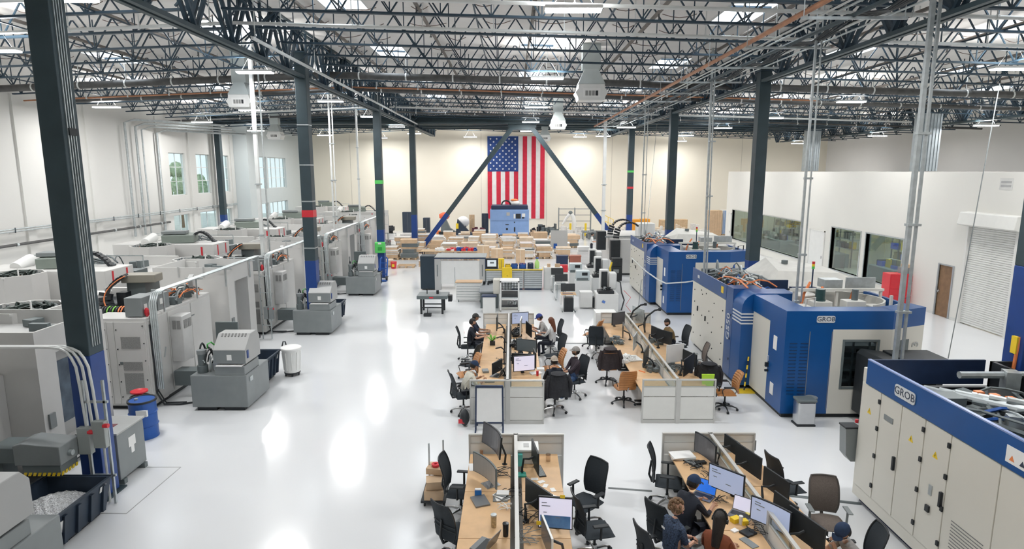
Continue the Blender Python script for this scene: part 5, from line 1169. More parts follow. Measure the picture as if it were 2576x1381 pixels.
def desks(xl, xc, xr, bounds, lab):
    for side, (a, c) in (('left', (xl, xc-0.09)), ('right', (xc+0.09, xr))):
        n = len(bounds)-1
        for k in range(n):
            pos = 'nearest' if k == 0 else ('farthest' if k == n-1 else ['second nearest', 'third nearest', 'fourth nearest'][k-1])
            desk(a, c, bounds[k], bounds[k+1], 'oak desk, %s on the %s side of the %s desks' % (pos, side, lab), lab+' desks')
desks(-0.79, 0.07, 0.86, [5.55, 6.9, 8.2, 9.52, 10.92], 'front left')
desks(2.97, 3.77, 4.56, [5.6, 7.0, 8.4, 9.7, 10.98], 'front right')
desks(-0.90, -0.11, 0.76, [14.12, 15.3, 16.7, 18.1, 19.5, 20.95], 'rear left')
desks(3.14, 3.98, 4.84, [14.18, 15.4, 16.8, 18.2, 19.6, 21.05], 'rear right')
# ---------------------------------------------------------------- office chairs (seat front towards +x)
LEATH = TAN
def office_chair(style):
    t = thing('office_chair', '', 'chair')
    dark = {'mesh': MESHB, 'tan': TAN, 'taupe': mat('taupe_cushion', (0.14, 0.115, 0.10), 0.85, 0, 0.1, 40)}[style]
    fr = BLACK if style != 'taupe' else mat('taupe_frame', (0.10, 0.09, 0.085), 0.5)
    b = B()
    for k in range(5):
        a = k*2*PI/5+0.3; b.tube([(0.03*math.cos(a), 0.03*math.sin(a), 0.12), (0.18*math.cos(a), 0.18*math.sin(a), 0.11), (0.31*math.cos(a), 0.31*math.sin(a), 0.07)], [0.026, 0.02, 0.013], 6)
    b.cyl((0,0,0.09), (0,0,0.2), 0.04, 10); st = b.build('star_base', CHROME if style == 'mesh' else BLACK, t, smooth=True)
    for k in range(5):
        a = k*2*PI/5+0.3; b = B(); c = (0.31*math.cos(a), 0.31*math.sin(a), 0.03); d = (math.sin(a)*0.025, -math.cos(a)*0.025)
        b.cyl((c[0]-d[0], c[1]-d[1], 0.032), (c[0]+d[0], c[1]+d[1], 0.032), 0.032, 10); b.build('caster', BLACK, st)
    b = B(); b.cyl((0,0,0.2), (0,0,0.41), 0.022, 10); b.box(-0.1, -0.08, 0.40, 0.1, 0.08, 0.44); b.build('gas_column', BLACK, t)
    def seat(u, v):
        x, y = (u-0.5)*0.50, (v-0.5)*0.50; r = max(abs(u-0.5), abs(v-0.5))*2
        return (x*(1-0.06*r**6)+0.02, y*(1-0.08*abs(2*u-1)**4), 0.50-0.035*r**5-0.02*(u > 0.9)+0.012*math.cos(2*PI*(v-0.5)))
    b = B(); b.grid(seat, 12, 12); b.grid(lambda u, v: (seat(1-u, v)[0], seat(1-u, v)[1], 0.44), 12, 12)
    n = 13; o = n*n
    for k in range(12):
        b.f += [(k, k+1, o+12-(k+1), o+12-k), (12*n+k+1, 12*n+k, o+12*n+12-k, o+12*n+12-k-1), ((k+1)*n, k*n, o+k*n+12, o+(k+1)*n+12), (k*n+12, (k+1)*n+12, o+(k+1)*n, o+k*n)]; b.m += [0]*4
    b.build('seat', dark, t, smooth=True)
    hb = 0.60 if style == 'mesh' else (0.50 if style == 'tan' else 0.58)
    def back(u, v, off=0):
        y = (u-0.5)*(0.46 if style != 'tan' else 0.45)*(1-0.18*abs(2*v-1)**4*(v > 0.5)-0.14*(v < 0.2)*(0.2-v)*5*(style != 'tan')); z = 0.50+hb*v
        x = -0.24-0.10*v**1.3+0.04*math.sin(PI*v)*1.0-0.035*math.cos(PI*(u-0.5))+off
        if style == 'tan': x += 0.012*abs(math.sin(PI*v*8))
        return (x, y, z)
    nv = 20 if style != 'tan' else 32
    b = B(); b.grid(lambda u, v: back(u, v), 10, nv); b.grid(lambda u, v: back(1-u, v, -0.012 if style != 'tan' else -0.045), 10, nv)
    if style == 'tan':
        o = 11*(nv+1)
        for k in range(nv): b.f += [((k+1)*11, k*11, o+k*11+10, o+(k+1)*11+10), (k*11+10, (k+1)*11+10, o+(k+1)*11, o+k*11)]; b.m += [0, 0]
        for k in range(10): b.f += [(k, k+1, o+10-(k+1), o+10-k), (nv*11+k+1, nv*11+k, o+nv*11+10-k, o+nv*11+10-k-1)]; b.m += [0, 0]
    bk = b.build('backrest', {'mesh': MESHB, 'tan': TAN, 'taupe': TAUPE}[style], t, smooth=True)
    if style != 'tan':
        b = B(); loop = [back(0, k/12) for k in range(13)] + [back(k/8, 1) for k in range(1, 9)] + [back(1, 1-k/12) for k in range(1, 13)] + [back(1-k/8, 0) for k in range(1, 9)]
        b.tube(loop, 0.014, 6); b.build('back_frame', fr, bk, smooth=True)
        for k in range(1, 7 if style == 'taupe' else 3):
            v = k/7 if style == 'taupe' else 0.15+k*0.12; b = B(); b.tube([back(u/6, v, -0.02) for u in range(7)], 0.008, 5); b.build('back_strap', fr, bk)
        b = B(); b.tube([(-0.05, 0, 0.43), (-0.28, 0, 0.43), (-0.33, 0, 0.55), (-0.30, 0, 0.82)], [0.03, 0.028, 0.022, 0.015], 8); b.build('spine', fr, t, smooth=True)
    else:
        b = B(); b.tube([(-0.05, 0, 0.43), (-0.26, 0, 0.42), (-0.32, 0, 0.55)], 0.02, 8); b.build('spine', CHROME, t, smooth=True)
    for s in (-1, 1):
        b = B()
        if style == 'tan': b.tube([(0.12, s*0.25, 0.44), (0.16, s*0.27, 0.60), (0.10, s*0.27, 0.655), (-0.15, s*0.27, 0.655), (-0.22, s*0.25, 0.55)], 0.011, 6)
        else: b.tube([(0, s*0.2, 0.43), (0.0, s*0.28, 0.45), (0.0, s*0.285, 0.67)], [0.018, 0.02, 0.018], 8)
        ar = b.build('armrest', fr if style != 'taupe' else MDARK2, t, smooth=True); b = B(); b.box(-0.13, s*0.285-0.042, 0.665, 0.12, s*0.285+0.042, 0.69); b.build('arm_pad', BLACK if style != 'taupe' else MDARK2, ar, bev=0.012)
    return t
def jacket(t, m, lab=None):
    """garment hung over the backrest, a child that moves with the chair"""
    b = B()
    def sh(u, v):
        a = (u-0.5)*2*PI*0.98; z = 1.12-0.62*v; w = 0.27+0.05*v+0.012*math.sin(9*a)*v; d = 0.10+0.045*v+0.01*math.sin(7*a+2)*v
        return (-0.33-0.0*v+d*math.cos(a)*(1-0.25*(v < 0.1)), w*math.sin(a)*(1-0.35*max(0, 0.12-v)*6), z-0.02*math.sin(5*a)*v-0.04*abs(math.sin(a))*(1-v))
    b.grid(sh, 30, 14); j = b.build('jacket', m, None, smooth=True)
    return j
CH = {s: office_chair(s) for s in ('mesh', 'tan', 'taupe')}
used = set()
def chair(style, x, y, rz, label):
    base = CH[style]
    if style not in used: used.add(style); base.location = (x, y, 0); base.rotation_euler = (0,0,R(rz)); base['label'] = label; return base
    return copy(base, (x, y, 0), R(rz), label)
def hung_jacket(ch, m, label):
    b = B()
    def sh(u, v):
        a = (u-0.5)*2*PI; z = 1.13-0.60*v; w = 0.255+0.06*v+0.014*math.sin(9*a)*v; d = 0.085+0.05*v+0.012*math.sin(7*a+2)*v
        return (-0.31+d*math.cos(a), w*math.sin(a)*min(1, 0.75+2*v), z-0.03*math.sin(5*a)*v-0.05*abs(math.sin(a))*(1-v))
    b.grid(sh, 32, 14); b.lathe([(0.0, 0.03), (0.1, 0.03), (0.19, 0.0)], (-0.31, 0, 1.11), 16)
    for s in (-1, 1): b.tube([(-0.33, s*0.24, 1.06), (-0.36, s*0.31, 0.85), (-0.34, s*0.30, 0.6), (-0.33, s*0.28, 0.5)], [0.05, 0.055, 0.05, 0.04], 8)
    o = b.build('jacket', m, None, ch.location, ch.rotation_euler.z, smooth=True); tag(o, label, 'jacket'); return o
# ---------------------------------------------------------------- desk equipment (screen faces +x)
def monitor(x, y, rz, w, scr, label, z=0.735, lift=0.16, h=None, stand='arm', tilt=0, curved=0.0, shell=BLACK):
    t = thing('monitor', label, 'monitor', (x, y, z), R(rz)); h = h or w*0.58; n = 8
    def P(u, v, off): yy = (u-0.5)*w; return (off+curved*(2*u-1)**2, yy, lift+h*v)
    b = B(); b.grid(lambda u, v: P(u, v, 0), n, 1); b.grid(lambda u, v: P(1-u, v, -0.028), n, 1); m_ = n+1; o = 2*m_
    for k in range(n): b.f += [(k, k+1, o+n-k-1, o+n-k), (m_+k+1, m_+k, o+m_+n-k, o+m_+n-k-1)]; b.m += [0, 0]
    b.f += [(m_, 0, o+n, o+m_+n), (n, m_+n, o+m_, o)]; b.m += [0, 0]
    bd = b.build('housing', shell, t)
    b = B(); b.grid(lambda u, v: P(0.025+0.95*u, 0.04+0.92*v, 0.004), n, 1); b.build('screen', scr, bd)
    if scr in (SCREENW, SCREENG):
        b = B()
        for k, (u0, v0, uw) in enumerate(((0.1, 0.8, 0.3), (0.1, 0.7, 0.5), (0.5, 0.35, 0.3), (0.15, 0.5, 0.2))): p = P(u0, v0, 0.006); b.box(p[0], p[1], p[2], p[0]+0.001, p[1]+uw*w*0.5, p[2]+0.012)
        b.build('window_lines', MDARK2, bd, kind='stuff')
    b = B()
    if stand == 'arm': b.tube([(-0.04, 0, lift+h*0.45), (-0.12, 0.02, lift+h*0.35), (-0.2, 0.10, 0.24), (-0.24, 0.02, 0.10), (-0.24, 0.02, 0.02)], 0.02, 6); b.cyl((-0.24, 0.02, 0), (-0.24, 0.02, 0.03), 0.05, 10)
    else: b.bar((-0.04, 0, lift+h*0.45), (-0.10, 0, 0.02), 0.05, 0.03); b.prism([(-0.2, -0.12), (0.06, -0.12), (0.06, 0.12), (-0.2, 0.12)], 0, 0.012)
    b.build('stand', CHROME if stand == 'chrome' else BLACK, t, smooth=False)
    if tilt: t.rotation_euler = (0, R(-tilt), R(rz))
    return t
def laptop(x, y, rz, scr, label, z=0.735, closed=False, m=None):
    t = thing('laptop', label, 'laptop', (x, y, z), R(rz)); m = m or mat('laptop_grey', (0.22, 0.23, 0.24), 0.35, 0.6, 0.03)
    b = B(); b.box(-0.12, -0.165, 0, 0.12, 0.165, 0.016); bs = b.build('base', m, t)
    if closed: b = B(); b.box(-0.12, -0.165, 0.017, 0.12, 0.165, 0.024); b.build('lid', m, t); return t
    b = B(); b.box(-0.085, -0.145, 0.016, 0.035, 0.145, 0.018); b.build('keyboard', BLACK, bs)
    b = B(); b.cbox((-0.165, 0, 0.12), (0.008, 0.33, 0.22), 0, 0, R(-20)); ld = b.build('lid', m, t); b = B(); b.cbox((-0.160, 0, 0.12), (0.002, 0.31, 0.20), 0, 0, R(-20)); b.build('screen', scr, ld)
    return t
def keyboard(x, y, rz, label, m=None):
    t = thing('keyboard', label, 'keyboard', (x, y, 0.735), R(rz)); b = B(); b.box(-0.065, -0.21, 0, 0.065, 0.21, 0.018); b.build('case', m or BLACK, t)
    b = B()
    for i in range(4):
        for j in range(13): b.box(-0.055+i*0.028, -0.2+j*0.031, 0.018, -0.031+i*0.028, -0.174+j*0.031, 0.025)
    b.build('keycaps', MDARK2, t, kind='stuff')
def flat(name, cat, px, py, w, d, h, rz, m, label, z=0.736):
    x, y = F(px, py, z); b = B(); b.box(-w/2, -d/2, 0, w/2, d/2, h); return tag(b.build(name, m, None, (x, y, z), R(rz)), label, cat)
def cyl_item(name, cat, px, py, r, h, m, label, lid=None, z=0.736, r2=None):
    x, y = F(px, py, z); t = thing(name, label, cat, (x, y, z)); b = B(); b.lathe([(r*0.9 if r2 is None else r2, 0), (r, h)], (0, 0, 0), 16); b.build('body', m, t, smooth=True)
    b = B(); b.lathe([(r*1.03, h-0.01), (r*1.03, h+0.012), (0, h+0.014)], (0, 0, 0), 16); b.build('lid', lid or m, t); return t
def cables(px, py, w, n, label, m=BLACK, z=0.75, seed=1):
    x, y = F(px, py, z); g = random.Random(seed); b = B(); hoses(b, g, -w/2, w/2, -w/2, w/2, 0, 0.03, n, 0.006, 0.03); o = b.build('cable_tangle', m, None, (x, y, z)); return tag(o, label, 'cables', None, 'stuff')
# front left desks
monitor(-0.36, 10.42, 205, 0.80, SCREEND, 'big curved dark monitor raised on an arm in the front left desks', lift=0.30, h=0.40, curved=0.07, tilt=6)
monitor(-0.42, 9.72, 212, 0.78, mat('screen_off_reflection', (0.42, 0.40, 0.37), 0.3, 0, 0.05, 1), 'wide pale curved monitor on a chrome stand, left side of the front left desks', lift=0.12, h=0.36, curved=0.06, stand='chrome', shell=MDARK)  # taupe screen colour paints the reflection on the switched-off panel
monitor(0.42, 10.15, 8, 0.62, SCREEND, 'thin dark monitor seen edge-on beside the white printer', lift=0.14, h=0.38)
monitor(0.42, 8.75, 35, 0.66, BLACK, 'black monitor turned away on the right side of the front left desks', lift=0.13, h=0.40)
m_ = monitor(0.63, 8.25, 262, 0.50, SCREENW, 'lit monitor with yellow notes facing the camera at the near right desk', lift=0.12, h=0.50)
q = B(); q.cbox((0.01, 0.1, 0.64), (0.004, 0.07, 0.05)); q.cbox((0.01, -0.24, 0.2), (0.004, 0.07, 0.06)); q.build('yellow_note', YELLOW, m_)
q = B(); q.box(0.0055, -0.22, 0.14, 0.007, 0.22, 0.33); q.build('picture_area', mat('screen_navy_picture', (0.05, 0.12, 0.22), 0.2, 0, 0.5, 4, emit=(0.03, 0.09, 0.20), es=0.6), m_)
monitor(0.47, 7.75, 190, 0.6, SCREEND, 'pale-backed monitor at the bottom edge of the front left desks', lift=0.12, shell=WHITEP)
x, y = F(1330, 1150, 0.735); t = thing('printer', 'white boxy printer on the far right desk of the front left desks', 'printer', (0.25, 10.66, 0.735)); q = B(); q.box(-0.18, -0.17, 0, 0.22, 0.17, 0.24); q.build('body', MGREY, t, bev=0.015); q = B(); q.box(-0.2, -0.19, 0.24, 0.24, 0.19, 0.29); lid = q.build('lid', WHITEP, t, bev=0.015); q = B(); q.box(-0.04, -0.08, 0.29, 0.06, 0.08, 0.296); q.build('touch_panel', MGREY2, lid)
flat('teal_box', 'box', 1308, 1168, 0.08, 0.16, 0.22, 5, mat('teal_plastic', (0.12, 0.55, 0.52), 0.4), 'upright teal box against the partition next to the printer')
flat('green_book', 'book', 1312, 1196, 0.16, 0.14, 0.03, 5, mat('teal_green', (0.03, 0.33, 0.26), 0.5), 'flat teal green book under the monitor arm near the partition')
keyboard(*F(1358, 1186, 0.735), 12, 'black keyboard on the right side of the front left desks')
cyl_item('drinking_glass', 'glass', 1379, 1160, 0.045, 0.13, glassm('cup_glass', (0.85, 0.8, 0.75), 0.12), 'clear glass cup at the far right desk')
laptop(*F(1208, 1262, 0.735), 200, SCREEND, 'closed grey laptop on the second left desk', closed=True)
t = thing('book', 'blue book with white pages standing on the left desk behind the closed laptop', 'book', (*F(1203, 1246, 0.736), 0.736)); q = B(); q.box(-0.055, -0.03, 0, 0.055, 0.03, 0.1); q.build('cover', mat('book_blue', (0.03, 0.2, 0.62), 0.5), t); q = B(); q.box(-0.05, -0.025, 0.1, 0.05, 0.025, 0.115); q.build('pages', PAPER, t)
cyl_item('tumbler', 'cup', 1242, 1325, 0.045, 0.19, mat('tumbler_pattern', (0.45, 0.36, 0.22), 0.3, 0.4, 0.35, 30), 'steel patterned tumbler on the left desk', GALV)
cyl_item('tumbler', 'cup', 1272, 1348, 0.045, 0.19, BLACKG, 'black tumbler next to the partition on the left desk')
t = thing('document_pile', 'messy pile of papers and pads on the left desk by the partition', 'papers', (*F(1262, 1252, 0.736), 0.736))
for k in range(6): q = B(); q.cbox((0.02*(k % 3)-0.02, 0.015*k-0.03, 0.006+0.012*k), (0.24-0.02*k, 0.2, 0.01), 0.3*k); q.build('sheet', PAPER if k % 2 else MDARK2, t)
cables(1285, 1240, 0.35, 16, 'tangle of black and grey cables beside the paper pile', seed=3); cables(1262, 1190, 0.4, 14, 'black cables behind the pale curved monitor', seed=4); cables(1270, 1275, 0.25, 8, 'white cables coiled near the partition', WHITEP, seed=5)
cables(1335, 1300, 0.5, 18, 'dark cables under the black monitor arm', seed=6); cables(1330, 1350, 0.45, 12, 'grey cables at the near right desk', MDARK2, seed=7)
for k, (px, py) in enumerate(((1345, 1205), (1362, 1212), (1372, 1222), (1391, 1232), (1393, 1249), (1340, 1218))): flat('paper_scrap', 'paper', px, py, 0.12, 0.08, 0.004, 35*k, PAPER, 'loose white paper scrap %s on the right desks' % ['near the keyboard', 'below the keyboard', 'in the middle of the desk', 'by the desk joint', 'just past the desk joint', 'close to the partition'][k])
laptop(*F(1362, 1258, 0.735), 70, SCREEND, 'open dark laptop lying with a pale cloth on the right desk'); flat('cleaning_cloth', 'cloth', 1350, 1248, 0.12, 0.08, 0.01, 20, CARDL, 'crumpled beige cloth on the dark laptop', 0.76)
flat('yellow_bottle', 'bottle', 1327, 1230, 0.05, 0.05, 0.18, 0, YELLOW, 'yellow bottle standing by the partition on the right desk'); flat('pen', 'pen', 1385, 1272, 0.01, 0.14, 0.008, 110, BLACK, 'black pen on the right desk')
cyl_item('bottle', 'bottle', 1211, 1160, 0.03, 0.2, mat('amber_bottle', (0.3, 0.16, 0.08), 0.3), 'brown bottle at the far left desk')
flat('paper_sheet', 'paper', 1194, 1175, 0.2, 0.28, 0.004, 5, PAPER, 'white sheet behind the pale curved monitor')
laptop(*F(1215, 1372, 0.735), 150, SCREEND, 'dark laptop at the bottom edge of the left desks')
# front right desks
monitor(3.52, 10.45, 196, 0.66, SCREEND, 'dark glossy monitor near the far end of the front right desks', lift=0.14, curved=0.05)
monitor(3.45, 9.25, 222, 0.62, SCREENG, 'lit monitor with thick black bezel behind the blue laptop', lift=0.14, h=0.40)
monitor(*F(1936, 1345, 0.735), 218, 0.62, SCREENG, 'large lit monitor in front of the long-haired woman', lift=0.12, h=0.38, curved=0.03)
t = thing('document_stack', 'stack of white papers on the far corner of the front right desks', 'papers', (*F(1716, 1150, 0.736), 0.736))
for k in range(5): q = B(); q.cbox((0, 0, 0.006+k*0.011), (0.42, 0.30, 0.01), 0.06*k-0.1); q.build('sheet', PAPER if k != 1 else CARD, t)
keyboard(3.27, 10.55, 30, 'black keyboard in front of the dark glossy monitor')
flat('docking_station', 'electronics', 1762, 1166, 0.2, 0.09, 0.04, 10, BLACK, 'black docking box among cables on the front right desk'); cables(1745, 1168, 0.4, 12, 'black cables beside the paper stack', seed=9); cables(1785, 1195, 0.35, 8, 'thin cable looping over the front right desk', seed=10)
laptop(3.12, 9.35, 232, SCREENB, 'open laptop with a bright blue screen'); laptop(*F(1862, 1298, 0.735), 232, SCREENW, 'open laptop with a white screen next to the large lit monitor')
flat('snack_box', 'box', 1850, 1312, 0.14, 0.1, 0.07, 25, YELLOW, 'yellow snack box by the long-haired woman'); flat('snack_box', 'box', 1872, 1318, 0.09, 0.09, 0.07, 10, YELLOW, 'smaller yellow box right of the white can'); flat('note_block', 'note pad', 1884, 1295, 0.08, 0.08, 0.03, 20, mat('pale_yellow', (0.8, 0.68, 0.2), 0.6), 'yellow note block below the white-screen laptop')
cyl_item('drink_can', 'can', 1863, 1318, 0.03, 0.12, WHITEP, 'slim white can between the yellow boxes'); flat('tissue', 'paper', 1848, 1336, 0.1, 0.08, 0.02, 30, PAPER, 'white tissue near the yellow boxes')
flat('pouch', 'bag', 1882, 1342, 0.2, 0.16, 0.03, 30, BLACK, 'black pouch on the desk below the yellow boxes'); flat('tablet', 'tablet', 1884, 1366, 0.12, 0.26, 0.012, 25, MDARK2, 'grey tablet at the bottom edge of the front right desks')
cables(1905, 1330, 0.4, 12, 'black cables under the large lit monitor', seed=12); cables(1812, 1258, 0.3, 8, 'headset cables in front of the lit monitors', seed=13); flat('note_pad', 'note pad', 1948, 1350, 0.12, 0.12, 0.02, 20, mat('pale_yellow', (0, 0, 0)), 'yellowish note pad under the large lit monitor')
for k, (x_, y_, rz, w_, lb) in enumerate(((4.08, 10.72, 15, 0.45, 'black monitor back, farthest on the right side of the front right desks'), (4.10, 9.98, 17, 0.66, 'wide black monitor back behind the partition of the front right desks'), (4.26, 9.22, 17, 0.58, 'black monitor back beside the taupe chair'), (4.12, 8.55, 16, 0.5, 'small black monitor back near the man resting his head'), (4.12, 7.9, 18, 0.66, 'large black monitor back in front of the man resting his head'))):
    monitor(x_, y_, rz, w_, SCREEND, lb, lift=0.14)
flat('picture_frame', 'frame', 1880, 1130, 0.3, 0.02, 0.2, -20, MDARK2, 'small grey framed tray at the far right corner of the front right desks'); flat('paper_sheet', 'paper', 2048, 1343, 0.25, 0.3, 0.005, 20, PAPER, 'white paper before the man resting his head'); flat('sticky_notes', 'note pad', 1990, 1285, 0.12, 0.3, 0.01, 0, mat('pale_yellow', (0, 0, 0)), 'yellow sticky notes on the desk edge')
cables(1985, 1330, 0.4, 12, 'cables between the black monitors of the front right desks', seed=15); flat('clear_tub', 'box', 1965, 1262, 0.16, 0.2, 0.08, 0, WHITEP, 'translucent white tub by the partition')
# rear left desks
monitor(-0.50, 19.75, 178, 0.62, SCREEND, 'black monitor in front of the two men', lift=0.14, h=0.45); monitor(-0.40, 15.55, 150, 0.5, SCREEND, 'dark laptop-like monitor near the glass strip of the rear left desks', lift=0.06, h=0.3)
t = thing('potted_plant', 'small leafy green plant in a black pot on the rear left desks', 'plant', (*F(1239, 868, 0.735), 0.735)); q = B(); q.prism([(-0.08, -0.06), (0.08, -0.06), (0.08, 0.06), (-0.08, 0.06)], 0, 0.13); q.build('pot', BLACK, t)
g = random.Random(2)
for k in range(22):
    a = g.random()*2*PI; e = g.uniform(0.1, 1.0); L_ = g.uniform(0.12, 0.26); q = B(); tip = Vector((math.cos(a)*L_*math.cos(e), math.sin(a)*L_*math.cos(e), 0.12+L_*math.sin(e))); r0 = Vector((0, 0, 0.12)); s_ = Vector((-math.sin(a), math.cos(a), 0))*0.035; mid = r0.lerp(tip, 0.6)+Vector((0, 0, 0.03))
    q.add([r0, mid-s_, tip, mid+s_, mid+Vector((0, 0, -0.012))], [(0, 1, 4), (1, 2, 4), (2, 3, 4), (3, 0, 4), (0, 3, 1), (3, 2, 1)]); q.build('leaf', LEAF, t)
laptop(*F(1248, 945, 0.735), 160, SCREEND, 'open laptop at the near left corner of the rear left desks'); flat('dark_case', 'case', 1221, 935, 0.16, 0.24, 0.05, 10, MDARK2, 'dark grey case beside the man in the cream sweater'); flat('glass_tray', 'tray', 1232, 960, 0.25, 0.16, 0.03, 0, MDARK2, 'grey tray against the glass strip', 0.74)
keyboard(*F(1228, 838, 0.735), 0, 'black keyboard used by the bearded man'); cables(1258, 850, 0.3, 8, 'cables on the desk right of the plant', seed=20); cables(1258, 905, 0.3, 10, 'cables on the middle rear left desk', seed=21)
for k in range(3):
    t = thing('screen_mount', 'empty black screen mount, %s one along the rear left partition' % ['nearest', 'middle', 'farthest'][k], 'monitor mount'); q = B(); q.tube([(-0.22, 16.4+k*1.1, 0.735), (-0.22, 16.4+k*1.1, 1.15), (-0.30, 16.3+k*1.1, 1.25), (-0.45, 16.35+k*1.1, 1.2)], 0.02, 6); q.build('arm', BLACK, t); q = B(); q.cyl((-0.22, 16.4+k*1.1, 0.735), (-0.22, 16.4+k*1.1, 0.76), 0.05, 10); q.build('clamp', BLACK, t)
for x_, y_, rz, w_, sc_, lb, hh, sh in ((0.28, 20.5, -75, 0.6, SCREENG, 'pale blue lit screen at the far end of the rear left desks', 0.40, BLACK), (0.30, 19.2, -5, 0.62, SCREEND, 'white-edged monitor in front of the man in the grey hoodie', 0.5, WHITEP), (0.52, 19.0, 195, 0.6, BLACK, 'black monitor back near the man in the grey hoodie', 0.4, BLACK),
                                (0.42, 17.2, 250, 0.62, mat('screen_slate', (0.13, 0.16, 0.18), 0.3), 'slate curved monitor in the middle of the rear left desks', 0.36, BLACK), (0.30, 16.0, 262, 0.62, BLACK, 'dark wide monitor behind the lilac screen', 0.3, BLACK), (0.32, 15.45, 285, 0.58, SCREENW, 'lilac lit monitor near the glass strip of the rear left desks', 0.42, BLACK), (0.62, 15.9, 5, 0.5, BLACK, 'black monitor by the tan chair', 0.42, BLACK)):
    monitor(x_, y_, rz, w_, sc_, lb, lift=0.12, h=hh, shell=sh)
for px, py, s_, lb in ((1300, 905, 0.5, 'tangle of dark equipment along the rear left partition, near part'), (1298, 870, 0.5, 'tangle of dark equipment along the rear left partition, middle part'), (1295, 838, 0.5, 'tangle of dark equipment along the rear left partition, far part')):
    x_, y_ = F(px, py, 0.74); q = B(); g = random.Random(px+py); hoses(q, g, -0.12, 0.2, -0.5, 0.5, 0, 0.12, 20, 0.012, 0.1); blocks(q, g, -0.12, 0.2, -0.5, 0.5, 0, 14, 0.1, 0.14); tag(q.build('desk_clutter', BLACK, None, (x_, y_, 0.74)), lb, 'desk clutter', None, 'stuff')
flat('paper_stack', 'papers', 1348, 940, 0.3, 0.2, 0.03, 20, PAPER, 'papers below the lilac monitor'); flat('paper_stack', 'papers', 1360, 928, 0.2, 0.2, 0.02, 0, PAPER, 'papers next to the black monitor by the tan chair'); cyl_item('drink_can', 'can', 1352, 945, 0.033, 0.12, RED, 'red can near the glass strip of the rear left desks'); flat('white_box', 'box', 1292, 862, 0.15, 0.2, 0.08, 0, PAPER, 'small white box amid the rear left clutter')
# rear right desks
for x_, y_, rz, w_, sc_, lb, hh, sh in ((3.62, 20.4, -60, 0.55, SCREEND, 'grey monitor at the far left of the rear right desks', 0.42, BLACK), (3.50, 18.95, 170, 0.62, BLACK, 'black monitor back above the first rear right desk gap', 0.38, BLACK), (3.62, 17.6, 160, 0.65, MGREY2, 'silver monitor back in the middle of the rear right desks', 0.42, GALV), (3.62, 16.1, 158, 0.72, BLACK, 'wide black monitor back near the tan chairs', 0.42, BLACK),
                                (4.42, 21.0, 20, 0.75, MGREY2, 'silver monitor back at the far right of the rear right desks', 0.45, GALV), (4.35, 19.6, -10, 0.6, SCREEND, 'tall dark monitor before the man in the tan shirt', 0.5, BLACK), (4.5, 18.6, 20, 0.55, mat('screen_slate', (0, 0, 0)), 'slate monitor beside the man in the tan shirt', 0.36, BLACK), (4.62, 18.1, 35, 0.6, BLACK, 'black monitor under the arm of the man in the tan shirt', 0.4, BLACK),
                                (4.45, 16.2, -70, 0.55, PAPER, 'white monitor or screen panel facing the camera in the rear right desks', 0.5, WHITEP), (4.58, 15.3, -35, 0.75, BLACK, 'dark curved monitor near the jacket with the green vest', 0.45, BLACK), (4.8, 16.0, 20, 0.6, mat('screen_slate', (0, 0, 0)), 'slate monitor near the taupe chair', 0.35, BLACK)):
    monitor(x_, y_, rz, w_, sc_, lb, lift=0.12, h=hh, shell=sh)
t = thing('gooseneck_arm', 'pair of black gooseneck arms standing above the far end of the rear right desks', 'lamp arm', (4.1, 20.6, 0.735))
for dx, dy_ in ((0, 0), (0.3, -0.8)): q = B(); q.tube([(dx, dy_, 0), (dx-0.05, dy_, 0.3), (dx+0.05, dy_, 0.55), (dx+0.3, dy_, 0.75), (dx+0.45, dy_, 0.78)], 0.03, 7); q.cyl((dx+0.42, dy_, 0.78), (dx+0.5, dy_, 0.78), 0.05, 8); q.build('gooseneck', BLACK, t)
for px, py, lb in ((1580, 905, 'white items and boxes on the middle rear right desk'), (1555, 860, 'dark items on the far rear right desk'), (1640, 925, 'blue and orange items behind the black monitor'), (1650, 860, 'clutter in front of the man in the tan shirt'), (1700, 930, 'clutter along the right side of the rear right partition')):
    x_, y_ = F(px, py, 0.74); q = B(); g = random.Random(px); hoses(q, g, -0.2, 0.2, -0.4, 0.4, 0, 0.1, 14, 0.01, 0.08); blocks(q, g, -0.2, 0.2, -0.4, 0.4, 0, 14, 0.09, 0.12); tag(q.build('desk_clutter', MDARK if px != 1580 else WHITEP, None, (x_, y_, 0.74)), lb, 'desk clutter', None, 'stuff')
flat('white_tray', 'tray', 1590, 903, 0.45, 0.5, 0.03, 12, WHITEP, 'white tray sticking out beside the tan seat'); flat('paper_stack', 'papers', 1715, 895, 0.35, 0.3, 0.03, 20, PAPER, 'papers by the taupe chair'); flat('orange_tool', 'tool', 1615, 935, 0.03, 0.2, 0.02, 40, ORANGE, 'orange tool on the near rear right desk'); cyl_item('mug', 'cup', 1738, 938, 0.05, 0.11, NAVY, 'navy mug near the jacket with the green vest')
# ---------------------------------------------------------------- chairs around the desks
chair('mesh', -0.90, 10.05, -8, 'black mesh chair pushed up to the far left desk, back to the cardboard boxes')
chair('mesh', -0.86, 8.78, 48, 'black mesh chair at the near left desk, swivelled with its back to the aisle')
chair('mesh', 1.25, 9.72, 222, 'black mesh chair with see-through back facing the front left desks')
chair('mesh', 1.30, 8.88, 12, 'black mesh chair turned away from the front left desks')
chair('mesh', 2.82, 10.4, -15, 'black mesh chair at the far end of the front right desks')
chair('mesh', 4.88, 10.2, 12, 'black mesh chair behind the wide black monitors of the front right desks')
chair('taupe', 5.06, 9.08, -98, 'large taupe mesh chair facing the camera beside the nearest blue machine')
chair('mesh', 4.84, 7.95, 172, 'black mesh chair behind the man resting his head')
chair('mesh', 2.42, 8.75, 35, 'black chair of the man in the navy cap'); chair('mesh', 2.12, 8.05, 20, 'black chair of the curly-haired man')
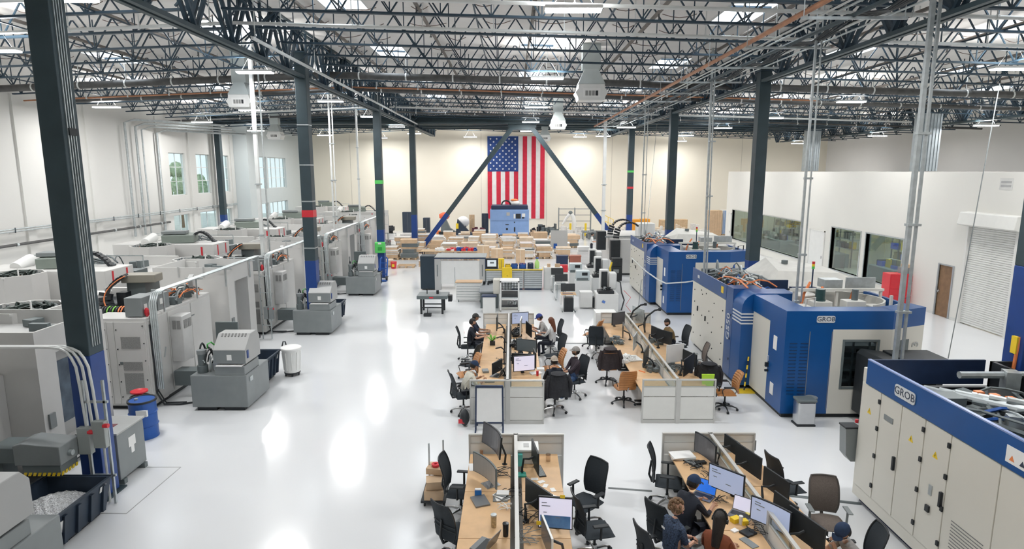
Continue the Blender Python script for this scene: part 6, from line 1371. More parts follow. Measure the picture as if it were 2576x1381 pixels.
chair('mesh', -1.42, 19.1, 5, 'black chair of the two men at the rear left desks'); chair('mesh', -1.25, 17.3, 160, 'empty black mesh chair at the left of the rear left desks')
chair('tan', -1.25, 16.4, 200, 'tan leather chair hidden behind the man in the cream sweater'); chair('mesh', -1.22, 14.75, 20, 'black chair of the man in the cream sweater')
chair('mesh', 1.28, 18.1, 200, 'empty black chair at the right of the rear left desks'); chair('tan', 1.15, 16.9, 190, 'tan leather chair at the right of the rear left desks')
chair('mesh', 1.68, 15.85, 205, 'black chair of the man in the grey and black cap'); ca = chair('mesh', 1.08, 14.8, 100, 'chair with a black jacket, seen from behind')
chair('mesh', 1.35, 20.0, 190, 'chair of the man in the grey hoodie')
chair('mesh', 2.75, 19.5, 80, 'empty black mesh chair left of the rear right desks'); cb_ = chair('tan', 2.72, 16.95, 95, 'tan leather chair with a dark jacket over its back'); chair('tan', 2.92, 15.35, 100, 'tan ribbed leather chair next to the rear right partition end')
chair('tan', 2.75, 20.6, 150, 'tan leather chair at the far end of the rear right desks')
chair('mesh', 5.35, 19.2, 190, 'black chair of the man in the tan shirt'); chair('taupe', 5.35, 17.3, 175, 'taupe mesh chair at the right of the rear right desks'); cc_ = chair('mesh', 4.98, 15.0, 250, 'chair with a black jacket and lime vest'); chair('tan', 5.42, 14.95, 178, 'tan leather chair seen side-on right of the partition end')
JB = mat('black_jacket_cloth', (0.02, 0.021, 0.026), 0.85, 0, 0.3, 20, 0.3)
hung_jacket(cb_, mat('dark_brown_jacket', (0.03, 0.022, 0.024), 0.8, 0, 0.3, 20, 0.3), 'dark jacket hung over the tan leather chair'); hung_jacket(cc_, JB, 'black jacket hung on the chair with the lime vest'); hung_jacket(ca, JB, 'black jacket on the chair of the man seen from behind')
q = B(); q.prism([(-0.13, 0.62), (0.13, 0.62), (0.16, 1.0), (-0.16, 1.0)], -0.0, 0.03, 'y'); v_ = q.build('vest', mat('lime_vest', (0.45, 0.75, 0.05), 0.6), None, (4.90, 14.75, 0), R(0)); tag(v_, 'lime high-visibility vest hung on the black jacket', 'vest')
# easel with a white board in front of the rear left partition
t = thing('flip_easel', 'black-framed white board easel in front of the rear left partition', 'easel', (-0.53, 13.72, 0))
q = B(); q.cbox((0, 0, 0.60), (0.60, 0.02, 0.80), 0, R(-6)); q.build('white_board', PAPER, t)
for s in (-1, 1):
    q = B(); q.bar((s*0.32, -0.05, 0.0), (s*0.31, 0.04, 1.04), 0.035, 0.035); q.build('leg', NAVY, t)
    q = B(); q.bar((s*0.32, -0.05, 0.02), (s*0.32, -0.28, 0.02), 0.03, 0.03); q.build('foot', NAVY, t); q = B(); q.bar((s*0.30, 0.22, 0.0), (s*0.30, 0.05, 0.9), 0.03, 0.03); q.build('leg', NAVY, t)
q = B(); q.bar((-0.32, 0.045, 1.04), (0.32, 0.045, 1.04), 0.05, 0.05); q.build('cross_bar', NAVY, t); q = B(); q.bar((-0.32, -0.03, 0.18), (0.32, -0.03, 0.18), 0.035, 0.035); q.build('cross_bar', NAVY, t)
# boxes and a small cart left of the front left desks
t = thing('parts_cart', 'small cart with two upright posts left of the front left desks', 'cart', (-1.35, 10.6, 0))
q = B()
for x_, y_ in ((-0.2, 0.2), (0.05, 0.35)): q.bar((x_, y_, 0.1), (x_, y_, 1.0), 0.03)
q.build('post', GALV, t); q = B(); q.box(-0.3, -0.3, 0.08, 0.15, 0.4, 0.12); q.build('platform', BLACK, t)
for s in (-0.25, 0.1): q = B(); q.cyl((s, -0.25, 0.04), (s+0.03, -0.25, 0.04), 0.04, 8); q.cyl((s, 0.3, 0.04), (s+0.03, 0.3, 0.04), 0.04, 8); q.build('caster', BLACK, t)
for k, (x_, y_, z_, w_, h_, rz, lb) in enumerate(((-1.42, 10.45, 0.125, 0.34, 0.17, 0, 'lowest'), (-1.42, 10.5, 0.30, 0.30, 0.15, 8, 'middle'), (-1.40, 10.75, 0.46, 0.34, 0.12, -12, 'topmost'))):
    q = B(); q.box(-w_/2, -0.14, 0, w_/2, 0.14, h_); o = tag(q.build('cardboard_box', CARD, None, (x_, y_, z_), R(rz), bev=0.004), lb+' cardboard box of the pile on the small cart', 'box')
t = thing('tape_roll', 'red tape roll lying on the boxes of the small cart', 'tape', (-1.42, 10.72, 0.585)); q = B(); q.lathe([(0.07, 0), (0.08, 0.05), (0.03, 0.05), (0.03, 0)], (0, 0, 0), 12); q.build('roll', RED, t)
t = thing('backpack', 'dark backpack slumped by the foot of the rear left partition', 'bag', (-1.13, 13.95, 0)); q = B(); q.ball((0, 0, 0.2), (0.12, 0.15, 0.2), 10, 8); q.build('bag_body', BLACK, t, smooth=True); q = B(); q.box(-0.14, -0.13, 0.1, 0.0, -0.11, 0.2); q.build('pink_patch', RED, t)
for k, yy in enumerate((9.9, 8.7)):
    t = thing('under_desk_bin', ['dark box under the far', 'dark box under the near'][k]+' left desk', 'box', (-0.45, yy, 0)); q = B(); q.box(-0.15, -0.2, 0, 0.15, 0.2, 0.45); q.build('body', BLACK, t)
# ---------------------------------------------------------------- people
SKIN1 = mat('skin_light', (0.58, 0.33, 0.23), 0.55, 0, 0.06, 10); SKIN2 = mat('skin_tan', (0.42, 0.23, 0.145), 0.55, 0, 0.06, 10)
EYEW = mat('eye_white', (0.7, 0.7, 0.68), 0.3); EYED = mat('eye_dark', (0.03, 0.02, 0.015), 0.2); LIP = mat('lip', (0.40, 0.16, 0.13), 0.5)
HAIRD = mat('hair_dark_brown', (0.010, 0.007, 0.006), 0.6, 0, 0.4, 60, 0.4); HAIRB = mat('hair_light_brown', (0.16, 0.09, 0.045), 0.6, 0, 0.5, 50, 0.6); HAIRR = mat('hair_auburn', (0.14, 0.045, 0.02), 0.5, 0, 0.4, 50, 0.4)
JEAN = mat('jeans_blue', (0.05, 0.10, 0.22), 0.85, 0, 0.2, 30); TROUS = mat('dark_trousers', (0.018, 0.022, 0.035), 0.85, 0, 0.2, 30)
PENDING = []
def ik(S, Wt, l1, l2, pole):
    d = Wt-S; n = min(d.length, (l1+l2)*0.995); d.normalize(); Wt = S+d*n
    a = math.acos(max(-1, min(1, (l1*l1+n*n-l2*l2)/(2*l1*n)))); p = (pole - d*pole.dot(d)).normalized()
    return S + d*math.cos(a)*l1 + p*math.sin(a)*l1, Wt
def person(label, x, y, rz, shirt, lean=12, hl=(0.42, 0.16, 0.78), hr=(0.42, -0.16, 0.78), yaw=0, nod=15, sleeve='short', skin=None, hair='short', hairm=None, cap=None, brim=True, legs=None, stand=False, beard=None, headphones=False, turn=0, zoff=0, shoes=None, female=False):
    skin = skin or SKIN1; legs = legs or JEAN; hairm = hairm or HAIRD; shoes = shoes or WHITEP
    t = thing('person', label, 'person', (x, y, 0), R(rz)); pz = (0.93 if stand else 0.57)+zoff; L = R(lean); k = 0.92 if female else 1.0
    up = Vector((math.sin(L), 0, math.cos(L))); P = Vector((0, 0, pz)); Rt = Matrix.Rotation(R(turn), 3, 'Z')
    waist = P+up*0.14; chest = P+up*0.36; nb = P+up*0.49; neck = nb+Vector((math.sin(L*1.2), 0, math.cos(L*1.2)))*0.07
    sh = [chest+up*0.08+Rt @ Vector((0, s*0.175*k, 0)) for s in (1, -1)]
    V = [P, waist, chest, nb, neck]; E = [(0, 1), (1, 2), (2, 3), (3, 4)]; Rr = [(0.145, 0.115), (0.135*k, 0.105*k), (0.155*k, 0.115*k), (0.085, 0.08), (0.053, 0.053)]; Z = {0: 'leg', 1: 'sh', 2: 'sh', 3: 'sh', 4: 'skin'}
    fin = B()
    for s, H, S in ((1, hl, sh[0]), (-1, hr, sh[1])):
        El, Wr = ik(S, Vector(H)+Vector((0, 0, zoff)), 0.28*k, 0.25*k, Vector((-0.5, s*0.6, -0.8))); i = len(V)
        d = (Wr-El).normalized(); palm = Wr+d*0.075
        V += [S, S.lerp(El, 0.5), El, Wr, palm]; Rr += [(0.075*k, 0.075*k), (0.056*k, 0.056*k), (0.044*k, 0.044*k), (0.028, 0.028), (0.04, 0.024)]
        E += [(2, i), (i, i+1), (i+1, i+2), (i+2, i+3), (i+3, i+4)]
        sk = 'sh' if sleeve == 'long' else 'skin'; Z.update({i: 'sh', i+1: 'sh', i+2: sk if sleeve == 'long' else 'skin', i+3: 'skin', i+4: 'skin'})
        side = d.cross(Vector((0, 0, 1))).normalized()*s; dn = Vector((0, 0, -1))
        for j in range(4):
            o = side*(0.03-0.02*j); ln = (0.06, 0.07, 0.066, 0.052)[j]; a = palm+o+d*0.015; c = a+d*ln*0.6+dn*0.008; e = c+d*ln*0.35+dn*0.022; fin.tube([a, c, e], [0.009, 0.0085, 0.006], 6)
        a = palm-side*(-0.03)*0+side*-0.0-d*0.03+side*(-0.035 if s > 0 else -0.035); fin.tube([palm-d*0.035+side*-0.02, palm-d*0.01-side*0.045+dn*0.01, palm+d*0.025-side*0.05+dn*0.022], [0.012, 0.010, 0.008], 6)
    sho = B()
    for s in (1, -1):
        i = len(V)
        if stand: pts = [P+Vector((0, s*0.09, -0.04)), Vector((0.02, s*0.10, 0.50)), Vector((-0.02+0.06*s, s*0.11, 0.10)), Vector((0.10+0.06*s, s*0.12, 0.05))]
        else: pts = [P+Vector((0.05, s*0.10, -0.03)), Vector((0.44, s*0.15, 0.53+zoff)), Vector((0.42, s*0.15, 0.11)), Vector((0.56, s*0.16, 0.05))]
        V += pts; E += [(0, i), (i, i+1), (i+1, i+2), (i+2, i+3)]; Rr += [(0.095, 0.095), (0.066, 0.066), (0.042, 0.042), (0.035, 0.03)]; Z.update({i: 'leg', i+1: 'leg', i+2: 'leg', i+3: 'leg'})
        q = pts[3]; sho.ball((q.x-0.04, q.y, 0.05), (0.14, 0.048, 0.05), 12, 8)
    me = bpy.data.meshes.new('skel'); me.from_pydata([tuple(v) for v in V], E, []); o = bpy.data.objects.new('skel', me); COL.objects.link(o)
    md = o.modifiers.new('s', 'SKIN'); md.use_smooth_shade = True
    for i, r in enumerate(Rr): me.skin_vertices[0].data[i].radius = r; me.skin_vertices[0].data[i].use_root = (i == 0)
    ss = o.modifiers.new('ss', 'SUBSURF'); ss.levels = 1; ss.render_levels = 1
    # head
    hd = B(); hm = Matrix.Rotation(R(yaw), 3, 'Z') @ Matrix.Rotation(R(nod), 3, 'Y'); hc = neck+Vector((math.sin(L)*0.03+0.02, 0, 0.135)); s_ = 0.95 if female else 1.0
    def shape(q):
        x_, y_, z_ = q; jaw = max(0, -z_); w = 1-0.32*jaw**1.5; dx = 1.0
        nose = 0.16*math.exp(-((y_/0.16)**2+((z_+0.12)/0.22)**2)) if x_ > 0 else 0
        brow = 0.03*math.exp(-(((z_-0.22)/0.12)**2)) if x_ > 0 else 0; sock = -0.05*(math.exp(-(((abs(y_)-0.36)/0.16)**2+((z_-0.05)/0.12)**2)) if x_ > 0 else 0)
        chin = 0.08*math.exp(-((y_/0.3)**2+((z_+0.85)/0.2)**2)) if x_ > -0.2 else 0
        return Vector((x_*(1-0.15*jaw)+nose+brow+sock+chin, y_*w, z_))
    def T(p): return hc+hm @ (Vector(p)*s_)
    def addT(src, mi): o_ = len(hd.v); hd.v += [tuple(T(p)) for p in src.v]; hd.f += [tuple(o_+i for i in f) for f in src.f]; hd.m += [mi]*len(src.f)
    q = B(); q.ball((0, 0, 0), (0.098, 0.076, 0.118), 22, 16, shape)
    for s in (1, -1): q.ball((-0.005, s*0.078, -0.01), (0.02, 0.010, 0.03), 8, 6)
    addT(q, 0)
    q = B()
    for s in (1, -1): q.ball((0.080, s*0.030, 0.006), (0.013, 0.014, 0.009), 8, 6)
    addT(q, 3)
    q = B()
    for s in (1, -1): q.ball((0.090, s*0.030, 0.006), (0.006, 0.007, 0.007), 8, 6); q.tube([(0.090, s*0.014, 0.028), (0.093, s*0.03, 0.033), (0.084, s*0.046, 0.028)], 0.004, 5)
    addT(q, 4)
    q = B(); q.tube([(0.086, -0.024, -0.062), (0.099, 0, -0.06), (0.086, 0.024, -0.062)], 0.006, 6); addT(q, 5)
    PENDING.append((t, o, V, E, Z, sleeve, hd, fin, sho, [skin, shirt, legs, EYEW, EYED, LIP, shoes]))
    # hair, cap and the rest as children
    def part(b, name, m, smooth=True):
        g = B(); g.v = [tuple(T(p)) for p in b.v]; g.f = b.f; g.m = b.m; return g.build(name, m, t, smooth=smooth)
    def cap_of(b, rx, ry, rz_, keep, j=0.0, nu=26, nv=18):
        q = B(); q.ball((-0.004, 0, 0.006), (rx, ry, rz_), nu, nv); rg = random.Random(7)
        q.v = [tuple(c*(1+rg.uniform(-j, j)) for c in p) for p in q.v]
        b.v = q.v; b.f = [f for f in q.f if keep(sum((Vector(q.v[i]) for i in f), Vector())/4)]; b.m = [0]*len(b.f)
    if hair == 'short': b = B(); cap_of(b, 0.112, 0.090, 0.130, lambda c: c.z > 0.055 or (c.x < 0.02 and c.z > -0.05), 0.02); part(b, 'hair', hairm)
    elif hair == 'curly':
        b = B(); rg = random.Random(4)
        for _ in range(110):
            th = rg.uniform(0, PI*0.62); ph = rg.uniform(0, 2*PI); p = Vector((math.sin(th)*math.cos(ph)*0.10-0.01, math.sin(th)*math.sin(ph)*0.085, math.cos(th)*0.12+0.01))
            if p.x > 0.05 and p.z < 0.06: continue
            b.ball(p, 0.026, 7, 5)
        part(b, 'curly_hair', hairm)
    elif hair == 'long':
        b = B(); cap_of(b, 0.115, 0.094, 0.132, lambda c: c.z > 0.05 or c.x < 0.03, 0.015); part(b, 'hair', hairm)
        b = B()
        def fall(u, v):
            a = (u-0.5)*PI*1.1; r = 0.10*(1-0.35*v); return (-0.02-r*math.cos(a)-0.05*v+0.04*v*v, 0.095*math.sin(a)*(1-0.35*v), 0.04-0.42*v+0.012*math.sin(a*9))
        b.grid(fall, 20, 12); b.grid(lambda u, v: (fall(1-u, v)[0]+0.03, fall(1-u, v)[1]*0.8, fall(1-u, v)[2]), 20, 12); part(b, 'long_hair', hairm)
    if beard: b = B(); cap_of(b, 0.107, 0.080, 0.124, lambda c: c.z < -0.035 and c.x > 0.02 and not (abs(c.y) < 0.02 and c.z > -0.075 and c.z < -0.05), 0.01); part(b, 'beard', beard)
    if cap:
        b = B(); cap_of(b, 0.121, 0.098, 0.138, lambda c: c.z > 0.035); ca_ = part(b, 'cap', cap)
        sg = 1 if brim else -1; b = B(); b.grid(lambda u, v: (sg*(0.095+0.085*v*math.cos((u-0.5)*2.2)), (u-0.5)*0.17*(1-0.15*v), 0.045+0.01*math.cos((u-0.5)*3)-0.012*v), 8, 4); b.grid(lambda u, v: (sg*(0.095+0.085*v*math.cos((u-0.5)*2.2)), -(u-0.5)*0.17*(1-0.15*v), 0.039+0.01*math.cos((u-0.5)*3)-0.012*v), 8, 4); part(b, 'cap_brim', cap)
    if headphones:
        b = B(); b.tube([(0, 0.10*math.cos(a), 0.02+0.13*math.sin(a)) for a in [PI*k_/12 for k_ in range(13)]], 0.012, 6)
        for s in (1, -1): b.cyl((0, s*0.085, 0.0), (0, s*0.115, 0.0), 0.035, 10)
        part(b, 'headphones', BLACKG)
    return t
def finish_people():
    dg = bpy.context.evaluated_depsgraph_get()
    for t, o, V, E, Z, sleeve, hd, fin, sho, mats in PENDING:
        src = bpy.data.meshes.new_from_object(o.evaluated_get(dg)); b = B(); b.v = [tuple(v.co) for v in src.vertices]; b.f = [tuple(p.vertices) for p in src.polygons]
        VV = [Vector(v) for v in V]
        for p in src.polygons:
            c = p.center; best = None
            for i, j in E:
                a, d = VV[i], VV[j]-VV[i]; u = max(0, min(1, (c-a).dot(d)/max(1e-9, d.length_squared))); ds = (c-(a+d*u)).length-0.02*(i == 2)
                if best is None or ds < best[0]: best = (ds, i, j, u)
            _, i, j, u = best; z = Z[j] if u > 0.5 else Z[i]
            if (i, j) == (0, 1): z = 'leg' if u < 0.35 else 'sh'
            if j == 4: z = 'sh' if u < 0.45 else 'skin'
            b.m.append({'skin': 0, 'sh': 1, 'leg': 2}[z])
        for g, mi in ((hd, None), (fin, 0), (sho, 6)):
            k = len(b.v); b.v += g.v; b.f += [tuple(k+i for i in f) for f in g.f]; b.m += g.m if mi is None else [mi]*len(g.f)
        b.build('body', mats, t, smooth=True)
        me = o.data; bpy.data.objects.remove(o); bpy.data.meshes.remove(me); bpy.data.meshes.remove(src)
def cloth(name, c, n=0.12, s=25): return mat(name, c, 0.85, 0, n, s, 0.15)
NAVYC = cloth('navy_cap_cloth', (0.012, 0.03, 0.075)); DKS = cloth('near_black_sweater', (0.012, 0.016, 0.027)); 
tee = cloth('patterned_blue_tee', (0.035, 0.055, 0.10), 0.8, 45)
person('man in a navy cap and black sweater typing at the blue-screen laptop', 2.62, 8.78, 30, DKS, lean=20, hl=(0.52, 0.15, 0.80), hr=(0.55, -0.12, 0.80), yaw=-8, nod=22, sleeve='long', cap=NAVYC, skin=SKIN2, legs=TROUS)
pt = person('curly-haired man in a speckled blue tee, bottom left of the front right desks', 2.28, 8.1, 22, tee, lean=6, hl=(0.36, 0.08, 0.70), hr=(0.34, -0.06, 0.68), yaw=-30, nod=8, hair='curly', hairm=HAIRB, legs=JEAN)
q = B(); q.box(-0.155, -0.05, 1.0, -0.15, 0.02, 1.03); q.build('white_tag', PAPER, pt)
person('woman with long black hair, headphones and a rust brown jacket', 2.78, 7.72, 50, cloth('rust_jacket', (0.19, 0.05, 0.02)), lean=12, hl=(0.40, 0.14, 0.76), hr=(0.42, -0.14, 0.76), yaw=5, nod=18, sleeve='long', hair='long', headphones=True, female=True, skin=SKIN2, legs=TROUS)
chair('mesh', 2.62, 7.55, 45, 'black chair of the woman in the rust jacket, at the bottom edge')
person('bearded man in a navy cap and grey shirt resting his head on his hand', 4.86, 7.72, 185, cloth('heather_grey_shirt', (0.30, 0.29, 0.28)), lean=34, hl=(0.50, 0.06, 0.98), hr=(0.56, -0.20, 0.80), yaw=18, nod=42, cap=NAVYC, beard=HAIRD, skin=SKIN2, legs=TROUS)
pp = person('bearded man in a black tee, nearer of the pair at the rear left desks', -1.38, 19.1, 5, cloth('black_tee', (0.012, 0.015, 0.025)), lean=10, hl=(0.48, 0.12, 0.80), hr=(0.46, -0.10, 0.80), nod=12, beard=HAIRD, skin=SKIN1, legs=TROUS)
q = B(); q.box(-0.150, -0.07, 0.98, -0.143, 0.07, 1.03); q.build('back_print', PAPER, pp); q = B(); q.box(-0.148, -0.05, 0.90, -0.140, 0.05, 0.96); q.build('back_print', RED, pp)
person('dark-haired man in navy just beyond the man in the black tee', -1.30, 19.75, 0, cloth('navy_tee', (0.015, 0.025, 0.05)), lean=8, hl=(0.45, 0.15, 0.80), hr=(0.48, -0.12, 0.80), nod=10, skin=SKIN2, legs=TROUS, cap=cloth('grey_cap', (0.05, 0.05, 0.05)))
person('man in a navy cap and cream sweater leaning over the near rear left desk', -1.25, 14.75, 22, cloth('cream_sweater', (0.62, 0.60, 0.52)), lean=30, hl=(0.50, 0.12, 0.82), hr=(0.52, -0.10, 0.80), yaw=0, nod=30, sleeve='long', cap=NAVYC, legs=TROUS, skin=SKIN2)
person('man in a blue cap and light grey hoodie bending over the rear left desks', 1.22, 20.0, 182, cloth('light_grey_hoodie', (0.42, 0.41, 0.40)), lean=28, hl=(0.48, 0.15, 0.82), hr=(0.48, -0.15, 0.82), nod=30, sleeve='long', cap=cloth('royal_cap', (0.03, 0.05, 0.22)), legs=TROUS)
person('woman with long auburn hair seen from behind in the rear left desks', 1.32, 19.2, 150, cloth('white_top', (0.62, 0.62, 0.62)), lean=5, hl=(0.40, 0.15, 0.80), hr=(0.40, -0.15, 0.80), hair='long', hairm=HAIRR, female=True, sleeve='long', legs=TROUS)
person('man in a grey and black cap, dark jacket and jeans, leaning back in his chair', 1.66, 15.85, 205, cloth('dark_plum_jacket', (0.035, 0.025, 0.035)), lean=-6, hl=(0.36, 0.03, 0.74), hr=(0.34, -0.02, 0.76), yaw=-15, nod=0, sleeve='long', cap=cloth('pale_grey_cap', (0.28, 0.27, 0.26)), beard=HAIRD, skin=SKIN2, legs=JEAN)
person('man in a backwards beige cap seen from behind in a black jacket chair', 1.08, 14.95, 100, DKS, lean=4, hl=(0.38, 0.15, 0.76), hr=(0.38, -0.15, 0.76), nod=5, sleeve='long', cap=cloth('beige_cap', (0.42, 0.36, 0.30)), brim=False, legs=TROUS)
person('bearded dark-haired man in a tan shirt at the rear right desks', 5.2, 19.25, 195, cloth('tan_shirt', (0.28, 0.20, 0.10)), lean=22, hl=(0.50, 0.10, 0.82), hr=(0.48, -0.14, 0.82), yaw=18, nod=12, sleeve='short', beard=HAIRD, legs=TROUS)
# workers standing farther away
person('worker with a cap half hidden between two pale machining centers', -12.75, 18.4, 200, cloth('black_tee', (0, 0, 0)), lean=15, hl=(0.3, 0.2, 1.1), hr=(0.3, -0.2, 1.1), nod=25, cap=BLACK, stand=True, legs=TROUS, zoff=0.0)
person('distant worker in a red shirt by the far machines', -13.4, 54.0, -90, cloth('red_shirt', (0.35, 0.03, 0.04)), lean=2, hl=(0.25, 0.2, 1.1), hr=(0.2, -0.2, 1.0), stand=True, legs=JEAN)
person('distant worker in black crouching beside the red-shirted worker', -14.4, 53.2, 180, DKS, lean=30, hl=(0.35, 0.1, 0.9), hr=(0.35, -0.1, 0.9), stand=True, legs=TROUS)
person('worker in a white shirt among the crates, left one of two', 5.6, 43.2, 0, WHITEP, lean=4, hl=(0.3, 0.2, 1.1), hr=(0.3, -0.2, 1.1), stand=True, legs=TROUS, cap=BLACK)
person('worker in a cream shirt among the crates, right one of two', 7.0, 41.5, 180, cloth('cream_sweater', (0, 0, 0)), lean=6, hl=(0.3, 0.2, 1.1), hr=(0.3, -0.2, 1.1), stand=True, legs=TROUS, cap=BLACK)
finish_people()
# ---------------------------------------------------------------- crates on pallets in the middle of the hall
pb = B()
for k in range(5): pb.box(-0.55, -0.5+k*0.225, 0.11, 0.55, -0.4+k*0.225, 0.13)
for x_ in (-0.5, -0.05, 0.4): pb.box(x_, -0.5, 0.02, x_+0.1, 0.5, 0.11)
pb.box(-0.55, -0.5, 0, 0.55, -0.4, 0.02); pb.box(-0.55, 0.4, 0, 0.55, 0.5, 0.02)
pbm = pb.mesh('pallet', WOOD)
rg = random.Random(21); cart_m = {}
CT = {'white': (CARDL, PAPER), 'beige': (CARDL, CARDL), 'brown': (CARD, CARD), 'grey': (WRAP, WRAP), 'dark': (MDARK, MDARK2), 'tan': (CARD, WRAP)}
def carton_mesh(kd, w, d, h):
    key = (kd, w, d, h)
    if key not in cart_m:
        q = B(); q.box(-w/2, -d/2, 0, w/2, d/2, h-0.03); q.mat(1); q.box(-w/2-0.01, -d/2-0.01, h-0.05, w/2+0.01, d/2+0.01, h); cart_m[key] = q.mesh('carton', CT[kd])
    return cart_m[key]
LV = ['bottom', 'second', 'third', 'fourth', 'fifth', 'sixth']
def stack(x, y, kind, layers, rz, where):
    tag(put('pallet', pbm, None, (x, y, 0), rz), 'wooden pallet, '+where, 'pallet', 'pallets of the crate field'); z = 0.13
    for l in range(layers):
        k = kind if rg.random() < 0.5 else rg.choice(['white', 'beige', 'grey', 'tan', 'brown', 'dark', 'tan', 'beige']); h = rg.choice((0.1, 0.15, 0.2, 0.25, 0.3))
        if l and l < layers-1 and rg.random() < 0.35: pass
        w = rg.choice((0.8, 1.0, 1.1)); d = rg.choice((0.8, 0.95))
        c = put('carton', carton_mesh(k, w, d, h), None, (x+rg.uniform(-0.06, 0.06), y+rg.uniform(-0.04, 0.04), z), rz+rg.uniform(-0.08, 0.08))
        nm = {'white': 'white-topped', 'beige': 'pale cardboard', 'brown': 'brown cardboard', 'grey': 'film-wrapped', 'dark': 'dark grey', 'tan': 'brown film-topped'}[k]
        tag(c, '%s carton, %s layer, %s' % (nm, LV[l], where), 'carton', 'cartons in the crate field'); z += h
rows = [(38.9, -8.0, -4.4, 'tan', (0, 1), 'front'), (42.6, -8.3, 5.2, 'white', (3, 5), 'second'), (45.6, -8.2, 4.9, 'beige', (3, 5), 'third'), (48.9, -8.4, 5.5, 'grey', (3, 5), 'fourth'), (52.0, -8.1, 5.6, 'grey', (2, 4), 'fifth'), (54.8, -8.2, -2.6, 'tan', (2, 4), 'last')]
for y, x0, x1, k, (a, c), rn in rows:
    x = x0; n = 0
    while x < x1:
        xx = x+rg.uniform(-0.08, 0.08); yy = y+rg.uniform(-0.3, 0.3)
        if not (abs(yy-46.9) < 0.9 and (abs(xx+7.4) < 1.6 or abs(xx-8.9) < 1.6)) and not (4.3 < xx and yy < 44):
            stack(xx, yy, rg.choice([k, k, 'white', 'tan', 'brown']), rg.randint(a, c), rg.uniform(-0.08, 0.08), '%s pallet from the left, %s crate row' % (ORD[n], rn)); n += 1
        x += 1.32
def at(px, py, w_px, h_px):
    x, y = F(px, py); d = y*CP+6*SP; return x, y, w_px*d/FPX, h_px*d/FPX/CP
def boxthing(name, cat, px, py, wp, hp, d, m, label, parts=None, y=None, bev=0.01):
    """box standing on the floor; px, py is its bottom centre in the photo, wp, hp its size there"""
    x, yy, w, h = at(px, py, wp, hp); t = thing(name, label, cat, (x, yy, 0)); q = B(); q.box(-w/2, 0, 0.03, w/2, d, h); q.build('body', m, t, bev=bev); q = B(); q.box(-w/2+0.03, 0.03, 0, w/2-0.03, d-0.03, 0.03); q.build('base', BLACK, t)
    return t, w, h
# loose goods on the crates
for px, py, s_, m, lb in ((1115, 640, 0.5, PAPER, 'white and red sacks on the crates behind the enclosure'), (1150, 638, 0.6, RED, 'red wrapped goods on the crates behind the enclosure'), (1170, 640, 0.5, BLUEP, 'blue wrapped goods on the crates behind the enclosure')):
    x, y = F(px, py, 0.9); q = B(); g = random.Random(px); blocks(q, g, -0.8, 0.8, -0.3, 0.3, 0, 26, 0.18, 0.22); tag(q.build('sacks', m, None, (x, 41.2, 0.75)), lb, 'goods', None, 'stuff')
t = thing('goods_table', 'low table carrying the sacks behind the enclosure', 'table', (-3.9, 41.2, 0)); q = B(); q.box(-2.2, -0.5, 0.70, 2.4, 0.5, 0.74); q.build('table_top', WOOD, t)
for x_ in (-2.1, 2.2):
    for y_ in (-0.4, 0.4): q = B(); q.box(x_, y_, 0, x_+0.06, y_+0.06, 0.70); q.build('leg', BLACK, t)
for px, w_, h_, lb in ((1219, 0.75, 0.75, 'taller open cardboard box left of the second one above the yellow bench'), (1252, 0.75, 0.55, 'wide cardboard box above the yellow bench'), (1308, 0.6, 0.5, 'small cardboard box right of the blue bins')):
    x, y = F(px, 655); t = thing('cardboard_box', lb, 'box', (x, 40.0, 0)); q = B(); q.box(-w_/2, -0.3, 0, w_/2, 0.3, 0.45+h_); q.build('body', CARD, t); q = B(); q.box(-w_/2, -0.31, 0.45+h_-0.01, w_/2, 0.31, 0.45+h_+0.01); q.build('flap', CARDL, t); q = B(); q.box(-0.03, -0.305, 0.2, 0.03, -0.3, 0.45+h_); q.build('tape', CARDL, t)
# ---------------------------------------------------------------- inspection area
# black panel and grey portal enclosure
t = thing('portal_enclosure', 'grey-topped portal enclosure with a tall black panel at its left', 'enclosure', (-3.95, 31.0, 0))
q = B(); q.box(-0.72, 0.0, 0.05, 0.0, 0.8, 1.74); q.build('black_panel', mat('panel_blue_black', (0.012, 0.028, 0.045), 0.5), t, bev=0.01)
q = B(); q.box(0.0, 0, 1.62, 2.62, 1.5, 1.70); q.build('top_slab', mat('slab_grey', (0.36, 0.38, 0.38), 0.5), t, bev=0.01); q = B(); q.box(0, -0.01, 1.60, 2.62, 0.0, 1.66); q.build('front_edge', NAVY, t)
for x_ in (0.0, 2.3): q = B(); q.box(x_, 0.02, 0, x_+0.32, 0.3, 1.6); p_ = q.build('side_post', MGREY2, t); q = B(); q.box(x_+0.12, 0.0, 0.7, x_+0.16, 0.02, 1.3); q.build('handle', MDARK, p_)
q = B(); q.box(0.32, 0.06, 0.30, 2.3, 0.10, 1.5); q.build('back_panel', WHITEP, t)
for k in range(7): q = B(); q.box(0.4+k*0.26, 0.0, 1.5, 0.44+k*0.26, 0.02, 1.6); q.build('roller_hanger', GALV, t)
q = B(); q.box(2.58, 0.0, 0.3, 2.62, 0.05, 1.6); q.build('edge_post', NAVY, t)
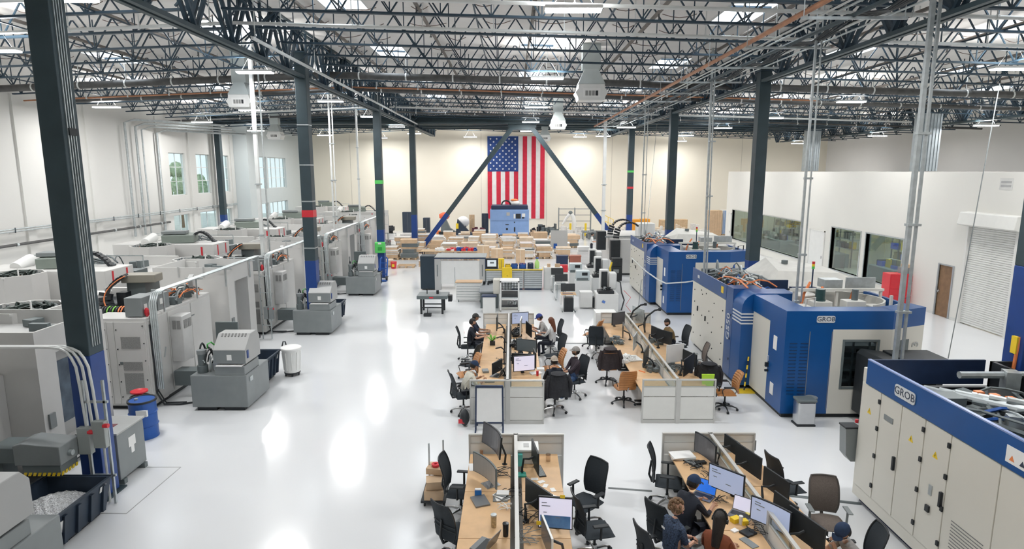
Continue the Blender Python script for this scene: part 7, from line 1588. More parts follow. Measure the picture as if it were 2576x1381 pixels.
# surface plate
t = thing('surface_plate', 'grey granite surface plate on a black stand', 'table', (-3.95, 25.5, 0))
q = B(); q.box(-0.08, 0, 0.66, 1.22, 0.95, 0.80); q.build('granite_plate', MDARK, t, bev=0.01); q = B(); q.box(-0.06, 0.02, 0.80, 1.2, 0.93, 0.806); q.build('plate_face', MDARK2, t)
for x_ in (0.05, 0.95):
    for y_ in (0.08, 0.8): q = B(); q.box(x_, y_, 0, x_+0.08, y_+0.08, 0.66); q.build('leg', BLACK, t)
q = B(); q.box(0.1, 0.1, 0.25, 1.0, 0.14, 0.30); q.box(0.1, 0.84, 0.25, 1.0, 0.88, 0.30); q.build('stretcher', BLACK, t); q = B(); q.box(0.45, -0.005, 0.70, 0.62, 0.0, 0.76); q.build('label', RED, t)
q = B(); q.cyl((0.3, 0.5, 0.8), (0.3, 0.5, 1.05), 0.02, 8); q.box(0.7, 0.45, 0.80, 0.8, 0.6, 0.95); q.build('height_gauge', BLACK, t); q = B(); q.box(1.22, 0.3, 0.5, 1.38, 0.6, 0.75); q.build('side_box', BLACK, t)
t = thing('floor_case', 'small black case under the surface plate', 'case', (-3.55, 25.2, 0)); q = B(); q.box(-0.15, -0.1, 0, 0.17, 0.15, 0.12); q.build('body', BLACK, t, bev=0.02); q = B(); q.cyl((0, 0, 0.12), (0.02, 0.05, 0.35), 0.015, 6); q.build('handle', BLACK, t)
# white tool chest
t = thing('tool_chest', 'white wheeled tool chest with a wooden top', 'tool chest', (-2.0, 28.0, 0))
q = B(); q.box(-0.6, 0, 0.12, 0.6, 0.55, 0.92); q.build('body', WHITEP, t, bev=0.01); q = B(); q.box(-0.62, -0.02, 0.92, 0.62, 0.57, 0.96); q.build('wooden_top', mat('chest_top_wood', (0.62, 0.42, 0.26), 0.5), t)
for k in range(6): q = B(); q.box(-0.56, -0.02, 0.15+k*0.125, 0.56, 0.0, 0.265+k*0.125); dr = q.build('drawer', WHITEP, t, bev=0.005); q = B(); q.box(-0.56, -0.03, 0.245+k*0.125, 0.56, -0.02, 0.262+k*0.125); q.build('drawer_pull', GALV, dr)
for x_ in (-0.5, 0.5): q = B(); q.cyl((x_, 0.05, 0.06), (x_+0.04, 0.05, 0.06), 0.06, 10); q.build('caster', MDARK, t)
q = B(); q.bar((-0.66, 0.3, 0.7), (-0.66, 0.3, 1.6), 0.03); q.build('light_post', GALV, t)
# round-lidded white bin
t = thing('waste_bin', 'white waste bin with a dark rim in front of the grey bench', 'bin', (-0.98, 25.85, 0)); q = B(); q.prism([(-0.27, -0.2), (0.27, -0.2), (0.27, 0.2), (-0.27, 0.2)], 0.02, 0.72); q.build('tub', WHITEP, t, bev=0.03); q = B(); q.prism([(-0.33, -0.22), (0.33, -0.22), (0.30, 0.24), (-0.30, 0.24)], 0.72, 0.78); q.build('rim', NAVY, t, bev=0.02)
t = thing('grey_bench', 'grey topped bench behind the white waste bin', 'bench', (-1.0, 26.6, 0)); q = B(); q.box(-0.45, 0, 0.72, 0.45, 2.2, 0.78); q.build('bench_top', mat('bench_grey', (0.24, 0.26, 0.28), 0.5), t); q = B(); q.box(-0.4, 0.1, 0, 0.4, 2.1, 0.72); q.build('bench_body', MDARK, t)
q = B(); g = random.Random(4); blocks(q, g, -0.3, 0.5, 1.5, 2.1, 0.78, 8, 0.1, 0.25); q.build('instruments', BLACK, t, kind='stuff')
# parts rack with open trays
t = thing('parts_rack', 'white-framed rack with black open trays and a lattice back', 'rack', (-0.1, 26.0, 0))
q = B(); q.box(-0.42, 0, 0.02, -0.36, 0.7, 1.35); q.box(0.36, 0, 0.02, 0.42, 0.7, 1.35); q.box(-0.42, 0, 1.30, 0.42, 0.75, 1.36); q.box(-0.42, 0, 0.0, 0.42, 0.7, 0.06); q.build('frame', WHITEP, t)
q = B(); q.box(-0.72, 0.2, 0.75, -0.42, 0.7, 1.38); q.build('side_arm', CREAMW, t, bev=0.03)
for z_ in (0.3, 0.72): q = B(); q.cbox((0, 0.3, z_), (0.70, 0.6, 0.04), 0, R(14)); q.build('tray', BLACK, t)
for k in range(6): q = B(); q.box(-0.34+k*0.128, 0.6, 0.85, -0.31+k*0.128, 0.63, 1.3); q.build('lattice_bar', MDARK, t)
for k in range(4): q = B(); q.box(-0.36, 0.6, 0.88+k*0.12, 0.36, 0.63, 0.90+k*0.12); q.build('lattice_bar', MDARK, t)
q = B(); q.cbox((0, 0.02, 0.62), (0.66, 0.05, 0.05)); q.build('lip', GALV, t); q = B(); g = random.Random(6); blocks(q, g, -0.1, 0.3, 0.05, 0.5, 0.32, 12, 0.05, 0.1); q.build('parts', GALV, t, kind='stuff')
# yellow-topped workbench of drawer cabinets
for k, (x0, x1, lb) in enumerate(((-1.33, -0.50, 'left drawer cabinet under the yellow worktop'), (-0.03, 0.56, 'middle drawer cabinet under the yellow worktop, right of the yellow box'), (0.62, 1.55, 'right drawer cabinet under the yellow worktop'))):
    t = thing('drawer_cabinet', lb, 'cabinet', (x0, 31.0, 0)); w = x1-x0; q = B(); q.box(0, 0.02, 0.08, w, 0.7, 1.02); q.build('body', mat('cabinet_grey_blue', (0.40, 0.44, 0.46), 0.45), t); q = B(); q.box(0.03, 0.05, 0, w-0.03, 0.65, 0.08); q.build('base', NAVY, t)
    for j in range(8): q = B(); q.box(0.03, 0.0, 0.12+j*0.112, w-0.03, 0.02, 0.222+j*0.112); d_ = q.build('drawer', mat('drawer_light_grey', (0.52, 0.55, 0.57), 0.45), t); q = B(); q.box(0.03, -0.012, 0.205+j*0.112, w-0.03, 0.0, 0.222+j*0.112); q.build('drawer_pull', MDARK2, d_)
    q = B(); q.box(-0.03, -0.01, 0.08, 0.0, 0.7, 1.02); q.build('side_edge', MDARK, t)
t = thing('worktop', 'long yellow-edged worktop across the drawer cabinets', 'worktop', (0, 31.0, 1.02)); q = B(); q.box(-1.36, -0.05, 0, 1.58, 0.75, 0.05); q.build('edge', YELLOW, t); q = B(); q.box(-1.33, 0.0, 0.05, 1.55, 0.72, 0.055); q.build('surface', mat('worktop_grey', (0.6, 0.6, 0.58), 0.5), t)
t = thing('yellow_cabinet', 'yellow box hanging in front of the drawer cabinets', 'box', (-0.25, 30.9, 0)); q = B(); q.box(-0.25, -0.02, 0.52, 0.25, 0.1, 1.18); q.build('body', YELLOW, t, bev=0.01); q = B(); q.cyl((0, -0.03, 0.75), (0, -0.02, 0.75), 0.02, 8); q.build('lock', BLACK, t); q = B(); q.box(-0.2, 0.0, 0, 0.2, 0.1, 0.52); q.build('stand', MDARK2, t)
t = thing('display_box', 'black display unit with a pale screen on the yellow worktop', 'display', (-1.02, 31.1, 1.076)); q = B(); q.box(-0.32, 0, 0, 0.30, 0.3, 0.52); q.build('case', BLACK, t, bev=0.01); q = B(); q.box(-0.24, -0.01, 0.12, 0.22, 0.0, 0.46); sc_ = q.build('screen', mat('screen_pale', (0.6, 0.65, 0.68), 0.3, 0, 0, emit=(0.55, 0.62, 0.66), es=0.5), t); q = B(); q.box(-0.1, -0.014, 0.28, 0.1, -0.01, 0.36); q.build('screen_logo', MDARK, sc_)
t = thing('yellow_locker', 'yellow upright box beside the black display unit', 'box', (-0.55, 31.15, 1.076)); q = B(); q.box(-0.14, 0, 0, 0.15, 0.3, 0.5); q.build('body', YELLOW, t); q = B(); q.box(-0.01, -0.005, 0.05, 0.01, 0, 0.45); q.build('door_joint', MDARK, t)
for k, (x_, m, w_, h_, lb) in enumerate(((-0.22, YELLOW, 0.3, 0.2, 'yellow tray of small parts'), (0.12, BLUEP, 0.34, 0.22, 'left blue tote'), (0.55, BLUEP, 0.36, 0.24, 'middle blue tote'), (0.95, NAVY, 0.30, 0.26, 'navy tote'))):
    t = thing('tote', lb+' on the yellow worktop', 'tote', (x_, 31.35, 1.076)); q = B(); q.wallholes(-w_/2, w_/2, 0, h_, -0.2, -0.17, [], 'y'); q.box(-w_/2, 0.17, 0, w_/2, 0.2, h_); q.box(-w_/2, -0.2, 0, -w_/2+0.03, 0.2, h_); q.box(w_/2-0.03, -0.2, 0, w_/2, 0.2, h_); q.box(-w_/2, -0.2, 0, w_/2, 0.2, 0.03); q.build('shell', m, t)
    q = B(); g = random.Random(k); blocks(q, g, -w_/2+0.05, w_/2-0.05, -0.12, 0.12, h_-0.1, 7, 0.08, 0.1); q.build('contents', rg.choice((MDARK, BLACK, ORANGE)), t, kind='stuff')
t = thing('spray_bottle', 'lime green bottle at the right end of the yellow worktop', 'bottle', (1.28, 31.3, 1.076)); q = B(); q.lathe([(0.11, 0), (0.12, 0.02), (0.12, 0.3), (0.05, 0.42), (0.04, 0.5)], (0, 0, 0), 14); q.build('bottle_body', mat('lime_plastic', (0.5, 0.8, 0.25), 0.4), t, smooth=True); q = B(); q.box(-0.05, -0.04, 0.5, 0.08, 0.04, 0.56); q.build('spray_head', BLUEP, t)
t = thing('white_cupboard', 'plain white cabinet at the right end of the drawer cabinets', 'cabinet', (1.65, 31.2, 0)); q = B(); q.box(0, 0, 0.0, 0.95, 0.6, 1.12); q.build('body', WHITEP, t, bev=0.01); q = B(); q.box(0.47, -0.006, 0.08, 0.48, 0.0, 1.1); q.build('door_joint', MDARK2, t); q = B(); q.box(0.6, -0.03, 0.6, 0.75, 0.0, 0.63); q.build('handle', GALV, t)
for x_, lb, w_ in ((1.9, 'left small cardboard box on the white cabinet', 0.16), (2.35, 'right small cardboard box on the white cabinet', 0.26)): q = B(); q.box(-w_/2, -0.1, 0, w_/2, 0.1, 0.16); tag(q.build('cardboard_box', CARD, None, (x_, 31.5, 1.12)), lb, 'box')
# laptop carts and vision measuring machines
def cart(x, y, wood, label):
    t = thing('computer_cart', label, 'cart', (x, y, 0))
    q = B(); q.box(-0.32, -0.2, 0.74, 0.32, 0.35, 0.77); q.build('cart_top', OAK if wood else WHITEP, t)
    for s in (-1, 1): q = B(); q.bar((s*0.2, -0.15 if wood else 0.1, 0.05), (s*0.2, -0.15 if wood else 0.1, 0.74), 0.04); q.build('leg', GALV, t); q = B(); q.bar((s*0.28, -0.3, 0.05), (s*0.28, 0.4, 0.05), 0.04, 0.04); q.build('foot', GALV, t); q = B(); q.cyl((s*0.28-0.02, -0.28, 0.035), (s*0.28+0.02, -0.28, 0.035), 0.035, 8); q.build('caster', MDARK, t)
    q = B(); q.cbox((0, 0.32, 0.98), (0.62, 0.04, 0.34), 0, R(-18)); q.build('screen_back', BLACK, t, bev=0.01)
    q = B(); q.box(-0.26, -0.12, 0.77, 0.18, 0.06, 0.79); q.build('keyboard', MDARK2 if not wood else mat('keyboard_brown', (0.3, 0.22, 0.2), 0.5), t); q = B(); q.box(-0.35, -0.1, 0.3, -0.3, 0.35, 0.7); q.build('side_shield', WHITEP, t)
cart(2.30, 30.6, False, 'farthest of the three computer carts beside the white cabinet'); cart(2.35, 28.7, False, 'middle one of the three computer carts'); cart(2.45, 26.2, True, 'nearest computer cart, with a wooden top')
q = B(); q.box(-0.2, -0.35, 0, 0.2, 0.1, 0.60); tag(q.build('computer_tower', BLACK, None, (2.45, 26.35, 0)), 'black box under the wooden-topped cart', 'computer')
def vision(x, y, label, base=True):
    t = thing('measuring_machine', label, 'instrument', (x, y, 0))
    if base: q = B(); q.box(-0.5, 0, 0, 0.45, 0.9, 0.78); q.build('base_cabinet', WHITEP, t, bev=0.02)
    q = B(); q.box(-0.42, 0.05, 0.78, 0.25, 0.6, 0.90); q.build('stage', BLACK, t, bev=0.01)
    q = B(); q.box(-0.30, 0.55, 0.78, 0.08, 0.9, 1.75); q.build('tower', WHITEP, t, bev=0.03); q = B(); q.box(-0.25, 0.40, 1.0, 0.0, 0.55, 1.68); q.build('camera_head', BLACK, t, bev=0.01)
    q = B(); q.box(0.08, 0.45, 0.9, 0.42, 1.0, 1.62); q.build('side_cover', WHITEP, t, bev=0.05); q = B(); q.cyl((-0.12, 0.3, 0.92), (-0.12, 0.3, 1.05), 0.06, 10); q.build('lens', GALV, t)
    q = B(); g = random.Random(int(x*10)); hoses(q, g, -0.4, 0.2, 0.1, 0.5, 0.9, 1.05, 6, 0.02, 0.1); q.build('cable', BLACK, t, kind='stuff')
vision(4.55, 33.2, 'farthest white measuring machine with a tall black head'); vision(4.45, 30.1, 'middle white measuring machine with a tall black head'); vision(4.15, 26.0, 'nearest white measuring machine, blue sticker on its base cabinet')
q = B(); q.cbox((3.95, 25.985, 0.45), (0.14, 0.006, 0.1), 0, 0, 0.5); tag(q.build('sticker', mat('sticker_blue', (0.1, 0.22, 0.6), 0.5)), 'blue sticker on the nearest measuring machine cabinet', 'sticker')
q = B(); q.tube([(4.45, 26.8, 1.3), (4.75, 26.6, 1.2), (4.75, 26.2, 0.8), (4.85, 26.1, 0.5), (4.7, 25.9, 0.1)], 0.03, 6); tag(q.build('black_hose', BLACK), 'black hose curling down the nearest measuring machine', 'hose')
q = B(); q.tube([(4.85, 26.3, 0.9), (5.15, 26.2, 0.6), (4.9, 26.0, 0.3), (5.1, 25.8, 0.05)], 0.01, 5); tag(q.build('red_cable', RED), 'thin red cable beside the nearest measuring machine', 'cable')
for x_, y_, lb in ((3.45, 29.4, 'white bench instrument with a small screen, nearer one'), (3.35, 31.8, 'white bench instrument with a black screen, farther one')):
    t = thing('bench_instrument', lb, 'instrument', (x_, y_, 0)); q = B(); q.box(-0.35, 0, 0, 0.35, 0.7, 0.75); q.build('table', WHITEP, t); q = B(); q.box(-0.33, 0.1, 0.75, 0.33, 0.6, 1.22); q.build('housing', mat('housing_pale_blue', (0.55, 0.62, 0.64), 0.4), t, bev=0.03); q = B(); q.box(-0.05, 0.09, 1.0, 0.22, 0.1, 1.15); q.build('screen', BLACK, t); q = B(); q.box(-0.3, 0.08, 0.78, 0.25, 0.1, 0.88); q.build('slot', MDARK, t)
t = thing('white_pedestal', 'white pedestal with a black computer beside the nearest cart', 'cabinet', (3.3, 26.6, 0)); q = B(); q.box(-0.3, 0, 0.05, 0.25, 0.5, 0.75); q.build('body', WHITEP, t, bev=0.01); q = B(); q.box(0.27, 0.05, 0.05, 0.45, 0.4, 0.5); q.build('computer', BLACK, t)
t = thing('drawer_pedestal', 'white drawer pedestal at the far end of the rear right partition', 'cabinet', (3.35, 21.5, 0)); q = B(); q.box(-0.35, 0, 0, 0.4, 0.6, 1.0); q.build('body', WHITEP, t, bev=0.01)
for k in range(3): q = B(); q.box(-0.33, -0.01, 0.08+k*0.3, 0.38, 0, 0.35+k*0.3); q.build('drawer', PAPER, t)
for (px, py, w_, h_, m, lb) in ((1432, 688, 0.5, 0.35, RED, 'red case on the floor shelf beyond the carts'),): 
    t = thing('case', lb, 'case', (2.75, 33.2, 0)); q = B(); q.box(-0.3, 0, 0.55, 0.3, 0.3, 0.95); q.build('body', m, t, bev=0.02); q = B(); q.box(-0.3, 0, 0, 0.3, 0.3, 0.55); q.build('stand', WHITEP, t)
t = thing('copier', 'white office copier in front of the two workers', 'copier', (4.6, 39.8, 0)); q = B(); q.box(-0.35, 0, 0.0, 0.45, 0.6, 0.85); q.build('body', WHITEP, t, bev=0.02); q = B(); q.box(-0.3, 0, 0.88, 0.45, 0.6, 1.15); q.build('scanner_head', WHITEP, t, bev=0.03)
for k in range(3): q = B(); q.box(-0.3, -0.01, 0.08+k*0.2, 0.4, 0, 0.25+k*0.2); q.build('paper_drawer', PAPER, t)
for x_, m, lb in ((3.1, NAVY, 'navy crate left of the brown crate'), (3.9, mat('brown_crate', (0.35, 0.12, 0.08), 0.5), 'brown crate in front of the copier')):
    t = thing('crate', lb, 'crate', (x_, 37.6, 0)); q = B(); q.box(-0.35, 0, 0, 0.35, 0.5, 0.85); q.build('body', m, t, bev=0.01); q = B(); q.box(-0.37, -0.02, 0.8, 0.37, 0.52, 0.86); q.build('rim', m, t)
t = thing('notice_board', 'pale board standing behind the copier', 'board', (3.2, 44.2, 0)); q = B(); q.box(-0.4, 0, 0.4, 0.8, 0.06, 1.8); q.build('board', MGREY2, t); q = B(); q.box(-0.35, 0.1, 0, -0.3, 0.15, 0.4); q.box(0.7, 0.1, 0, 0.75, 0.15, 0.4); q.build('leg', GALV, t); q = B(); q.box(-0.2, -0.01, 0.5, 0.05, 0, 0.85); q.build('blue_notice', BLUEP, t)
# hand truck, green bag, red bucket by the green-bagged column
t = thing('hand_truck', 'blue hand truck leaning at the column with the green bag', 'hand truck', (-7.15, 33.6, 0))
for s in (-0.2, 0.2): q = B(); q.tube([(s, 0.1, 0.1), (s, 0.5, 1.15), (s*0.6, 0.55, 1.25)], 0.04, 6); q.build('side_rail', BLUEP, t); q = B(); q.cyl((s-0.04, 0.1, 0.13), (s+0.04, 0.1, 0.13), 0.13, 12); q.build('wheel', BLACK, t)
for z_ in (0.35, 0.65, 0.95): q = B(); q.bar((-0.2, 0.1+z_*0.36, z_), (0.2, 0.1+z_*0.36, z_), 0.05); q.build('cross_bar', BLUEP, t)
q = B(); q.box(-0.25, -0.3, 0.02, 0.25, 0.08, 0.05); q.build('toe_plate', BLUEP, t)
t = thing('green_bag', 'bright green bag strapped to the blue foot of the column', 'bag', (-7.42, 34.5, 1.45)); q = B(); q.box(-0.3, -0.12, 0, 0.28, 0.10, 0.62); q.build('bag_body', GREEN, t, bev=0.05); q = B(); q.box(-0.12, -0.13, 0.15, 0.12, -0.12, 0.35); q.build('pocket', mat('dark_green', (0.03, 0.3, 0.05), 0.5), t); q = B(); q.box(-0.1, -0.13, 0.5, 0.08, -0.12, 0.6); q.build('tag', PAPER, t)
t = thing('red_bucket', 'red bucket on the floor right of the blue hand truck', 'bucket', (-7.4, 38.1, 0)); q = B(); q.lathe([(0.16, 0), (0.2, 0.42), (0.21, 0.42), (0.19, 0.40), (0, 0.38)], (0, 0, 0), 14); q.build('bucket_body', RED, t, smooth=True); q = B(); q.box(-0.08, -0.2, 0.12, 0.08, -0.17, 0.3); q.build('label', YELLOW, t)
t = thing('wire_trolley', 'empty grey wire trolley behind the column with the green bag', 'trolley', (-9.2, 45.5, 0))
for x_ in (-0.6, 0, 0.6): q = B(); q.bar((x_, 0, 0.05), (x_, 0, 1.5), 0.04); q.build('upright', MDARK2, t)
for z_ in (0.2, 0.6, 1.0, 1.45): q = B(); q.bar((-0.6, 0, z_), (0.6, 0, z_), 0.03); q.build('rail', MDARK2, t)
# ---------------------------------------------------------------- white machine beyond the blue ones
t = thing('machining_center', 'pale machine with black cable chains beyond the blue machines', 'machine', (6.0, 35.6, 0))
q = B(); q.box(0, 0, 0.1, 3.4, 5.5, 2.1); q.build('body', MGREY, t, bev=0.02); q = B(); q.box(0.1, 0.1, 0, 3.3, 5.4, 0.1); q.build('plinth', BLACK, t)
for x_, y_, z_, lb in ((-0.35, -0.6, 0.95, 'l'), (-0.75, 2.2, 1.2, 'r')): q = B(); q.box(x_, y_, z_, x_+0.55, y_+0.5, z_+1.15); q.build('control_panel', BLACK, t, bev=0.02)
for y_ in (0.4, 2.6): cable_chain(t, [(0.1+0.75*(1-math.cos(PI*k/12)), y_, 2.1+0.95*math.sin(PI*k/12)**0.8) for k in range(10)], 0.35, 0.14)
q = B(); q.box(-0.5, 0.5, 2.15, 1.5, 0.7, 2.22); q.build('rail', MDARK2, t); q = B(); q.box(1.6, 1.4, 2.1, 2.6, 2.4, 2.9); q.build('white_housing', WHITEP, t, bev=0.03)
t = thing('control_unit', 'black two-tier equipment stack left of the farther blue machine', 'equipment', (5.75, 33.3, 0)); q = B(); q.box(-0.28, 0, 0.06, 0.28, 0.5, 0.85); q.build('lower_unit', BLACK, t, bev=0.01); q = B(); q.box(-0.26, 0, 0.87, 0.28, 0.45, 1.3); q.build('upper_unit', BLACK, t, bev=0.01); q = B(); q.box(-0.2, -0.01, 0.5, 0.1, 0, 0.7); q.build('display', MDARK2, t)
q = B(); q.box(-0.2, -0.05, 0, 0.2, 0.3, 0.06); q.build('base', WHITEP, t); q = B(); q.tube([(-0.3, 0, 1.1), (-0.4, -0.1, 0.8), (-0.35, 0, 0.4)], 0.05, 6); q.build('yellow_hose', YELLOW, t)
# ---------------------------------------------------------------- along the back wall
fl = thing('flag', 'tall national flag hung vertically on the back wall, stars in the upper left', 'flag', (-2.45, YB-0.06, 0))
z1, z0_, w = 9.42, 1.25, 5.72; sw = w/13; ch_ = 3.45
FR, FW, FB = mat('flag_red', (0.55, 0.02, 0.05), 0.8, 0, 0.12, 3, 0.5, bscale=5), mat('flag_white', (0.78, 0.76, 0.76), 0.8, 0, 0.05, 3, 0.5, bscale=5), mat('flag_blue', (0.015, 0.05, 0.20), 0.8, 0, 0.1, 3, 0.5, bscale=5)
for k in range(13):
    top = z1 if k > 6 else z1-ch_
    q = B(); q.grid(lambda u, v: ((k+u)*sw, -0.02-0.03*math.sin((k+u)*2.2+v*2)-0.015*math.sin(v*19+k), z0_+(top-z0_)*v), 4, 24); q.build('stripe', FR if k % 2 == 0 else FW, fl, smooth=True)
q = B(); q.grid(lambda u, v: (u*7*sw, -0.02-0.03*math.sin(u*7*2.2+v*2), z1-ch_+ch_*v), 14, 8); cn = q.build('canton', FB, fl, smooth=True)
st_ = B(); pts = []
for k in range(10): r = 0.115 if k % 2 == 0 else 0.048; a = PI/2+k*PI/5; pts.append((r*math.cos(a), r*math.sin(a)))
st_.prism(pts, -0.004, 0.0, 'y'); stm = st_.mesh('star', mat('flag_star_white', (0.85, 0.85, 0.85), 0.7))
for r_ in range(11):
    n_ = 5 if r_ % 2 == 0 else 4
    for c_ in range(n_):
        x_ = 7*sw*(0.1+0.8*((c_+(0 if n_ == 5 else 0.5))/4)); put('star', stm, cn, (x_, -0.075, z1-0.25-r_*(ch_-0.5)/10))
q = B(); q.bar((-0.05, -0.03, z1+0.03), (w+0.05, -0.03, z1+0.03), 0.05); q.build('hanging_rod', PIPEW, fl)
# light blue machine
t = thing('blue_press', 'light blue boxy machine with a black lid in front of the flag', 'machine', (-0.2, 56.2, 0))
q = B(); q.box(-1.8, 0, 0.25, 1.75, 2.4, 2.55); bd = q.build('body', LBLUE, t, bev=0.05); q = B(); q.box(-1.7, 0.1, 2.55, 1.65, 2.3, 2.9); q.build('black_lid', NAVY, t, bev=0.03); q = B(); q.box(-1.0, 0.1, 0, 1.3, 2.2, 0.25); q.build('plinth', BLACK, t)
q = B(); q.box(-1.75, -0.01, 1.53, 1.7, 0.0, 1.55); q.build('panel_joint', NAVY, bd)
for x_, z_, w_, h_, m in ((0.55, 1.75, 0.45, 0.42, BLACK), (0.35, 1.75, 0.15, 0.4, PAPER), (1.1, 1.9, 0.3, 0.3, PAPER), (1.1, 1.75, 0.22, 0.12, BLACK), (-0.3, 2.0, 0.3, 0.3, MGREY2), (-0.4, 1.15, 0.3, 0.08, BLACK), (-0.35, 0.7, 0.18, 0.18, BLACK), (0.38, 0.55, 0.12, 0.4, BLACK), (0.37, 1.35, 0.1, 0.1, BLACK)):
    q = B(); q.box(x_, -0.03, z_, x_+w_, 0.0, z_+h_); q.build('panel_fitting', m, bd)
t = thing('hose_coil', 'black hose loop lying on the light blue machine', 'hose', (-0.55, 57.0, 2.9)); q = B(); q.tube([(0.4*math.cos(a), 0, 0.05+0.38*math.sin(a)) for a in [PI*k/10 for k in range(11)]], 0.07, 7); q.build('loop', BLACK, t)
t = thing('sack', 'white sack with an orange top on the light blue machine', 'sack', (0.3, 57.0, 2.9)); q = B(); q.ball((0, 0, 0.2), (0.42, 0.35, 0.26), 12, 8); q.build('sack_body', PAPER, t, smooth=True); q = B(); q.ball((-0.1, 0, 0.48), (0.36, 0.28, 0.12), 12, 8); q.build('orange_top', ORANGE, t, smooth=True)
def wallbox(name, cat, px, wp, y, z1_, m, label, d=0.6, z0__=0.0, extra=None):
    x = (px-1288)*(y*CP+(6-z1_)*SP)/FPX; w = wp*(y+1)/FPX; t = thing(name, label, cat, (x, y, z0__)); q = B(); q.box(-w/2, 0, 0.03, w/2, d, z1_-z0__); bd = q.build('body', m, t, bev=0.01)
    q = B(); q.box(-w/2+0.02, 0.02, 0, w/2-0.02, d-0.02, 0.03); q.build('base', BLACK, t); q = B(); q.box(-0.008, -0.008, 0.1, 0.008, 0, z1_-z0__-0.06); q.build('door_joint', SEAM, bd)
    return t, w
wallbox('steel_cabinet', 'cabinet', 1025, 26, 61.0, 2.0, BINBLK, 'wide black steel cabinet left of the column foot by the back wall'); wallbox('steel_cabinet', 'cabinet', 1072, 16, 60.8, 1.45, BINBLK, 'narrow black cabinet right of the left column at the back wall'); wallbox('steel_cabinet', 'cabinet', 1220, 16, 60.5, 1.9, BINBLK, 'black cabinet just left of the light blue machine')
wallbox('wooden_board', 'board', 1187, 13, 61.2, 1.75, WOOD, 'upright wooden board beside the white bag at the back wall', 0.15)
for k, (px, y, s_, m, lb, cat) in enumerate(((925, 61, 0.9, CARD, 'pile of brown boxes at the left of the back wall', 'boxes'), (975, 60.5, 1.0, BLACK, 'dark machine parts right of the green-bagged column', 'machine parts'), (1056, 60.2, 0.5, YELLOW, 'yellow items beside the narrow black cabinet', 'goods'), (1106, 59.8, 0.4, ORANGE, 'small orange item on the floor left of the black lift', 'goods'),
        (1205, 59.5, 0.9, mat('dark_maroon', (0.12, 0.03, 0.05), 0.6), 'dark red machine parts near the wooden board', 'machine parts'), (1350, 59.0, 1.2, BLACK, 'dark machinery right of the light blue machine', 'machine parts'), (1380, 58.5, 1.4, MDARK, 'dark equipment between flag foot and rack', 'machine parts'), (1440, 56.0, 1.6, WRAP, 'white wrapped goods at the robot foot', 'goods'), (1330, 57.5, 0.9, CARD, 'brown goods right of the light blue machine', 'goods'),
        (1555, 57.0, 1.4, WRAP, 'wrapped goods near the yellow stair', 'goods'), (1690, 56.0, 2.4, CARDL, 'pale crates behind the blue machines', 'goods'), (1640, 54.5, 2.2, WRAP, 'wrapped goods beyond the farthest blue machine', 'goods'), (1750, 57.0, 2.2, WRAP, 'grey wrapped goods left of the tall carton', 'goods'), (1500, 55.5, 1.2, MDARK2, 'grey parts by the thick white pole', 'machine parts'))):
    x = (px-1288)*(y+0.6)/FPX*0.995; q = B(); g = random.Random(k+40)
    for j in range(24): h = g.uniform(0.15, 0.55)*min(1.4, s_); q.cbox((g.uniform(-s_, s_)*0.6, g.uniform(-0.6, 0.6), h/2+g.choice((0, 0, 0.3))*s_*0.8), (g.uniform(0.1, 0.45), g.uniform(0.1, 0.4), h), g.uniform(-0.4, 0.4))
    tag(q.build('heap', m, None, (x, y, 0)), lb, cat, None, 'stuff')
def xat(px, y): return (px-1288)*(y+0.7)/FPX*0.995
t = thing('scissor_lift', 'dark tilted lift with an orange sack at the left chevron brace', 'lift', (xat(1125, 59), 59, 0)); q = B(); q.prism([(-0.6, 0.2), (0.9, 0.2), (0.3, 0.6), (-0.2, 1.7), (-0.5, 1.7)], 0, 0.6, 'y'); q.build('tilted_frame', MDARK, t); q = B(); q.box(-0.8, 0, 0.0, 1.6, 0.7, 0.25); q.build('base', BLACK, t); q = B(); q.ball((-0.25, 0.3, 1.75), (0.5, 0.35, 0.36), 12, 8, lambda v: v*(1+0.12*math.sin(v.x*9)*math.cos(v.z*7+v.y*5))); q.build('orange_sack', mat('orange_red_cloth', (0.75, 0.13, 0.06), 0.7), t, smooth=True)
t = thing('lift_table', 'black sloped rack with a yellow tag and a white bag behind it', 'rack', (xat(1170, 58.5), 58.5, 0)); q = B(); q.prism([(-0.9, 0), (0.8, 0), (0.5, 0.2), (-0.3, 1.1), (-0.7, 1.5)], 0, 0.6, 'y'); q.build('slope_frame', BINBLK, t); q = B(); q.box(-0.85, -0.02, 0.6, -0.6, 0, 1.1); q.build('yellow_tag', YELLOW, t)
t = thing('white_bag', 'big white bag by the wooden board', 'bag', (xat(1166, 60.6), 60.6, 0)); q = B(); q.ball((0, 0, 1.1), (0.62, 0.5, 0.55), 14, 9); q.build('bag_body', PAPER, t, smooth=True); q = B(); q.box(-0.3, -0.3, 0, 0.3, 0.3, 0.8); q.build('stand', MDARK, t)
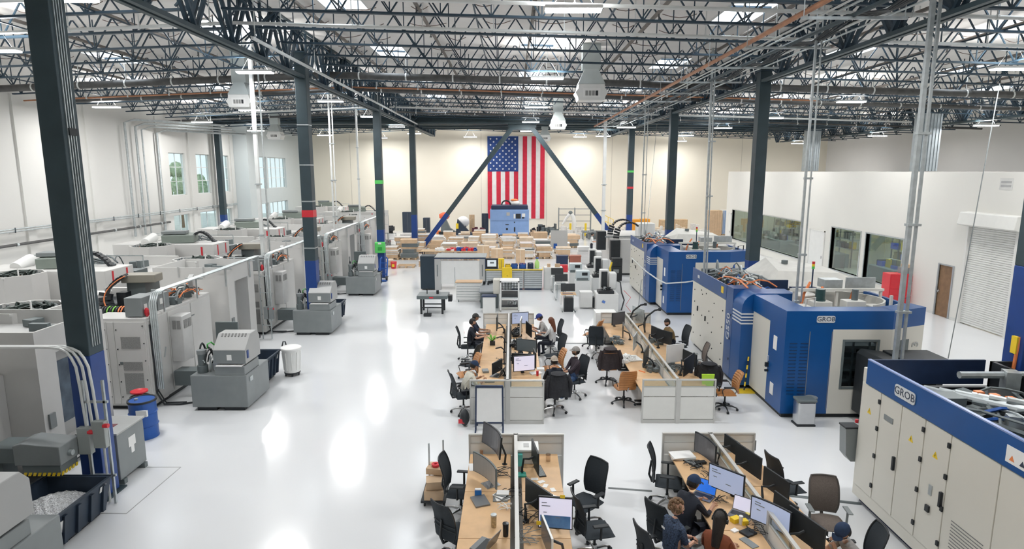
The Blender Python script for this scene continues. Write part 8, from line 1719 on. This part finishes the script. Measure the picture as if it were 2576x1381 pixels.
# rack and robot arm
t = thing('pipe_rack', 'dark pipe rack against the back wall right of the flag', 'rack', (xat(1445, 61.5), 61.5, 0))
for x_ in (-1.6, 0, 1.6): q = B(); q.bar((x_, 0, 0), (x_, 0, 2.4), 0.07); q.build('upright', MDARK2, t); q = B(); q.bar((x_, 0.5, 0), (x_, 0.5, 2.4), 0.06); q.build('upright', MDARK2, t)
for z_ in (0.4, 1.1, 1.7, 2.3): q = B(); q.bar((-1.6, 0, z_), (1.6, 0, z_), 0.06); q.build('beam', MDARK2, t)
t = thing('robot_arm', 'white industrial robot arm in front of the pipe rack', 'robot', (xat(1443, 58), 58, 0)); q = B(); q.cyl((0, 0, 0), (0, 0, 0.5), 0.35, 14); q.build('base', CARD, t); q = B(); q.tube([(0, 0, 0.5), (0.05, 0, 1.1), (-0.1, 0, 1.8), (-0.35, 0, 2.1)], [0.3, 0.2, 0.2, 0.14], 10); q.build('lower_arm', WHITEP, t, smooth=True); q = B(); q.tube([(-0.35, 0, 2.1), (-0.7, 0, 1.7), (-1.0, 0, 1.2), (-1.1, 0, 1.05)], [0.14, 0.14, 0.1, 0.08], 10); q.build('upper_arm', WHITEP, t, smooth=True); q = B(); q.ball((-0.35, 0, 2.15), 0.2, 10, 8); q.build('joint', MDARK, t)
for px, lb in ((1434, 'left yellow post near the robot arm'), (1472, 'right yellow post near the robot arm')): t = thing('safety_post', lb, 'post', (xat(px, 57.5), 57.5, 0)); q = B(); q.box(-0.09, -0.09, 0.02, 0.09, 0.09, 1.2); q.build('post_body', YELLOW, t); q = B(); q.box(-0.15, -0.15, 0, 0.15, 0.15, 0.02); q.build('foot', BLACK, t)
t = thing('roller_conveyor', 'grey roller conveyor by the thick white pole', 'conveyor', (xat(1490, 54), 54, 0))
for y_ in (0, 0.8): q = B(); q.box(-0.9, y_, 0.65, 1.0, y_+0.06, 0.78); q.build('side_rail', MDARK2, t)
for k in range(12): q = B(); q.cyl((-0.85+k*0.16, 0.06, 0.72), (-0.85+k*0.16, 0.8, 0.72), 0.035, 8); q.build('roller', GALV, t)
for x_ in (-0.8, 0.85): q = B(); q.box(x_, 0, 0, x_+0.06, 0.06, 0.65); q.build('leg', MDARK, t); q = B(); q.box(x_, 0.8, 0, x_+0.06, 0.86, 0.65); q.build('leg', MDARK, t)
# yellow stair
t = thing('yellow_stair', 'yellow guarded stair at the foot of the right chevron brace', 'stair', (xat(1528, 58.6), 58.6, 0))
for k in range(5): q = B(); q.box(-0.5, 0.0, 0.3+k*0.22, -0.5+1.0-k*0.18, 0.6, 0.34+k*0.22); q.build('step', YELLOW, t)
for x_ in (-0.5, 0.0, 0.5): q = B(); q.bar((x_, 0, 0.2), (x_, 0, 1.95-0.5*(x_+0.5)), 0.05); q.build('post', YELLOW, t)
q = B(); q.bar((-0.5, 0, 1.95), (0.5, 0, 1.45), 0.05); q.bar((-0.5, 0, 1.4), (0.5, 0, 0.95), 0.05); q.build('handrail', YELLOW, t); q = B(); q.box(-0.45, 0.05, 0, 0.45, 0.55, 0.3); q.build('base', BLUEP, t)
for px, wp, y, h, m, lb in ((1597, 24, 60, 1.35, mat('orange_crate', (0.75, 0.33, 0.03), 0.5), 'left orange slatted crate at the back wall'), (1622, 22, 60, 1.4, mat('orange_crate', (0, 0, 0)), 'right orange slatted crate at the back wall'), (1668, 16, 60, 1.3, WOOD, 'left wooden crate at the back wall'), (1712, 30, 60, 1.35, WOOD, 'right wooden crate at the back wall'), (1797, 30, 58, 2.35, CARD, 'tall brown carton near the office block corner'), (1822, 17, 58.4, 2.35, WHITEP, 'white and blue stack right of the tall carton')):
    t = thing('crate', lb, 'crate', (xat(px, y), y, 0)); w = wp*y/FPX; q = B(); q.box(-w/2, 0, 0.1, w/2, 0.9, h); bd = q.build('body', m, t); q = B(); q.box(-w/2, 0, 0, w/2, 0.9, 0.1); q.build('skid', WOOD, t)
    for k in range(5): q = B(); q.box(-w/2+0.05+k*w/5, -0.02, 0.12, -w/2+0.05+k*w/5+w/8, 0, h-0.02); q.build('slat', m if px != 1822 else LBLUE, bd)
